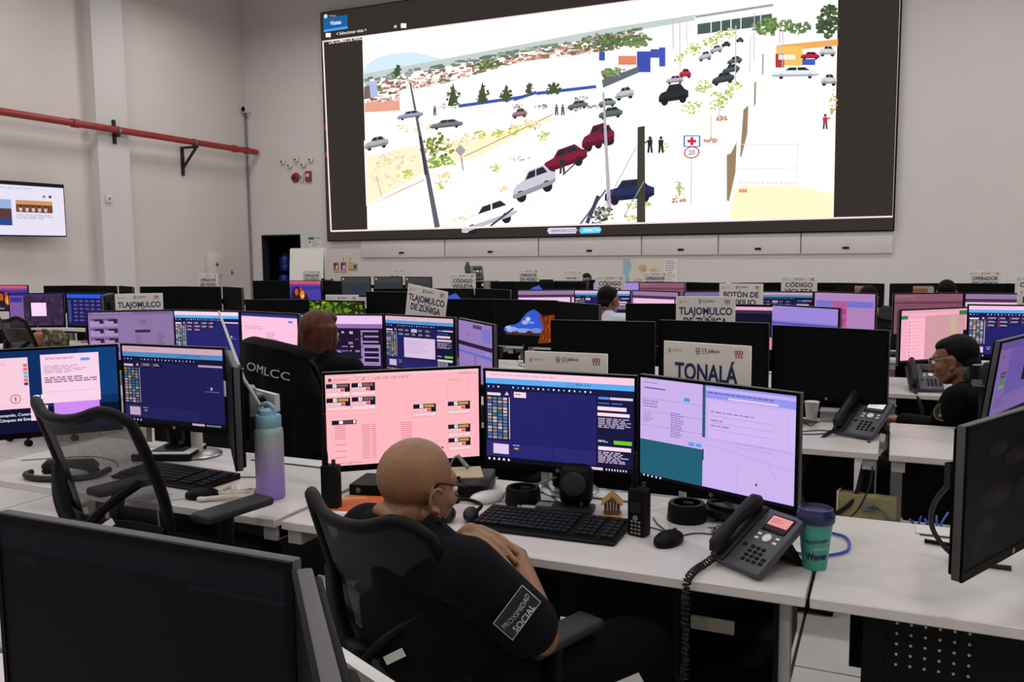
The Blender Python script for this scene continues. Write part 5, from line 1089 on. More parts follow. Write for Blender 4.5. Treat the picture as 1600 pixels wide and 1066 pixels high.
# pale end post of the bald man's desk
b = BM(); bx(b, -.237, -.205, 2.14, 2.2, 0, DZT - .029, .003, 1); tag(part('desk_post', b, 'desk_leg'), 'pale steel post under the right end of the bald man\'s desk', 'post')
# ------------------------------------------------------------------ stations: monitors on curved mounts
def station(mons, pole, desc, z=DZT, **kw):
    for (x, y, zt, yaw, scr, lab, *rest) in mons: monitor(x, y, zt, yaw, scr, lab, 'desk monitors', tilt=rest[0] if rest else 0)
    if pole: mount([m[:4] for m in mons], pole, z, ('white' if kw.get('bar') else 'dark') + ' curved monitor mount on the desk ' + desc, **kw)
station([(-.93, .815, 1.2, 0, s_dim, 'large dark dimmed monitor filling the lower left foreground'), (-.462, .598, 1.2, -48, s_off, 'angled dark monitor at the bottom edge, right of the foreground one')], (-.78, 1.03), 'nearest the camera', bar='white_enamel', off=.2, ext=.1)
station([(-1.509, 2.485, 1.189, 39.1, s_radio, 'monitor with pink radio console screen left of the bald man'), (-.994, 2.601, 1.189, -.4, lambda d: s_dispatch(d, 0), 'monitor with navy dispatch screen in front of the bald man'), (-.463, 2.463, 1.2, -22.8, s_browser, 'monitor with lilac map and form screen under the TONALÁ sign')], (-.99, 2.7), 'of the bald man')
station([(-2.93, 2.21, 1.24, 50, s_maps, 'monitor with blue desktop and white map windows at the left edge'), (-2.60, 2.53, 1.228, .5, lambda d: s_dispatch(d, 1, .82), 'monitor with navy dispatch screen behind the empty mesh chair'), (-2.1, 2.30, 1.224, -45.4, s_off, 'monitor seen edge-on left of the purple bottle')], (-2.585, 2.66), 'with the purple bottle', bar='white_enamel', ext=.1, via=(-2.96, 2.60))
station([(.275, 2.243, 1.204, 63.2, s_painted_reflections, 'tall dark monitor with painted dim reflections at the right edge of the picture'), (.62, 2.56, 1.204, 0, s_off, 'centre monitor of the right front desk outside the picture')], (.55, 2.68), 'at the right edge')
station([(-1.335, 4.12, 1.237, 3, s_off, 'black switched-off monitor above the sign without text'), (-.79, 4.16, 1.243, -6, s_off, 'black switched-off monitor directly behind the TONALÁ sign'), (-.262, 4.16, 1.227, -18, s_off, 'black switched-off monitor beside the grey desk phone')], (-.8, 4.33), 'behind the TONALÁ sign', off=.17)
station([(-2.969, 4.193, 1.235, 12, s_darkapp, 'monitor with dark violet panels directly in front of the woman'), (-2.409, 4.14, 1.24, -13.7, lambda d: s_dispatch(d, 6, .9), 'monitor with white pop-up window right of the woman'), (-1.98, 3.98, 1.232, -44, s_windows, 'monitor turned sideways with lilac windows right of the woman')], (-2.45, 4.32), 'of the woman')
station([(-4.48, 4.04, 1.24, 33, s_greypanels, 'monitor with grey lilac panels under the left TLAJOMULCO sign'), (-3.985, 4.18, 1.24, 1, lambda d: s_dispatch(d, 3, 1.05), 'monitor with bright blue dispatch screen left of the pink page'), (-3.42, 4.1, 1.243, -12, s_pinkpage, 'monitor with plain pink page left of the woman')], (-3.95, 4.34), 'left of the woman')
station([(.466, 4.183, 1.211, 68.7, s_green_rows, 'tilted monitor with violet screen and green rows beside the patched man', 7.0), (.86, 4.32, 1.22, 0, s_off, 'centre monitor beyond the violet screen at the right edge')], (.82, 4.46), 'beside the patched man')
def std(x, y): return [(x - .52, y - .06, 1.25, 22), (x, y, 1.25, 0), (x + .51, y - .08, 1.25, -27)]
def srow(x, y, scr, labs, desc, over=None):
    m = over or std(x, y); station([(*m[i], scr[i], labs[i]) for i in range(len(m)) if scr[i]], (x, y + .16), desc)
srow(.72, 5.8, (s_sheet, lambda d: s_dispatch(d, 5), s_off), ('monitor with pink spreadsheet in front of the patched man', 'monitor with navy dispatch screen right of the pink spreadsheet', 'monitor right of the navy screen outside the picture'), 'of the patched man', [(.238, 5.733, 1.231, 45, ), (.69, 5.86, 1.25, 0), (1.2, 5.75, 1.25, -27)])
srow(-.83, 5.75, (s_off, s_pinkdark, s_violet), ('dark monitor hidden behind the right TLAJOMULCO sign', 'monitor with dark pink picture right of the TLAJOMULCO sign', 'monitor with plain violet screen above the black monitors'), 'under the BOTÓN DE AUXILIO sign', [(-1.4, 5.72, 1.235, 12), (-.93, 5.75, 1.235, 0), (-.5, 5.60, 1.24, -36)])
srow(-2.42, 5.7, (s_off, s_cave, s_off), ('black monitor left of the cave wallpaper', 'monitor with blue sky cave wallpaper', 'black angled monitor right of the cave wallpaper'), 'with the cave wallpaper', [(-2.96, 5.68, 1.25, 8), (-2.43, 5.68, 1.25, -5), (-1.93, 5.40, 1.25, -38)])
srow(-3.97, 5.6, (s_off, s_forest, s_off), ('long black monitor below the purple mountain wallpaper', 'monitor with green forest wallpaper above the woman', 'black monitor left of the upright TLAJOMULCO sign'), 'with the forest wallpaper', [(-4.5, 5.5, 1.235, 14), (-3.97, 5.55, 1.232, -3), (-3.48, 5.62, 1.3, -6)])
srow(-7.2, 5.76, (s_purplemap, s_grid, s_brownpeek), ('monitor with dim purple map and bright white window at the far left', 'monitor with navy icon grid at the far left', 'angled brownish monitor left of the TLAJOMULCO sign'), 'at the far left', [(-7.635, 5.757, 1.247, 24), (-7.06, 5.86, 1.25, 3), (-6.62, 5.7, 1.25, -50)])
srow(-8.75, 7.45, (s_off, s_off, s_off), ('black monitor, left one of the trio behind the purple map screen', 'black monitor, middle one of the trio behind the purple map screen', 'black monitor, right one of the trio behind the purple map screen'), 'at the far left end')
srow(-7.15, 7.45, (s_off, s_off, s_off), ('black monitor, left one of the tall trio under the left OPERADOR DE VIDEO sign', 'black monitor, middle one of the tall trio under the left OPERADOR DE VIDEO sign', 'black monitor, right one of the tall trio under the left OPERADOR DE VIDEO sign'), 'under the left OPERADOR DE VIDEO sign')
srow(-10.3, 7.45, (s_off, s_mountain), ('black monitor at the far left edge', 'monitor with colourful wallpaper peeking in at the left edge'), 'at the left edge', [(-10.9, 7.4, 1.25, 22), (-10.35, 7.45, 1.25, 10)])
desk(-10.3, ROWF[4], 'white fourth-row desk at the left edge of the picture')
srow(-4.0, 7.48, (s_off, s_skypeek, s_off), ('black monitor left of the left CÓDIGO VIOLETA sign', 'monitor with blue sky patch under the left CÓDIGO VIOLETA sign', 'black angled monitor right of the left CÓDIGO VIOLETA sign'), 'under the left CÓDIGO VIOLETA sign')
srow(-2.41, 7.45, (s_pinkdoc, lambda d: s_dispatch(d, 4, .9), s_pinkdoc), ('monitor with pale pink document behind the black monitors', 'monitor with navy screen in front of the man with white collar', 'monitor with pink document right of the man with white collar'), 'under the middle CÓDIGO VIOLETA sign')
srow(-.86, 7.45, (s_lilacdoc, lambda d: s_dispatch(d, 6, .75), s_table), ('monitor with lilac document left of the right CÓDIGO VIOLETA sign', 'monitor with navy screen under the right CÓDIGO VIOLETA sign', 'monitor with lilac table and red cells'), 'under the right CÓDIGO VIOLETA sign')
srow(.78, 7.45, (s_mauve, s_pinkdoc, s_violet), ('monitor with dark mauve screen behind the pink spreadsheet', 'monitor with pink screen behind the navy screen at right', 'monitor with violet screen at the right border of the fourth row'), 'with the mauve screen')
srow(-7.4, 9.65, (s_off, s_mountain, s_off), ('black monitor left of the purple mountain wallpaper', 'monitor with purple mountain wallpaper near the doorway', 'black angled monitor right of the purple mountain wallpaper'), 'with the mountain wallpaper')
srow(-4.0, 9.65, (s_off, s_skypeek, s_off), ('black monitor beside the box with the desk phone', 'monitor with small blue patch under the middle OPERADOR DE VIDEO sign', 'black monitor right of the middle OPERADOR DE VIDEO sign'), 'under the middle OPERADOR DE VIDEO sign')
srow(-2.41, 9.65, (s_violet, s_mauve, s_off), ('violet monitor under the map poster', 'mauve monitor under the OPERADOR DE VIDEO sign by the map poster', 'black monitor right of the map poster'), 'by the map poster')
srow(-.83, 9.65, (s_off, s_off, s_brownpeek), ('black monitor with red sticker right of the map poster', 'black monitor left of the right CÓDIGO VIOLETA sign', 'dark monitor with brown picture above the lilac table'), 'right of the map poster')
srow(.75, 9.65, (s_brownpeek, s_off, s_off), ('dark greenish monitor left of the rightmost OPERADOR DE VIDEO sign', 'black monitor under the rightmost OPERADOR DE VIDEO sign', 'black monitor at the right end of the fifth row'), 'at the right end')
def s_greydark(d): d.rect(0, 0, 1, 1, (52, 54, 56)); d.rect(.02, .03, .98, .3, (62, 62, 64)); d.rect(.3, .5, .7, .9, (44, 50, 80)); d.ell(.06, .1, .03, .05, (200, 190, 80))
srow(-7.6, 12.1, (s_greydark, s_greydark, s_greydark), ('small grey screen, left one on the white stand by the far wall', 'small grey screen, middle one on the white stand by the far wall', 'small grey screen, right one on the white stand by the far wall'), 'by the far wall', [(-8.2, 12.05, 1.24, 8), (-7.6, 12.1, 1.24, 0), (-7.0, 12.05, 1.24, -8)])
srow(-4.4, 12.1, (s_off, s_off, s_off), ('black monitor left of the far person in blue', 'black monitor in front of the far person in blue', 'black monitor right of the far person in blue'), 'of the far person in blue', [(-4.95, 12.05, 1.2, 10), (-4.4, 12.1, 1.18, 0), (-3.85, 12.05, 1.2, -10)])
# ------------------------------------------------------------------ signs on the mounts
sign(-.521, 2.648, 1.294, -16, [('TONALÁ', .72)], 'white TONALÁ sign above the lilac screen')
sign(-1.003, 2.70, 1.242, 1, [], 'white sign with only emblems visible behind the navy screen of the bald man')
sign(-.865, 4.37, 1.353, 4, TL2, 'white TLAJOMULCO DE ZÚÑIGA sign above the black monitors')
sign(-2.50, 4.36, 1.39, -9, TL2, 'tilted white TLAJOMULCO DE ZÚÑIGA sign above the woman\'s pop-up screen', roll=9)
sign(-4.62, 4.24, 1.338, 40, TL2, 'white TLAJOMULCO DE ZÚÑIGA sign at the left above the grey panels')
sign(-.947, 6.0, 1.362, -4, BA2, 'white BOTÓN DE AUXILIO sign in the middle of the room')
sign(.845, 6.01, 1.348, 0, BA2, 'white BOTÓN DE AUXILIO sign at the right edge')
sign(-.729, 7.68, 1.37, -5, CV2, 'white CÓDIGO VIOLETA sign, the right one of three')
sign(-2.408, 7.68, 1.374, -4, CV2, 'white CÓDIGO VIOLETA sign, the middle one of three')
sign(-3.949, 7.68, 1.392, -2, CV2, 'white CÓDIGO VIOLETA sign, the left one of three')
sign(1.02, 7.68, 1.38, 0, OP2, 'white OPERADOR DE VIDEO sign just above the right-edge BOTÓN DE AUXILIO sign')
sign(-7.266, 7.68, 1.391, 1, OP2, 'white OPERADOR DE VIDEO sign by the first aid box on the left')
sign(-7.45, 9.87, 1.385, 5, OP2, 'white OPERADOR DE VIDEO sign in front of the flip chart')
sign(-4.152, 9.87, 1.395, -4, OP2, 'white OPERADOR DE VIDEO sign under the third access panel')
sign(-2.541, 9.87, 1.359, -3, OP2, 'white OPERADOR DE VIDEO sign in front of the map poster')
sign(.855, 9.87, 1.367, 5, OP2, 'white OPERADOR DE VIDEO sign at the far right back')
sign(-4.1, 5.82, 1.262, 8, [], 'white sign without text behind the forest wallpaper')
sign(-7.6, 12.35, 1.351, 0, [('~', .7)], 'pale small sign above the grey screens by the far wall')
sign(-4.459, 12.35, 1.33, 5, [('~', .7)], 'pale small sign left of the far person in blue')

# ------------------------------------------------------------------ desk objects
def keyboard(x, y, rot, label):
    t = thing('keyboard', label, 'keyboard', (x, y, DZT), R(rot), 'black keyboards')
    def body():
        b = BM(); prism(b, [(-.09, 0), (.09, 0), (.09, .012), (-.09, .022)], .45, TR(-.225, 0, 0, 0, 0, R(-90))); return new_mesh('body', b, 'black_plastic', 30)
    def keys():
        b = BM()
        for r in range(6):
            for c in range(22):
                if r == 5 and 3 < c < 9: continue
                if c in (15, 19): continue
                xx = -.21 + c * .0198; yy = -.07 + (5 - r) * .0262
                box(b, .0165, .019, .006, TR(xx, yy, .0155 + (yy + .09) * .0556, R(3)), 0)
        box(b, .1, .019, .006, TR(-.085, -.07, .0175, R(3))); return new_mesh('keys', b, 'phone_dark', 0)
    def tray():
        b = BM(); box(b, .452, .022, .010, TR(0, -.098, .006), .004, 1); return new_mesh('palm_edge', b, 'black_plastic', 0)
    b = shared('kb', body); put('body', b, t); o = put('keys', shared('kk', keys), t); o['kind'] = 'stuff'; put('palm_edge', shared('kt', tray), t); return t
keyboard(-.912, 2.325, 2, 'black keyboard under the bald man\'s hands'); keyboard(-2.40, 2.335, -3, 'black keyboard beside the empty mesh chair')
keyboard(-2.7, 3.95, 5, 'black keyboard in front of the woman'); keyboard(-.02, 7.3, 0, 'black keyboard behind the black monitor at right')
def mouse(x, y, rot, label, m='black_plastic'):
    t = thing('computer_mouse', label, 'mouse', (x, y, DZT), R(rot), 'computer mice')
    b = BM(); ell(b, (0, 0, .012), (.034, .058, .026)); bmesh.ops.bisect_plane(b, geom=b.verts[:] + b.edges[:] + b.faces[:], plane_co=(0, 0, 0), plane_no=(0, 0, 1), clear_inner=True); part('shell', b, m, t)
    b = BM(); cyl(b, .008, .008, .006, TR(-.003, .03, .031, 0, R(90)), 12); part('wheel', b, 'dark_grey', t)
mouse(-.551, 2.31, -20, 'black mouse right of the bald man\'s keyboard'); mouse(-2.115, 2.165, -60, 'black mouse beside the white earphones on the left desk')
t = thing('mouse_white', 'glossy white mouse-shaped adapter beside the black box', 'adapter', (-1.20, 2.49, DZT), R(-35)); b = BM(); ell(b, (0, 0, .016), (.035, .065, .022)); box(b, .05, .08, .02, TR(0, 0, .012), .008); part('shell', b, 'white_plastic', t); b = BM(); tube(b, smooth_path([(0, .06, .02), (.03, .12, .03), (.06, .16, .05), (.08, .22, .07)], 5), .004, 6); part('cord', b, 'cable_grey', t)

def phone(x, y, rot, label, screen_col, scale=1.0, cord=None):
    t = thing('desk_phone', label, 'phone', (x, y, DZT), R(rot), 'grey desk phones'); t.scale = (scale,) * 3
    S = TR(0, .0, .012, R(34))                        # sloping face: local x right, y up the slope, z out
    b = BM(); box(b, .17, .205, .024, S @ TR(0, .1, .0), .008); part('body', b, 'phone_grey', t)
    b = BM(); box(b, .05, .2, .012, S @ TR(-.057, .1, .014), .006); part('cradle', b, 'phone_dark', t)
    b = BM(); tube(b, [S @ Vector((-.058, yy, zz)) for yy, zz in ((.008, .03), (.02, .042), (.05, .047), (.1, .05), (.15, .047), (.182, .042), (.196, .03))], [.018, .024, .022, .018, .022, .024, .018], 14, flat=(1.05, .75)); part('handset', b, 'phone_dark', t)
    b = BM(); box(b, .078, .058, .004, S @ TR(.03, .158, .0125), .002, 1); part('display_frame', b, 'black_plastic', t)
    d = Draw(.066, .044, .0001); d.rect(0, 0, 1, 1, screen_col); d.rect(0, .72, 1, 1, tuple(v * .25 for v in screen_col)); d.scribble(.1, .2, .8, .55, 3, tuple(v * .8 for v in screen_col)); d.build('display', 'screen_pixels', t, S @ TR(.03, .181, .0150) @ TR(0, 0, 0, R(-90)))
    b = BM(); cyl(b, .0125, .0125, .004, S @ TR(.03, .108, .012), 20); 
    for sx, sy in ((.0, .115), (.0, .1), (.06, .115), (.06, .1)): box(b, .011, .007, .003, S @ TR(sx, sy, .0125))
    part('navigation_ring', b, 'white_plastic', t)
    b = BM()
    for r in range(4):
        for c in range(3): box(b, .011, .009, .004, S @ TR(.012 + c * .018, .028 + r * .0145, .013), .001, 1)
    for k in range(2): box(b, .013, .009, .004, S @ TR(.069, .03 + k * .014, .013), .001, 1)
    box(b, .012, .008, .004, S @ TR(-.014, .07, .013)); o = part('keypad', b, 'black_plastic', t); o['kind'] = 'stuff'
    b = BM(); prism(b, [(.10, .062), (.13, .082), (.19, 0), (.172, 0)], .12, TR(.06, 0, 0, 0, 0, R(90))); 
    part('stand', b, 'black_plastic', t)
    if cord: b = BM(); cord(b); part('handset_cord', b, 'phone_dark', t)
    return t
def helix(b, path, r=.008, tr=.0028, turns_per_m=130):
    P = smooth_path(path, 30); out = []; a = 0; prev = P[0]
    for i, p in enumerate(P):
        a += (p - prev).length * turns_per_m * 2 * PI; prev = p
        tdir = (P[min(i + 1, len(P) - 1)] - P[max(i - 1, 0)]).normalized(); s = tdir.cross(Vector((.3, .2, .9))).normalized(); u = s.cross(tdir); out.append(p + (s * math.cos(a) + u * math.sin(a)) * r)
    tube(b, out, tr, 5)
def cordA(b):     # local coordinates of phone A: over the desk edge, down and back up
    helix(b, [(-.07, 0, .02), (-.055, -.05, .014), (-.03, -.11, .014), (-.01, -.150, .0), (-.004, -.158, -.06), (-.006, -.155, -.15), (-.012, -.15, -.25), (-.02, -.15, -.31), (-.035, -.145, -.325), (-.043, -.135, -.29), (-.03, -.135, -.18), (-.035, -.135, -.07), (-.03, -.13, -.035)], .0085, .003, 75)
phone(-.345, 2.16, -36, 'grey desk phone with coiled cord and pink display beside the teal cup', (236, 150, 150), 1.0, cordA)
def cordD(b): tube(b, smooth_path([(-.07, 0, .02), (-.085, -.06, .0), (-.09, -.2, -.1), (-.06, -.24, -.22), (.02, -.2, -.26), (.09, -.15, -.2), (.1, -.1, -.08), (.08, -.02, .0)], 6), .0085, 8)
phone(-.14, 3.965, -26, 'grey desk phone with glowing display on the second-row desk', (225, 228, 230), 1.12, cordD)
def cordG(b): tube(b, smooth_path([(-.07, 0, .02), (-.06, -.06, .0), (-.03, -.09, -.1), (-.02, -.08, -.3), (-.04, -.06, -.42)], 6), .009, 8)
phone(.2, 5.43, 8, 'dark desk phone left of the patched man', (60, 62, 70), 1.1, cordG)
# phone on a grey box at the back
t = thing('grey_box', 'grey electronic box carrying a desk phone at the back', 'box', (-4.75, 9.7, DZT)); b = BM(); box(b, .42, .3, .5, TR(0, 0, .25), .006); part('case', b, 'grey_plastic', t); b = BM(); box(b, .3, .01, .03, TR(-.02, -.155, .45)); part('label_strip', b, 'sign_board', t)
p = phone(-4.74, 9.55, 30, 'dark desk phone standing on the grey box at the back', (70, 72, 76), 1.35); p.location.z = DZT + .502
# reusable coffee cup
mat('cup_teal', (64, 158, 140), .45, noise=.05, nscale=12); mat('lid_navy', (34, 38, 82), .35, noise=.05)
t = thing('coffee_cup', 'teal reusable coffee cup with navy lid and brush lettering', 'cup', (-.161, 2.275, DZT), 0)
b = BM(); lathe(b, [(0, 0), (.0285, 0), (.030, .004), (.043, .128), (0, .128)], 40); part('cup_body', b, 'cup_teal', t)
b = BM(); lathe(b, [(.0455, .122), (.0475, .126), (.0475, .142), (.044, .148), (.042, .158), (.039, .16), (.036, .152), (0, .151)], 40); lathe(b, [(.0455, .122), (.043, .122)], 40); part('lid', b, 'lid_navy', t)
d = Draw(.12, .128, .0003)
d.text('Happiness', .16, .40, .10, (24, 34, 54), bold=.015, width=.58, rot=-.12); d.text('Comes in', .42, .53, .055, (214, 216, 190), width=.34, rot=-.1); d.text('Waves', .22, .76, .15, (20, 30, 50), bold=.05, width=.56, rot=-.06)
d.rect(0, .83, 1, .87, (40, 50, 100)); d.rect(0, .88, 1, .965, (196, 196, 198))
def wrapcup(x, z, l):
    zz = .118 + z * .92; r = .0302 + (.043 - .030) * (zz - .004) / .124 + l + .0004; a = x / .040 - PI / 2 + .25; return Vector((r * math.cos(a), r * math.sin(a), zz))
d.build('print', 'ink', t, None, wrapcup)
# purple water bottle
def bottle_mat():
    m = mat('bottle_tint', (150, 120, 200), .35); nt = m.node_tree; bs = nt.nodes['Principled BSDF']; tc = nt.nodes.new('ShaderNodeTexCoord'); sp = nt.nodes.new('ShaderNodeSeparateXYZ'); mr = nt.nodes.new('ShaderNodeMapRange'); mr.inputs['From Max'].default_value = .26; rp = nt.nodes.new('ShaderNodeValToRGB'); e = rp.color_ramp.elements
    e[0].color = (*lin((150, 118, 208)), 1); e[1].color = (*lin((140, 176, 160)), 1); x = e.new(.3); x.color = (*lin((168, 142, 212)), 1); x = e.new(.7); x.color = (*lin((172, 172, 184)), 1)
    nt.links.new(tc.outputs['Object'], sp.inputs[0]); nt.links.new(sp.outputs['Z'], mr.inputs['Value']); nt.links.new(mr.outputs['Result'], rp.inputs['Fac']); nt.links.new(rp.outputs['Color'], bs.inputs['Base Color'])
bottle_mat(); mat('bottle_cap', (128, 172, 190), .35, noise=.03)
t = thing('water_bottle', 'large water bottle fading from purple to green with pale blue lid', 'bottle', (-1.905, 2.262, DZT))
b = BM(); lathe(b, [(0, 0), (.044, 0), (.048, .006), (.048, .222), (.046, .236), (.04, .244), (0, .244)], 40); part('bottle_body', b, 'bottle_tint', t)
b = BM(); lathe(b, [(0, .244), (.041, .244), (.043, .248), (.043, .278), (.04, .284), (0, .284)], 40); part('lid', b, 'bottle_cap', t)
b = BM(); lathe(b, [(.03, .284), (.028, .3), (.02, .304), (0, .304)], 24); tube(b, smooth_path([(-.03, 0, .29), (-.035, 0, .31), (0, 0, .322), (.028, 0, .306)], 6), .007, 8); part('drinking_spout', b, 'bottle_cap', t)
d = Draw(.2, .24, .0003)
for k in range(6):
    for xx in (.22, .6): d.rect(xx, .3 + .11 * k, xx + .01, .33 + .11 * k, (96, 80, 140))
def wrapb(x, z, l): r = .0484 + l; a = x / .048 - PI / 2; return Vector((r * math.cos(a), r * math.sin(a), .236 + z * .93))
d.build('time_marks', 'ink', t, None, wrapb)
# handheld radios
def radio(x, y, rot, label, ant, hgt=.15):
    t = thing('handheld_radio', label, 'radio', (x, y, DZT), R(rot), 'handheld radios')
    b = BM(); box(b, .056, .042, hgt, TR(0, 0, hgt / 2), .006); part('case', b, 'black_plastic', t)
    b = BM(); lathe(b, [(.010, 0), (.010, .03), (.006, .06), (.0045, ant - .02), (.0055, ant), (0, ant)], 12, TR(.017 if ant > .15 else -.017, .004, hgt)); part('antenna', b, 'black_plastic', t)
    b = BM(); cyl(b, .007, .006, .018, TR(-.012 if ant > .15 else .012, .004, hgt), 12); part('volume_knob', b, 'dark_grey', t)
    b = BM(); box(b, .034, .002, .03, TR(0, -.0215, hgt * .62)); part('display', b, 'phone_dark', t)
    b = BM(); cyl(b, .008, .008, .003, TR(0, -.021, hgt * .4, R(90)), 14)
    for r in range(4):
        for c in range(3): box(b, .008, .003, .006, TR(-.012 + c * .012, -.0215, hgt * .08 + r * .011), .001, 1)
    o = part('buttons', b, 'grey_plastic', t); o['kind'] = 'stuff'
radio(-1.622, 2.215, 190, 'black handheld radio with long antenna beside the orange folder', .165); radio(-.648, 2.352, -14, 'black handheld radio with keypad right of the keyboard', .1, .14)
# charger cups
def charger(x, y, label):
    t = thing('charger_cup', label, 'charger', (x, y, DZT), 0, 'round radio chargers'); b = BM()
    lathe(b, [(0, 0), (.058, 0), (.06, .004), (.056, .05), (.053, .056), (.042, .056), (.038, .02), (0, .018)], 32); part('case', b, 'black_plastic', t)
    b = BM(); box(b, .03, .02, .03, TR(0, .022, .035), .003); part('divider', b, 'phone_dark', t); b = BM()
    for k in (-1, 0, 1): cyl(b, .0025, .0025, .008, TR(.008 * k, -.004, .018), 8)
    part('contacts', b, 'steel', t); b = BM(); tube(b, smooth_path([(.058, .0, .006), (.085, .01, .004), (.1, .05, .004), (.06, .1, .004)], 6), .0025, 6); part('cord', b, 'cable_black', t)
charger(-.552, 2.545, 'round black charger cup right of the little wooden house'); charger(-1.085, 2.52, 'round black charger cup behind the keyboard\'s left end')
# desk speaker
t = thing('desk_speaker', 'black desk speaker with keypad base behind the keyboard', 'speaker', (-.905, 2.50, DZT), R(8))
b = BM(); box(b, .18, .09, .022, TR(-.02, -.02, .012), .006); part('base', b, 'phone_dark', t); b = BM(); box(b, .105, .07, .13, TR(.01, .01, .085, R(-8)), .028, 4); part('cabinet', b, 'black_plastic', t)
b = BM(); lathe(b, [(.0, .0), (.036, .0), (.038, .002), (.034, .004), (0, .001)], 28, TR(.01, -.0315, .096, R(82))); part('grille', b, 'dark_grey', t); b = BM(); cyl(b, .006, .006, .003, TR(.035, -.034, .036, R(90)), 12); part('volume_button', b, 'steel', t); b = BM(); box(b, .05, .04, .002, TR(-.085, -.025, .0235)); part('keypad_panel', b, 'grey_plastic', t)
# little wooden house
mat('light_wood', (188, 150, 88), .7, noise=.2, nscale=30); mat('bark', (96, 66, 36), .8, noise=.3, nscale=40)
t = thing('toy_house', 'tiny wooden log house ornament on the desk', 'ornament', (-.775, 2.50, DZT), R(15)); b = BM(); box(b, .06, .05, .008, TR(0, 0, .004)); part('base', b, 'light_wood', t, smooth=0)
b = BM()
for k in range(5): tube(b, [(-.018 + .009 * k, -.018, .008), (-.018 + .009 * k, -.018, .05)], .0045, 6)
for k in range(4): tube(b, [(.02, -.014 + .009 * k, .008), (.02, -.014 + .009 * k, .05)], .0045, 6); tube(b, [(-.02, -.014 + .009 * k, .008), (-.02, -.014 + .009 * k, .05)], .0045, 6)
part('log_walls', b, 'bark', t); b = BM(); prism(b, [(-.034, .042), (0, .075), (.034, .042), (.028, .040), (0, .066), (-.028, .040)], .056, TR(0, -.028, 0)); prism(b, [(-.022, .048), (.022, .048), (0, .067)], .036, TR(0, -.018, 0)); part('roof', b, 'light_wood', t, smooth=0)
# black radio console box with papers, second box, orange folder
t = thing('console_box', 'black electronic box with cream papers on top', 'box', (-1.36, 2.56, DZT), R(18)); b = BM(); box(b, .26, .22, .055, TR(0, 0, .0285), .005); part('case', b, 'dark_grey', t); b = BM(); box(b, .24, .004, .04, TR(0, -.112, .03)); part('front_panel', b, 'black_plastic', t)
mat('cream_paper', (206, 196, 158), .8, noise=.03)
b = BM(); box(b, .21, .148, .004, TR(-1.38, 2.58, DZT + .0585, 0, 0, R(30))); tag(part('loose_papers', b, 'cream_paper', smooth=0), 'cream sheets lying on the black electronic box', 'paper')
t = thing('network_box', 'flat black box with round emblem behind the orange folder', 'box', (-1.60, 2.47, DZT), R(12)); b = BM(); box(b, .17, .16, .04, TR(0, 0, .021), .004); part('case', b, 'black_plastic', t); b = BM(); cyl(b, .009, .009, .002, TR(-.05, -.0805, .022, R(90)), 16); part('emblem', b, 'steel', t)
mat('orange_card', (206, 96, 40), .5, noise=.12, nscale=10)
t = thing('orange_folder', 'orange printed folder on white papers beside the radio', 'folder', (-1.52, 2.29, DZT), R(18)); b = BM(); box(b, .25, .18, .008, TR(.01, -.01, .0045)); part('papers', b, 'paper', t, smooth=0); b = BM(); box(b, .235, .165, .004, TR(0, .005, .0108, 0, 0, R(-4))); part('cover', b, 'orange_card', t, smooth=0)
d = Draw(.235, .165, .0002); d.poly([(.0, .2), (.3, .1), (.35, .18), (.0, .32)], (206, 176, 60)); d.poly([(.55, .9), (.95, .55), (.98, .62), (.6, .97)], (210, 180, 70)); d.ell(.45, .75, .03, .04, (226, 190, 170)); d.ell(.55, .7, .03, .03, (226, 190, 170)); d.build('print', 'ink', t, TR(0, .005, .0129, 0, 0, R(-4)) @ TR(0, .0825, 0, R(-90)))
# headset on the desk, gooseneck microphone
t = thing('headset', 'black padded headset lying left of the keyboard', 'headset', (-1.19, 2.27, DZT), R(20)); b = BM()
for s in (-1, 1): ell(b, (s * .035, 0, .022), (.024, .042, .022))
part('ear_pads', b, 'phone_dark', t); b = BM(); tube(b, smooth_path([(-.05, .0, .03), (-.06, .06, .035), (0, .1, .04), (.06, .06, .035), (.05, 0, .03)], 6), .006, 8); part('headband', b, 'black_plastic', t)
t = thing('gooseneck_microphone', 'thin silver gooseneck microphone bending right beside the man\'s head', 'microphone', (-1.30, 2.44, DZT)); b = BM(); tube(b, smooth_path([(0, 0, .002), (-.01, .0, .06), (-.01, 0, .12), (.004, 0, .15), (.02, 0, .158)], 6), .0035, 8); part('neck', b, 'steel', t); b = BM(); tube(b, [(.018, 0, .16), (.06, -.01, .125)], [.006, .008], 10); part('head', b, 'grey_plastic', t); b = BM(); cyl(b, .02, .016, .012, TR(0, 0, .0), 20); part('base', b, 'black_plastic', t)
# tangle of earphones, keyring, headband behind phone, blue cable
def cable(name, label, pts, r, m, cat='cable', n=6): b = BM(); tube(b, smooth_path(pts, n), r, 6); return tag(part(name, b, m), label, cat)
rr = random.Random(3); pts = [(-1.03 + rr.uniform(-.06, .06), 2.46 + rr.uniform(-.015, .02), DZT + .004 + .006 * rr.random()) for k in range(16)]
mat('beige_plastic', (176, 164, 140), .5, noise=.1); cable('tangled_cord', 'tangled beige earphone cord at the keyboard\'s back edge', pts, .0035, 'beige_plastic')
t = thing('star_keyring', 'silver star-shaped keyring beside the desk phone', 'keyring', (-.44, 2.45, DZT + .002), R(10)); b = BM(); S5 = [(.03 * (1 if k % 2 == 0 else .45) * math.sin(k * PI / 5), .03 * (1 if k % 2 == 0 else .45) * math.cos(k * PI / 5), .012) for k in range(10)]; tube(b, S5, .003, 6, closed=True); part('star_ring', b, 'steel', t); b = BM(); tube(b, [(0, .028, .012), (.0, .05, .004), (.01, .06, .002)], .002, 6); ell(b, (0, 0, .005), (.02, .02, .006)); part('strap', b, 'black_plastic', t)
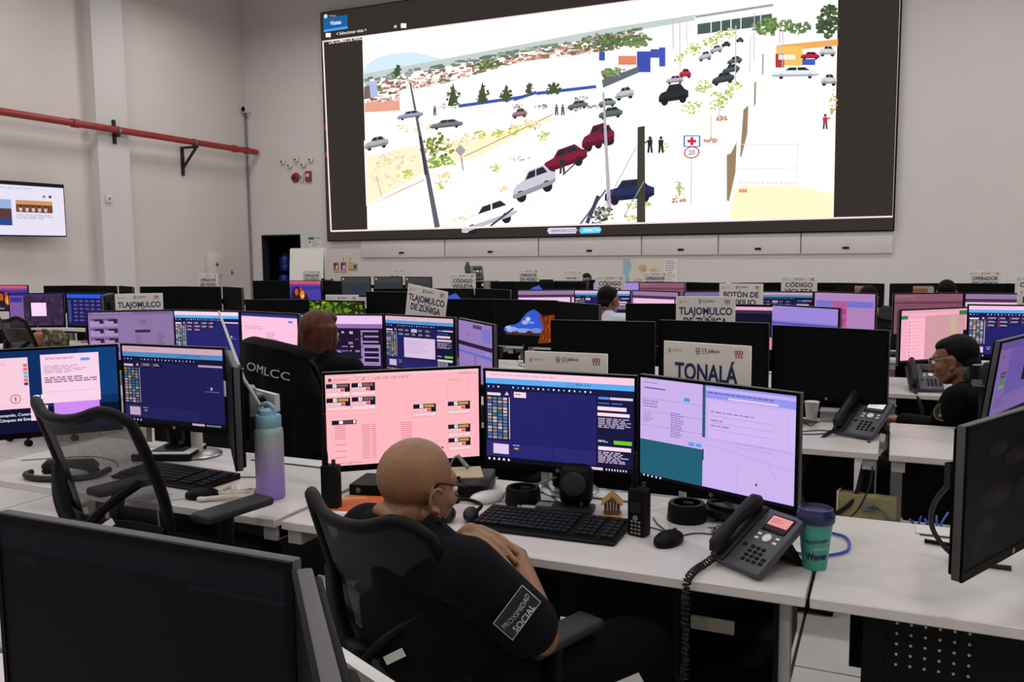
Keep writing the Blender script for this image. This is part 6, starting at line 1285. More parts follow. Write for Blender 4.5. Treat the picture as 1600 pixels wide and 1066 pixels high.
t = thing('black_pouch', 'black oval pouch lying behind the desk phone', 'pouch', (-.42, 2.60, DZT), R(-20)); b = BM(); ell(b, (0, 0, .02), (.11, .06, .025)); part('pouch_body', b, 'phone_dark', t); b = BM(); tube(b, [(.085 * math.cos(a), .04 * math.sin(a), .04) for a in [k * PI / 8 for k in range(16)]], .008, 8, closed=True); part('rim', b, 'black_plastic', t)
cable('network_cable', 'blue network cable bending behind the teal cup', [(-.30, 2.33, DZT + .006), (-.24, 2.36, DZT + .006), (-.17, 2.345, DZT + .006), (-.10, 2.40, DZT + .006), (-.085, 2.47, DZT + .006), (-.10, 2.54, DZT + .006), (-.15, 2.57, DZT + .006), (-.2, 2.62, DZT + .006)], .004, 'cable_blue')
cable('black_cable', 'thin black cord from the bald man\'s mouse', [(-.54, 2.36, DZT + .004), (-.5, 2.42, DZT + .003), (-.42, 2.44, DZT + .003), (-.36, 2.5, DZT + .003)], .002, 'cable_black')
cable('black_cable', 'thin black cord lying between radio and charger', [(-.86, 2.42, DZT + .003), (-.75, 2.44, DZT + .003), (-.62, 2.42, DZT + .003), (-.57, 2.39, DZT + .003), (-.62, 2.46, DZT + .003), (-.65, 2.52, DZT + .003)], .002, 'cable_black')
b = BM(); tube(b, [(.105, 2.585, DZT + .007), (.25, 2.56, DZT + .007)], .006, 8); tag(part('black_pen', b, 'black_plastic'), 'black pen lying on the right front desk', 'pen')
cable('monitor_cable', 'thick black cable hanging behind the dark right-edge monitor', [(.21, 2.36, 1.02), (.16, 2.40, .99), (.12, 2.44, .92), (.115, 2.46, .85), (.15, 2.47, .79), (.2, 2.45, DZT + .006), (.3, 2.44, DZT + .006)], .007, 'cable_black')
# left desk: joystick keypad, earphones, handset cord, cables
t = thing('joystick_controller', 'white and black camera joystick controller on the left desk', 'joystick', (-2.69, 2.585, DZT), R(22)); b = BM(); box(b, .24, .18, .028, TR(0, 0, .0145), .004); part('base', b, 'black_plastic', t); b = BM(); box(b, .235, .175, .008, TR(0, 0, .0325), .003); part('top_plate', b, 'white_plastic', t); b = BM(); box(b, .13, .12, .004, TR(.02, -.01, .0385)); part('keypad_panel', b, 'dark_grey', t); b = BM(); lathe(b, [(.04, 0), (.036, .014), (.02, .022), (.02, .03), (.024, .036), (.024, .075), (.021, .08), (0, .08)], 24, TR(.02, .0, .04)); part('stick', b, 'black_plastic', t); b = BM(); cyl(b, .022, .022, .005, TR(.02, 0, .12), 20); part('stick_cap', b, 'grey_plastic', t)
rr = random.Random(9); mat('cream_rubber', (206, 198, 182), .6, noise=.04)
t = thing('earphones', 'crumpled cream earphones bundle beside the mouse', 'earphones', (-2.03, 2.225, DZT), 0); b = BM()
tube(b, smooth_path([(-.11, -.06, .006), (-.06, -.05, .014), (-.02, -.02, .012), (.03, .0, .016), (.06, .03, .014), (.075, .07, .01)], 6), .0085, 8); tube(b, smooth_path([(-.05, -.09, .008), (0, -.06, .012), (.05, -.04, .016), (.075, -.01, .012), (.06, .03, .02)], 6), .0085, 8); tube(b, smooth_path([(-.06, -.02, .008), (-.05, .02, .02), (-.03, .03, .02), (-.01, .0, .014)], 6), .009, 8); part('cords', b, 'cream_rubber', t)
b = BM(); ell(b, (-.115, -.06, .008), (.016, .012, .008)); ell(b, (-.055, -.095, .009), (.02, .012, .009)); part('buds', b, 'cream_rubber', t)
cable('white_cable', 'thin white cord dropping from the left desk edge', [(-2.14, 2.15, DZT + .004), (-2.19, 2.10, DZT + .005), (-2.20, 2.055, DZT - .005), (-2.195, 2.05, .68), (-2.18, 2.05, .6), (-2.185, 2.05, .5)], .003, 'cable_white')
cable('handset_loop', 'thick black coiled handset cord lying behind the empty chair', [(-2.95, 2.16, DZT + .012), (-2.93, 2.12, DZT + .012), (-2.85, 2.10, DZT + .012), (-2.75, 2.13, DZT + .012), (-2.68, 2.2, DZT + .012), (-2.68, 2.28, DZT + .02)], .012, 'phone_dark')
t = thing('phone_handset', 'black handset lying on the left desk behind the chair', 'handset', (-2.84, 2.24, DZT), R(25)); b = BM(); tube(b, [(-.1, 0, .02), (-.08, 0, .03), (0, 0, .036), (.08, 0, .03), (.1, 0, .02)], [.016, .026, .018, .026, .016], 12); part('grip', b, 'phone_dark', t)
for k in (-1, 1): b = BM(); lathe(b, [(0, .0), (.02, 0), (.024, .008), (.02, .012), (0, .012)], 16, TR(.085 * k, 0, .003)); part('ear_cup', b, 'black_plastic', t)
cable('black_cable', 'thin black cord running from keyboard to the left monitor', [(-2.2, 2.42, DZT + .003), (-2.1, 2.45, DZT + .003), (-2.02, 2.44, DZT + .003), (-2.0, 2.36, DZT + .003), (-2.04, 2.3, DZT + .003), (-2.08, 2.26, DZT + .003)], .002, 'cable_black')
cable('thin_cord', 'long thin cord across the far left of the desk', [(-3.2, 2.3, DZT + .003), (-3.0, 2.45, DZT + .003), (-2.85, 2.44, DZT + .003), (-2.75, 2.38, DZT + .003)], .002, 'cable_grey')
# second-row desk: cup, container, tangle
t = thing('paper_cup', 'small white cup behind the second-row phone', 'cup', (-.34, 4.36, DZT)); b = BM(); lathe(b, [(0, 0), (.025, 0), (.034, .085), (.031, .085), (.023, .004), (0, .004)], 24); part('cup_wall', b, 'white_plastic', t); b = BM(); lathe(b, [(.034, .083), (.0365, .085), (.034, .088)], 24); part('rim', b, 'white_plastic', t)
alpha_mat('clear_plastic', (190, 186, 176), .5, .2); t = thing('food_container', 'clear plastic food container beside the small white cup', 'container', (-.24, 4.36, DZT)); b = BM(); box(b, .12, .1, .045, TR(0, 0, .023), .012); part('tub', b, 'clear_plastic', t); b = BM(); box(b, .126, .106, .008, TR(0, 0, .05), .004); part('lid', b, 'clear_plastic', t)
rr = random.Random(12); pts = [(-.36 + rr.uniform(-.05, .07), 4.2 + rr.uniform(-.05, .06), DZT + .005 + .02 * rr.random()) for k in range(18)]; cable('cable_tangle', 'tangle of thin black cables on the second-row desk', pts, .003, 'cable_black')
cable('phone_line', 'thin black phone line across the second-row desk', [(-.36, 4.02, DZT + .003), (-.28, 4.08, DZT + .003), (-.22, 4.06, DZT + .003), (-.3, 3.98, DZT + .003), (-.42, 3.95, DZT + .003)], .0025, 'cable_black')
# under the desks: computer towers, perforated cage, archive folder box
def tower(x, y, rot, label, led):
    t = thing('computer_tower', label, 'computer', (x, y, .02), R(rot), 'computer towers under the desks'); b = BM(); box(b, .19, .40, .40, TR(0, .2, .2), .006); part('case', b, 'black_metal', t)
    b = BM(); box(b, .175, .012, .38, TR(0, -.006, .2), .003); part('front_panel', b, 'black_plastic', t); b = BM(); cyl(b, .008, .008, .004, TR(.03, -.012, .3, R(90)), 12); part('power_light', b, led, t)
    b = BM(); box(b, .14, .006, .035, TR(0, -.014, .36), .001, 1); part('drive_bay', b, 'phone_dark', t)
    for s in (-.07, .07): b = BM(); bx(b, s - .02, s + .02, .02, .38, -.02, 0); part('foot', b, 'black_plastic', t)
def led_mat(n, c, e): m = mat(n, c, .4); bs = m.node_tree.nodes['Principled BSDF']; bs.inputs['Emission Color'].default_value = (*lin(c), 1); bs.inputs['Emission Strength'].default_value = e; return n
led_mat('led_red', (230, 30, 60), 1.0); led_mat('led_green', (60, 220, 90), 1.0)
tower(-.36, 2.13, 0, 'black computer tower with green light under the bald man\'s desk', 'led_green'); tower(-.28, 3.80, 0, 'black computer tower with red light under the second-row desk', 'led_red'); tower(-1.75, 3.8, 0, 'black computer tower under the woman\'s desk', 'led_red'); tower(.98, 3.8, 0, 'black computer tower under the right second-row desk', 'led_red'); tower(-3.1, 2.2, 0, 'black computer tower under the left front desk', 'led_red'); tower(.1, 5.45, 0, 'black computer tower under the spreadsheet desk', 'led_red')
mat('band_paint', (118, 112, 102), .5, noise=.05)
t = thing('tower_shelf', 'black steel under-desk tower shelf with pale front band', 'shelf', (-.36, 2.12, .44)); b = BM(); bx(b, -.13, .13, 0, .5, .0, .012); bx(b, -.13, -.118, 0, .5, .012, .285); bx(b, .118, .13, 0, .5, .012, .285); part('shelf_frame', b, 'black_metal', t, smooth=0); b = BM(); bx(b, -.085, .025, -.012, -.002, .175, .21, .002, 1); part('front_band', b, 'band_paint', t)
t = thing('perforated_cage', 'black perforated steel cage under the right front desk', 'cage', (.0, 2.15, .30)); b = BM(); bx(b, .012, .62, 0, .008, .02, .428); bx(b, .012, .62, .45, .458, .02, .428); bx(b, .61, .62, .008, .45, .02, .428); bx(b, .012, .62, .008, .45, .02, .03); part('cage_panel', b, 'black_metal', t, smooth=0)
b = BM(); bx(b, -.04, .012, -.005, .45, .0, .428, .002, 1); part('side_post', b, 'black_metal', t); b = BM()
for r in range(5):
    for c in range(6): cyl(b, .0034, .0034, .001, TR(.036 + c * .0305, -.0002, .395 - r * .0255, R(90)), 8)
o = part('perforations', b, 'desk_leg', t, smooth=0); o['kind'] = 'stuff'; b = BM(); bx(b, .015, .3, -.06, .0, .0, .018, .003, 1); part('base_rail', b, 'desk_leg', t)
for x in (-.02, .6):
    b = BM(); bx(b, x - .015, x + .015, .02, .43, -.30, .02); part('support_leg', b, 'black_metal', t, smooth=0)
mat('manila', (150, 140, 98), .8, noise=.06, nscale=6)
t = thing('junction_box', 'worn beige junction box with grey cables hung under the second-row desk', 'junction box', (-.06, 3.755, .44), R(-8)); b = BM(); bx(b, -.12, .10, 0, .06, 0, .125, .004, 1); part('case', b, 'manila', t); b = BM(); bx(b, -.128, -.12, .0, .06, .0, .13); part('open_lid', b, 'cream_paper', t, smooth=0); b = BM(); box(b, .05, .012, .04, TR(.0, -.006, .085), .004); part('socket', b, 'grey_plastic', t); b = BM()
for k in range(4): tube(b, smooth_path([(.0 + .01 * k, -.012, .08), (.04 + .012 * k, -.04, .1 - .01 * k), (.08 + .01 * k, -.05, .04), (.09, -.03, -.08)], 6), .004, 6)
part('cable_bundle', b, 'cable_grey', t); b = BM()
bx(b, -.03, .01, .045, .055, .125, DZT - .028 - .44); part('hanger', b, 'black_metal', t, smooth=0)
for k in range(6):
    x = .1 + .016 * k; cable('patch_cable', 'blue patch cable sticking up behind the right front desk', [(x, 3.2, .003), (x + .01 * (k % 3 - 1), 3.2, .35), (x - .01 * (k % 2), 3.18, .6), (x + .02 * (k % 3 - 1), 3.17 + .01 * k, .655 + .012 * (k % 3))], .004, 'cable_blue')['group'] = 'blue patch cables'
cable('black_cable', 'thin black cable hanging under the second-row desk', [(-.05, 3.72, .7), (-.06, 3.70, .62), (-.1, 3.7, .52), (-.16, 3.7, .44), (-.17, 3.75, .3)], .004, 'cable_black')
# flip chart near the doorway, headset charger, bundle at left
t = thing('flip_chart', 'white flip chart easel with a curled sheet beside the doorway', 'flip chart', (-10.35, 13.6, 0), R(20)); b = BM(); box(b, .7, .02, 1.0, TR(0, 0, 1.25, R(-8)), .005); part('board', b, 'white_enamel', t)
b = BM(); grid(b, lambda u, v: Vector((-.33 + .66 * u, -.03 - .14 * (1 - v) - .03 * math.sin(u * 3) * (1 - v) - .05 * max(0, u - .8) * v * 6 * max(0, v - .85), .77 + .96 * v)), 14, 12); part('paper_sheet', b, 'paper', t)
for s in (-1, 1): b = BM(); tube(b, [(s * .3, .02, 1.6), (s * .42, -.25, 0)], .014, 8); part('leg', b, 'grey_plastic', t)
b = BM(); tube(b, [(0, .08, 1.6), (0, .55, 0)], .014, 8); part('leg', b, 'grey_plastic', t)
t = thing('headset_charger', 'grey headset charging stand behind the patched man', 'charger', (.565, 4.75, DZT)); t.location = (.39, 4.42, DZT + 0); b = BM(); box(b, .09, .09, .02, TR(0, -.06, .01), .006); box(b, .03, .03, .2, TR(0, -.03, .11), .006); part('stand', b, 'dark_grey', t); b = BM(); box(b, .1, .05, .1, TR(-.0, -.06, .25), .012); part('cradle', b, 'grey_plastic', t); b = BM(); lathe(b, [(0, 0), (.03, 0), (.03, .03), (.02, .036), (0, .036)], 18, TR(-.05, -.06, .255, 0, R(-90))); part('ear_pad', b, 'dark_grey', t)
def camo():
    m = mat('camouflage', (86, 84, 58), .9); nt = m.node_tree; bs = nt.nodes['Principled BSDF']; tc = nt.nodes.new('ShaderNodeTexCoord'); n = nt.nodes.new('ShaderNodeTexNoise'); n.inputs['Scale'].default_value = 22; rp = nt.nodes.new('ShaderNodeValToRGB'); rp.color_ramp.interpolation = 'CONSTANT'; e = rp.color_ramp.elements
    e[0].color = (*lin((58, 58, 40)), 1); e[1].position = .5; e[1].color = (*lin((104, 102, 70)), 1); x = e.new(.6); x.color = (*lin((140, 132, 96)), 1); nt.links.new(tc.outputs['Object'], n.inputs['Vector']); nt.links.new(n.outputs['Fac'], rp.inputs['Fac']); nt.links.new(rp.outputs['Color'], bs.inputs['Base Color'])
camo(); mat('tan_leather', (150, 92, 52), .6, noise=.15)
t = thing('camouflage_bag', 'olive camouflage bag on the far left desk', 'bag', (-7.0, 5.45, DZT), R(-20)); b = BM(); ell(b, (0, 0, .085), (.17, .11, .085)); box(b, .26, .16, .08, TR(0, 0, .045), .03, 3); part('bag_body', b, 'camouflage', t); b = BM(); tube(b, smooth_path([(-.1, -.06, .13), (-.05, -.09, .17), (.05, -.09, .17), (.1, -.06, .13)], 6), .012, 8); part('strap', b, 'camouflage', t)
t = thing('tan_pouch', 'small tan pouch beside the camouflage bag', 'pouch', (-7.28, 5.5, DZT), R(10)); b = BM(); ell(b, (0, 0, .07), (.11, .06, .07)); part('pouch_body', b, 'tan_leather', t); b = BM(); box(b, .16, .03, .05, TR(0, -.045, .1), .012); part('flap', b, 'tan_leather', t)
b = BM(); tube(b, [(-1.955, 2.305, 1.04), (-1.957, 2.21, 1.17), (-2.092, 2.255, 1.389)], [.006, .006, .004], 8); tag(part('white_rod', b, 'white_plastic'), 'thin white rod leaning up from the edge-on monitor at the left', 'rod')
# ------------------------------------------------------------------ office chairs
def back_pt(u, v, off=0.0):
    k = max(0.0, (abs(u) - .6) / .4); v = v * (1 - .13 * k * k)      # rounded top corners
    hw = .205 + .05 * math.sin(PI * (.15 + .75 * v)) - .02 * (1 - v); z = .50 + .46 * v + .085 * abs(u) ** 2.5 * v ** 3
    y = -.20 - .11 * v + .075 * u * u + .05 * math.sin(PI * min(1, v * 1.1)) * .6 - .02 * v * abs(u) ** 3
    return Vector((u * hw, y + off, z))
def make_chair(label, mesh_mat='chair_mesh'):
    t = thing('office_chair', label, 'chair', (0, 0, 0), 0, 'black mesh office chairs')
    loop = [back_pt(u / 10, 1) for u in range(-10, 11)] + [back_pt(1, v / 12) for v in range(11, -1, -1)] + [back_pt(u / 10, 0) for u in range(9, -11, -1)] + [back_pt(-1, v / 12) for v in range(1, 12)]
    b = BM(); tube(b, loop, .016, 10, closed=True); part('back_frame', b, 'black_plastic', t)
    b = BM(); grid(b, lambda u, v: back_pt(u * 2 - 1, v), 20, 20); part('back_mesh', b, mesh_mat, t)
    b = BM(); tube(b, [back_pt(u / 8, .3, -.025) for u in range(-8, 9)], .022, 10, flat=(.5, 1.3)); part('lumbar_bar', b, 'black_plastic', t)
    b = BM(); tube(b, smooth_path([(0, -.05, .40), (0, -.2, .42), (0, -.275, .5), (0, -.27, .62), (0, -.27, .66)], 5), [.03] * 20 + [.022], 10, flat=(1.5, .7)); part('spine', b, 'black_plastic', t)
    for s in (-1, 1): b = BM(); tube(b, smooth_path([(0, -.27, .6), (s * .1, -.255, .7), (s * .2, -.2, .78)], 5), .016, 8, flat=(1.4, .7)); part('back_strut', b, 'black_plastic', t)
    b = BM(); box(b, .49, .47, .075, TR(0, .04, .455), .03, 4); part('seat', b, 'black_fabric', t)
    for s in (-1, 1):
        a = bpy.data.objects.new('armrest', None); COL.objects.link(a); a.parent = t
        b = BM(); tube(b, smooth_path([(s * .2, .02, .41), (s * .27, .02, .44), (s * .275, .02, .55), (s * .27, .03, .64)], 5), .018, 8, flat=(1, 1.6)); part('armrest_post', b, 'black_plastic', a)
        b = BM(); box(b, .085, .25, .028, TR(s * .265, .06, .652), .012, 3); part('armrest_pad', b, 'dark_grey', a)
    b = BM(); cyl(b, .025, .025, .24, TR(0, 0, .17), 16); cyl(b, .09, .12, .03, TR(0, 0, .39), 16); part('gas_column', b, 'black_metal', t)
    b = BM(); cyl(b, .045, .04, .06, TR(0, 0, .09), 16)
    for k in range(5): a = 2 * PI * k / 5 + .3; tube(b, [(0, 0, .12), (.3 * math.cos(a), .3 * math.sin(a), .075)], [.026, .018], 8)
    part('star_base', b, 'black_plastic', t)
    for k in range(5):
        a = 2 * PI * k / 5 + .3; b = BM()
        for s in (-.014, .014): cyl(b, .028, .028, .016, TR(.3 * math.cos(a), .3 * math.sin(a), .0285) @ TR(0, 0, 0, 0, R(90), 0) @ TR(0, 0, s - .008), 14)
        cyl(b, .008, .008, .05, TR(.3 * math.cos(a), .3 * math.sin(a), .035), 8); part('caster', b, 'black_plastic', t)
    return t
ch = make_chair('black mesh office chair the bald man sits in'); ch.location = (-1.04, 1.885, 0); ch.rotation_euler = (0, 0, R(-20))
def chair_copy(label, x, y, rot, lift=0.0):
    r = copy_tree(ch, label, (x, y, 0), R(rot))
    if lift:
        for c in r.children:
            if c.name.split('.')[0] not in ('star_base', 'caster', 'gas_column'): c.location.z = lift
            elif c.name.startswith('gas_column'): c.scale.z = 1 + lift / .3
    return r
c1 = chair_copy('empty black mesh office chair at the left front desk', -2.055, 1.93, -9, .17)
for c in c1.children:
    if c.name.startswith('back_mesh'): c.data = c.data.copy(); c.data.materials[0] = MATS['chair_mesh_open']
chair_copy('black office chair the woman sits in', -2.65, 3.60, -18, .1); chair_copy('black office chair under the patched man', .35, 4.72, 60); chair_copy('black chair at the far left desk with the purple map', -6.75, 5.12, -12, .1)
chair_copy('black chair of the man with the white collar', -2.17, 6.72, 0); chair_copy('chair of the person in the grey jacket', -.02, 8.62, 10); chair_copy('empty black chair by the far wall near the flip chart', -9.9, 13.2, 160, .16); chair_copy('chair of the far person in blue', -4.4, 12.95, 180); chair_copy('chair of the dark-haired person at the far right', .47, 8.8, 0, .1)
for c_, z_ in ((ch, 0), (c1, .17)): b = BM(); bx(b, -.03, .03, -.002, .0, -.01, .01); part('paper_tag', b, 'white_plastic', c_, (.13, -.262, .665 + z_), (0, R(-32), R(18)), 0)

arm = [c for c in ch.children if c.name.startswith('armrest')][-1]; arm.location = (.05, .04, 0)

# ------------------------------------------------------------------ people
def unit_sphere():
    b = BM(); bmesh.ops.create_icosphere(b, subdivisions=3, radius=1.0); b.verts.index_update(); r = ([v.co.copy() for v in b.verts], [tuple(v.index for v in f.verts) for f in b.faces]); b.free(); return r
UNIT = unit_sphere()
def blob(name, prims, voxel, material, parent, smooth=4):
    """one continuous skin grown over overlapping tapered limbs (world coordinates)"""
    V, Fc = [], []
    def add(vs, fs): o = len(V); V.extend(vs); Fc.extend([tuple(o + i for i in f) for f in fs])
    for p in prims:
        if p[0] == 'c':
            a, c, r0, r1 = Vector(p[1]), Vector(p[2]), p[3], p[4]
            for q, r in ((a, r0), (c, r1)): add([q + v * r for v in UNIT[0]], UNIT[1])
            d = c - a
            if d.length > 1e-4:
                Q = d.to_track_quat('Z', 'Y').to_matrix(); ring = [Q @ Vector((math.cos(2 * PI * k / 16), math.sin(2 * PI * k / 16), 0)) for k in range(16)]
                add([a + v * r0 for v in ring] + [c + v * r1 for v in ring], [(k, (k + 1) % 16, 16 + (k + 1) % 16, 16 + k) for k in range(16)] + [tuple(range(15, -1, -1)), tuple(range(16, 32))])
        else: add([p[1] @ v for v in UNIT[0]], UNIT[1])
    me = bpy.data.meshes.new(name); me.from_pydata([tuple(v) for v in V], [], Fc); ob = bpy.data.objects.new(name, me)
    m = ob.modifiers.new('r', 'REMESH'); m.mode = 'VOXEL'; m.voxel_size = voxel
    m = ob.modifiers.new('s', 'SMOOTH'); m.factor = .5; m.iterations = smooth
    ev, dg = evaluated(ob); out = bpy.data.meshes.new_from_object(ev, depsgraph=dg); bpy.data.objects.remove(ob); bpy.data.meshes.remove(me)
    out.materials.clear(); out.materials.append(MATS[material])
    for p in out.polygons: p.use_smooth = True
    out.transform(Matrix.Translation(-Vector(parent.location)) if parent else I4())
    return put(name, out, parent)
def E(c, r, rot=(0, 0, 0), M=None):
    m = TR(*c, *rot) @ Matrix.Diagonal((*r, 1)); return ('e', (M @ m) if M else m)
def Cp(a, b, r0, r1, M=None):
    a, b = Vector(a), Vector(b); return ('c', M @ a if M else a, M @ b if M else b, r0, r1)
def head_prims(M, ear=True):
    P = [E((0, -.018, .028), (.076, .096, .088), M=M), E((0, .028, -.03), (.063, .07, .082), M=M), E((0, .05, -.083), (.042, .04, .032), M=M), E((0, .06, .022), (.055, .036, .03), M=M),
         Cp((0, .094, .012), (0, .114, -.03), .009, .0145, M), E((.013, .104, -.034), (.009, .010, .008), M=M), E((-.013, .104, -.034), (.009, .010, .008), M=M), E((0, .089, -.062), (.025, .010, .011), M=M), E((.04, .06, -.025), (.024, .024, .024), M=M), E((-.04, .06, -.025), (.024, .024, .024), M=M),
         Cp((.052, .0, -.06), (.03, .05, -.088), .022, .018, M), Cp((-.052, 0, -.06), (-.03, .05, -.088), .022, .018, M), Cp((0, -.03, -.06), (0, -.022, -.16), .056, .058, M), Cp((-.028, -.078, -.068), (.028, -.078, -.068), .02, .02, M)]
    if ear:
        for s in (-1, 1):
            P.append(E((s * .078, -.004, -.016), (.007, .017, .026), (0, R(s * 12), R(s * -18)), M))
            for k in range(10):
                a0, a1 = -1.9 + k * .42, -1.9 + (k + 1) * .42
                f = lambda a: (s * (.083 + .006 * (math.cos(a) < 0)), -.008 + .016 * math.cos(a + PI), -.014 + .027 * math.sin(a))
                P.append(Cp(f(a0), f(a1), .0048, .0048, M))
            P.append(E((s * .081, .004, -.043), (.006, .009, .010), M=M))
    return P
def face_parts(M, parent, brow='hair_black'):
    L = Matrix.Translation(-Vector(parent.location))
    for s in (-1, 1):
        b = BM(); ell(b, (0, 0, 0), (.0125, .0115, .0105)); o = part('eye', b, 'eye_white', parent); o.data.transform(L @ M @ TR(s * .031, .083, .0))
        b = BM(); ell(b, (0, 0, 0), (.0058, .003, .0058)); o = part('iris', b, 'eye_dark', parent); o.data.transform(L @ M @ TR(s * .031, .0945, .0))
        b = BM(); tube(b, [(s * .014, .099, .02), (s * .032, .098, .026), (s * .05, .086, .021)], .0035, 6, flat=(.8, 1.3)); o = part('eyebrow', b, brow, parent); o.data.transform(L @ M)
    b = BM(); tube(b, [(-.024, .092, -.061), (-.01, .100, -.058), (0, .101, -.06), (.01, .100, -.058), (.024, .092, -.061)], [.002, .0045, .005, .0045, .002], 8); o = part('lips', b, 'lip', parent); o.data.transform(L @ M)
def hand_prims(wrist, fwd, up, s=1, curl=.5, spread=.16, k=1.0):
    """palm + four unequal bent fingers + thumb leaving the side; s=+1 thumb on the +side"""
    w, f, u = Vector(wrist), Vector(fwd).normalized(), Vector(up); side = f.cross(u).normalized() * s; u = side.cross(f).normalized() * s; u = u if u.dot(Vector(up)) > 0 else -u
    P = []
    for j in range(4):
        o = (j - 1.5) * .0205 * k; b0 = w + f * .01 * k - side * o * .75; b1 = w + f * (.088 - .004 * abs(j - 1)) * k - side * o
        P.append(('c', b0, b1, .0155 * k, .0115 * k)); L = (.040, .046, .042, .033)[j] * k; d = (f - side * o * spread * 8).normalized(); p = b1; a = 0
        for q in range(3):
            a += curl * (.8, 1.0, .7)[q]; dd = (d * math.cos(a) - u * math.sin(a)); e = p + dd * L * (1, .72, .56)[q]; P.append(('c', p, e, (.0098, .0090, .0082)[q] * k, (.0090, .0082, .0072)[q] * k)); p = e
    t0 = w + f * .025 * k + side * .024 * k; t1 = t0 + (f * .6 + side * .6 - u * .25).normalized() * .04 * k; t2 = t1 + (f * .9 + side * .15 - u * .3).normalized() * .03 * k; t3 = t2 + (f * .95 - side * .1 - u * .3).normalized() * .024 * k
    P += [('c', t0, t1, .0155 * k, .012 * k), ('c', t1, t2, .012 * k, .0105 * k), ('c', t2, t3, .0105 * k, .008 * k)]
    return P
def frame(c, heading, pitch=0.0, roll=0.0): return TR(*c) @ Euler((0, 0, -R(heading))).to_matrix().to_4x4() @ Euler((-R(pitch), R(roll), 0)).to_matrix().to_4x4()

# --- the bald man
Fv = Vector((math.sin(R(20)), math.cos(R(20)), 0)); Rv = Vector((math.cos(R(20)), -math.sin(R(20)), 0)); Zv = Vector((0, 0, 1))
man = thing('person', 'bald man in navy uniform shirt and glasses seated with clasped hands', 'person', (-.93, 1.85, 0))
HM = frame((-1.025, 1.745, 1.022), 24, 10, 3); N = Vector((-1.02, 1.705, .908)); PV = Vector((-.93, 1.85, .52))
shR, shL = N + Rv * .185 - Zv * .035, N - Rv * .185 + Fv * .01 - Zv * .035; elR, elL = Vector((-.722, 1.775, .685)), Vector((-1.17, 1.98, .68)); wrR, wrL = Vector((-.838, 1.915, .805)), Vector((-.985, 1.94, .85))
sk = head_prims(HM) + [('c', HM @ Vector((0, -.02, -.13)), N - Zv * .04, .064, .066), ('c', N - Zv * .09, shR - Zv * .02, .045, .045), ('c', N - Zv * .09, shL - Zv * .02, .045, .045), ('c', shR - Zv * .02, elR, .045, .042), ('c', elR, elR.lerp(wrR, .4), .043, .042), ('c', elR.lerp(wrR, .4), wrR, .042, .027), ('c', shL, elL, .045, .042), ('c', elL, wrL, .043, .027), ('c', N - Zv * .04 + Fv * .05, PV + Fv * .06, .06, .08)]
sk += hand_prims(wrR, (-.95, .25, .2), (0, -.25, 1), -1, .42, .1) + hand_prims(wrL, (.86, -.5, -.02), (.0, -.3, 1), 1, .22, .14)
blob('body', sk, .0036, 'skin', man, 2); face_parts(HM, man)
shirt = [('c', N - Rv * .012 - Fv * .006 - Zv * .045, N - Zv * .09 + Fv * .02, .1, .12), E((0, 0, 0), (.2, .125, .2), (0, 0, -R(20)), TR(*(N - Zv * .19 + Fv * .03))), E((0, 0, 0), (.185, .15, .18), (0, 0, -R(20)), TR(*(N.lerp(PV, .62) + Fv * .06))), E((0, 0, 0), (.19, .15, .12), (0, 0, -R(20)), TR(*(PV + Fv * .02 + Zv * .04))),
         ('c', N - Zv * .05, shR, .085, .075), ('c', N - Zv * .05, shL, .085, .075), ('c', shR, shR.lerp(elR, .5), .078, .076), ('c', shR.lerp(elR, .5), shR.lerp(elR, .80), .076, .074), ('c', shL, shL.lerp(elL, .9), .078, .07)]
blob('shirt', shirt, .006, 'navy_fabric', man, 5)
L0 = Matrix.Translation(-Vector(man.location))
b = BM(); tube(b, [N + Zv * .032 - Rv * .012 - Fv * .006 + Rv * .086 * math.cos(a) + Fv * (.088 * math.sin(a) - .004) + Zv * .018 * (-math.sin(a)) for a in [k * 2 * PI / 24 for k in range(24)]], .02, 8, closed=True, flat=(.55, 1.2)); o = part('collar', b, 'navy_fabric', man); o.data.transform(L0)
trs = [E((0, 0, 0), (.18, .16, .11), (0, 0, -R(20)), TR(*PV))]
for hp, kn, an in ((PV + Rv * .09, Vector((-.56, 2.13, .56)), Vector((-.45, 2.36, .12))), (PV - Rv * .09, Vector((-.93, 2.27, .56)), Vector((-.98, 2.42, .12)))): trs += [('c', hp, kn, .095, .07), ('c', kn, an, .068, .05)]
blob('trousers', trs, .009, 'black_fabric', man, 5)
for an, dr in ((Vector((-.45, 2.36, .0)), Vector((.5, .85, 0))), (Vector((-.98, 2.42, .0)), Vector((-.1, 1, 0)))):
    blob('shoe', [('c', an + Zv * .05, an + Zv * .12, .045, .045), ('c', an + Zv * .042 - dr * .03, an + Zv * .036 + dr * .16, .04, .034)], .006, 'black_plastic', man, 3)
b = BM()
for s in (-1, 1):
    tube(b, smooth_path([(s * .083, -.022, -.012), (s * .081, -.008, .022), (s * .078, .04, .02), (s * .071, .088, .014)], 5), .0028, 6, flat=(.7, 1.6)); tube(b, [(s * (.032 + .028 * math.cos(a)), .106 - .012 * abs(math.cos(a)), .0 + .021 * math.sin(a)) for a in [k * 2 * PI / 16 for k in range(16)]], .0018, 6, closed=True)
tube(b, [(-.006, .108, .006), (0, .11, .009), (.006, .108, .006)], .0018, 6); o = part('glasses', b, 'black_plastic', man); o.data.transform(L0 @ HM)
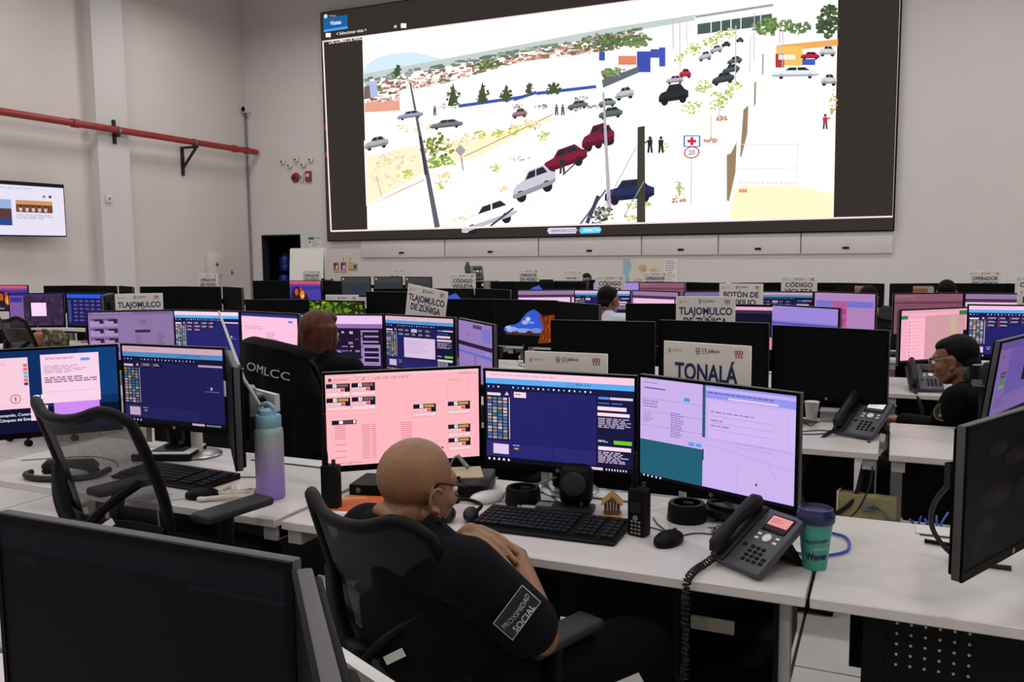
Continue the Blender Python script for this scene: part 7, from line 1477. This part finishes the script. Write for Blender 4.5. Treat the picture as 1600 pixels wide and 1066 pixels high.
# sleeve patch wrapped round the right upper arm
ax = (elR - shR).normalized(); out_dir = Vector((.75, -.66, .1)); out_dir = (out_dir - ax * out_dir.dot(ax)).normalized(); sd = ax.cross(out_dir)
d = Draw(.098, .066, .0004); d.rect(0, 0, 1, 1, (16, 18, 28)); d.frame(0, 0, 1, 1, .022, (176, 180, 190)); d.text('PROXIMIDAD', .5, .46, .2, (170, 174, 186), 'C', .0, .84); d.text('SOCIAL', .5, .84, .24, (190, 194, 204), 'C', .01, .62)
def wrap_patch(x, z, l):
    a = x / .085; r = .0945 + l; c = shR.lerp(elR, .46) + ax * (-(z + .033)); return c + out_dir * (r * math.cos(a)) + sd * (-r * math.sin(a)) - Vector(man.location)
d.build('sleeve_patch', 'ink', man, None, wrap_patch)
b = BM(); e0 = shR + Zv * .076; grid(b, lambda u, v: N.lerp(shR, .35 + .8 * u) + Zv * (.083 - .03 * u - .03 * abs(v - .5)) + Fv * (v - .5) * .055, 8, 4, .004); o = part('epaulette', b, 'navy_fabric', man); o.data.transform(L0)
b = BM(); lathe(b, [(0, .004), (.004, .002), (.007, .004), (.008, .001), (0, 0)], 16, TR(*(N.lerp(shR, .55) + Zv * .078))); o = part('button', b, 'black_plastic', man); o.data.transform(L0)

# --- generic seated figure
def seated(label, hc, heading, skin, hair, top, neck_off=(0, 0), lean=.06, pitch=8, armR=None, armL=None, voxel=.009, hairfn=None, trousers='black_fabric', seat_z=.50, headturn=0, sleeves=True, wide=1.0):
    """hc head centre; heading clockwise from +Y in degrees"""
    h = R(heading); F = Vector((math.sin(h), math.cos(h), 0)); Rr = Vector((math.cos(h), -math.sin(h), 0)); Hc = Vector(hc)
    N = Hc - Zv * .125 - F * .045 + Vector((*neck_off, 0)); P = Vector((N.x, N.y, seat_z)) + F * lean
    t = thing('person', label, 'person', (P.x, P.y, 0)); M = frame(Hc, heading + headturn, pitch)
    sR, sL = N + Rr * .18 * wide - Zv * .04, N - Rr * .18 * wide - Zv * .04
    eR = Vector(armR[0]) if armR else sR + F * .12 - Zv * .24 + Rr * .05; wR = Vector(armR[1]) if armR else eR + F * .22 + Zv * .03 - Rr * .06
    eL = Vector(armL[0]) if armL else sL + F * .12 - Zv * .24 - Rr * .05; wL = Vector(armL[1]) if armL else eL + F * .22 + Zv * .03 + Rr * .06
    sk = head_prims(M) + [('c', M @ Vector((0, -.045, -.13)), N - Zv * .05, .058, .07), ('c', N - Zv * .05, P, .08, .09)]
    for s, e, w, sg in ((sR, eR, wR, -1), (sL, eL, wL, 1)): sk += [('c', N - Zv * .05, s, .055, .045), ('c', s, e, .045, .038), ('c', e, w, .038, .026)] + hand_prims(w, (w - e), Zv, sg, .3, .1, .95)
    blob('body', sk, voxel * .62, skin, t, 3); face_parts(M, t)
    tp = [('c', N - Zv * .015, N - Zv * .09, .078, .11), E((0, 0, 0), (.185 * wide, .115, .2), (0, 0, -h), TR(*(N - Zv * .19 + F * .02))), E((0, 0, 0), (.17 * wide, .13, .2), (0, 0, -h), TR(*(N.lerp(P, .65)))), E((0, 0, 0), (.175, .14, .1), (0, 0, -h), TR(*(P + Zv * .03)))]
    for s, e, w in ((sR, eR, wR), (sL, eL, wL)): tp += [('c', N - Zv * .05, s, .075, .066), ('c', s, e, .066, .056)] + ([('c', e, e.lerp(w, .9), .054, .04)] if sleeves else [])
    blob('jacket', tp, voxel, top, t, 4)
    tr = [E((0, 0, 0), (.17, .15, .1), (0, 0, -h), TR(*P))]
    for s in (-1, 1):
        hp = P + Rr * .085 * s; kn = hp + F * .40 + Rr * .03 * s + Zv * .02; an = kn + F * .05 - Zv * (kn.z - .1); tr += [('c', hp, kn, .085, .062), ('c', kn, an, .06, .045)]
        blob('shoe', [('c', an - Zv * .05, an + Zv * .01, .042, .042), ('c', an - Zv * .062 - F * .02, an - Zv * .066 + F * .15, .036, .03)], .008, 'black_plastic', t, 2)
    blob('trousers', tr, voxel, trousers, t, 4)
    if hair: blob('hair', hairfn(M) if hairfn else [E((0, -.03, .034), (.0795, .09, .086), M=M), E((0, -.072, -.03), (.066, .04, .05), M=M), E((0, .0, .072), (.067, .072, .04), M=M)], voxel * .6, hair, t, 3)
    return t
def long_hair(M):
    P = [E((0, -.028, .036), (.09, .105, .095), M=M), E((0, .03, .085), (.07, .05, .04), M=M)]
    for k in range(9):
        a = -1.95 + k * 3.9 / 8; x, y = .082 * math.sin(a), -.022 - .075 * math.cos(a); P.append(Cp((x, y, .03), (x * 1.12, y - .004, -.14 - .02 * math.cos(a * 2)), .028, .018, M))
    return P
wm = seated('woman with brown hair in a black jacket seen from behind', (-2.745, 3.70, 1.165), 12, 'skin', 'hair_brown', 'black_fabric', neck_off=(.075, .0), lean=.05, pitch=5, hairfn=long_hair, headturn=-2)
d = Draw(.34, .07, .0004); d.text('POLICÍA', .5, .9, .8, (84, 86, 92), 'C', .0, 1.0)
Nw = Vector((-2.67, 3.655, 1.035))
def wrap_back(x, z, l): a = x / .3; h = R(12); o = Vector((-math.sin(h), -math.cos(h), 0)); r = Vector((math.cos(h), -math.sin(h), 0)); return Nw - Zv * .085 + r * (.3 * math.sin(a)) + o * (.128 + l - .3 * (1 - math.cos(a)) * .8 - z * .35) + Zv * z - Vector(wm.location)
d.build('back_lettering', 'ink', wm, None, wrap_back)
pm = seated('man in black uniform and glasses facing left with round arm patch', (.285, 4.62, 1.05), -68, 'skin_dark', 'hair_black', 'black_fabric', neck_off=(.03, .0), lean=.0, pitch=14, armL=((.22, 4.5, .73), (.06, 4.66, .73)), seat_z=.46, headturn=-4)
L1 = Matrix.Translation(-Vector(pm.location)); PMH = frame((.285, 4.62, 1.05), -72, 14); b = BM()
for s in (-1, 1): tube(b, [(s * .082, -.01, .018), (s * .074, .088, .014)], .0018, 6); tube(b, [(s * (.032 + .026 * math.cos(a)), .108 - .01 * abs(math.cos(a)), .02 * math.sin(a)) for a in [k * 2 * PI / 14 for k in range(14)]], .0015, 6, closed=True)
o = part('glasses', b, 'steel', pm); o.data.transform(L1 @ PMH)
d = Draw(.085, .085, .0004); d.ell(.5, .5, .5, .5, (120, 108, 60), 24); d.ell(.5, .5, .43, .43, (26, 28, 34), 24); d.poly([(.36, .25), (.64, .25), (.7, .5), (.5, .85), (.3, .5)], (84, 88, 104)); d.ell(.34, .68, .08, .08, (170, 150, 80), 10); d.ell(.66, .35, .07, .1, (160, 146, 84), 10)
d.build('arm_patch', 'ink', pm, TR(.205, 4.425, .83, R(-8), 0, R(-12)) if False else Matrix.Translation(-Vector(pm.location)) @ TR(.235, 4.415, .865, 0, 0, R(10)))
seated('man with short dark hair and white collar seen from behind', (-2.16, 6.86, 1.19), 8, 'skin_dark', 'hair_black', 'white_fabric', voxel=.011, headturn=14)
seated('hunched person in a dark grey jacket behind the lilac table screen', (-.2, 8.72, 1.14), 10, 'skin', 'hair_black', 'grey_fabric', voxel=.012, neck_off=(.16, -.04), lean=.05)
seated('far person with dark hair and blue top facing the camera', (-4.42, 12.85, 1.16), 180, 'skin', 'hair_black', 'blue_fabric', voxel=.012)
seated('dark-haired person at the far right with back to the camera', (.46, 8.86, 1.19), 5, 'skin', 'hair_black', 'black_fabric', voxel=.012)
# jacket draped over the woman's chair
t = thing('draped_jacket', 'black jacket with pale lettering hung over the woman\'s chair back', 'jacket', (-2.65, 3.60, 0), R(-18))
def drape(u, v):
    s = u * 2 - 1; f = max(0, v - .12) / .88; a = s * 1.3; hw = .275 + .05 * f
    x = hw * math.sin(a) / math.sin(1.3); y = -.405 + .17 * (1 - math.cos(a)) - .05 * f + .016 * math.sin(s * 12 + 1.3 * v) * (.15 + f) + .006 * math.sin(s * 23 - 2 * v) * f
    z = 1.165 - .045 * s * s * (1 - f) - .02 * s - .68 * f
    if v < .12: k = 1 - v / .12; y += .085 * math.sin(k * PI / 2); z += .022 * math.sin(PI * min(1, k * .75)) - .01 * k
    return Vector((x, y, z))
b = BM(); grid(b, drape, 44, 40, .008); part('jacket_cloth', b, 'black_fabric', t)
b = BM(); tube(b, smooth_path([(.2, -.30, 1.07), (.27, -.28, .95), (.285, -.27, .8), (.28, -.28, .66)], 6), [.045] * 6 + [.045] * 6 + [.04] * 7, 12); part('empty_sleeve', b, 'black_fabric', t)
d = Draw(.3, .09, .0005); d.text('L', .06, 1.0, .62, (176, 178, 182), 'L', 0, .12, .5); d.text('OMLCC', .26, .6, .62, (176, 178, 182), 'L', 0, .72, .06)
def wrap_j(x, z, l):
    p = drape(((x + .045) / .29 + 1) / 2, .24 - z * .9); return p + Vector((0, -.009 - l - .004, 0))
d.build('lettering', 'ink', t, None, wrap_j)

bpy.data.scenes.remove(LAB)
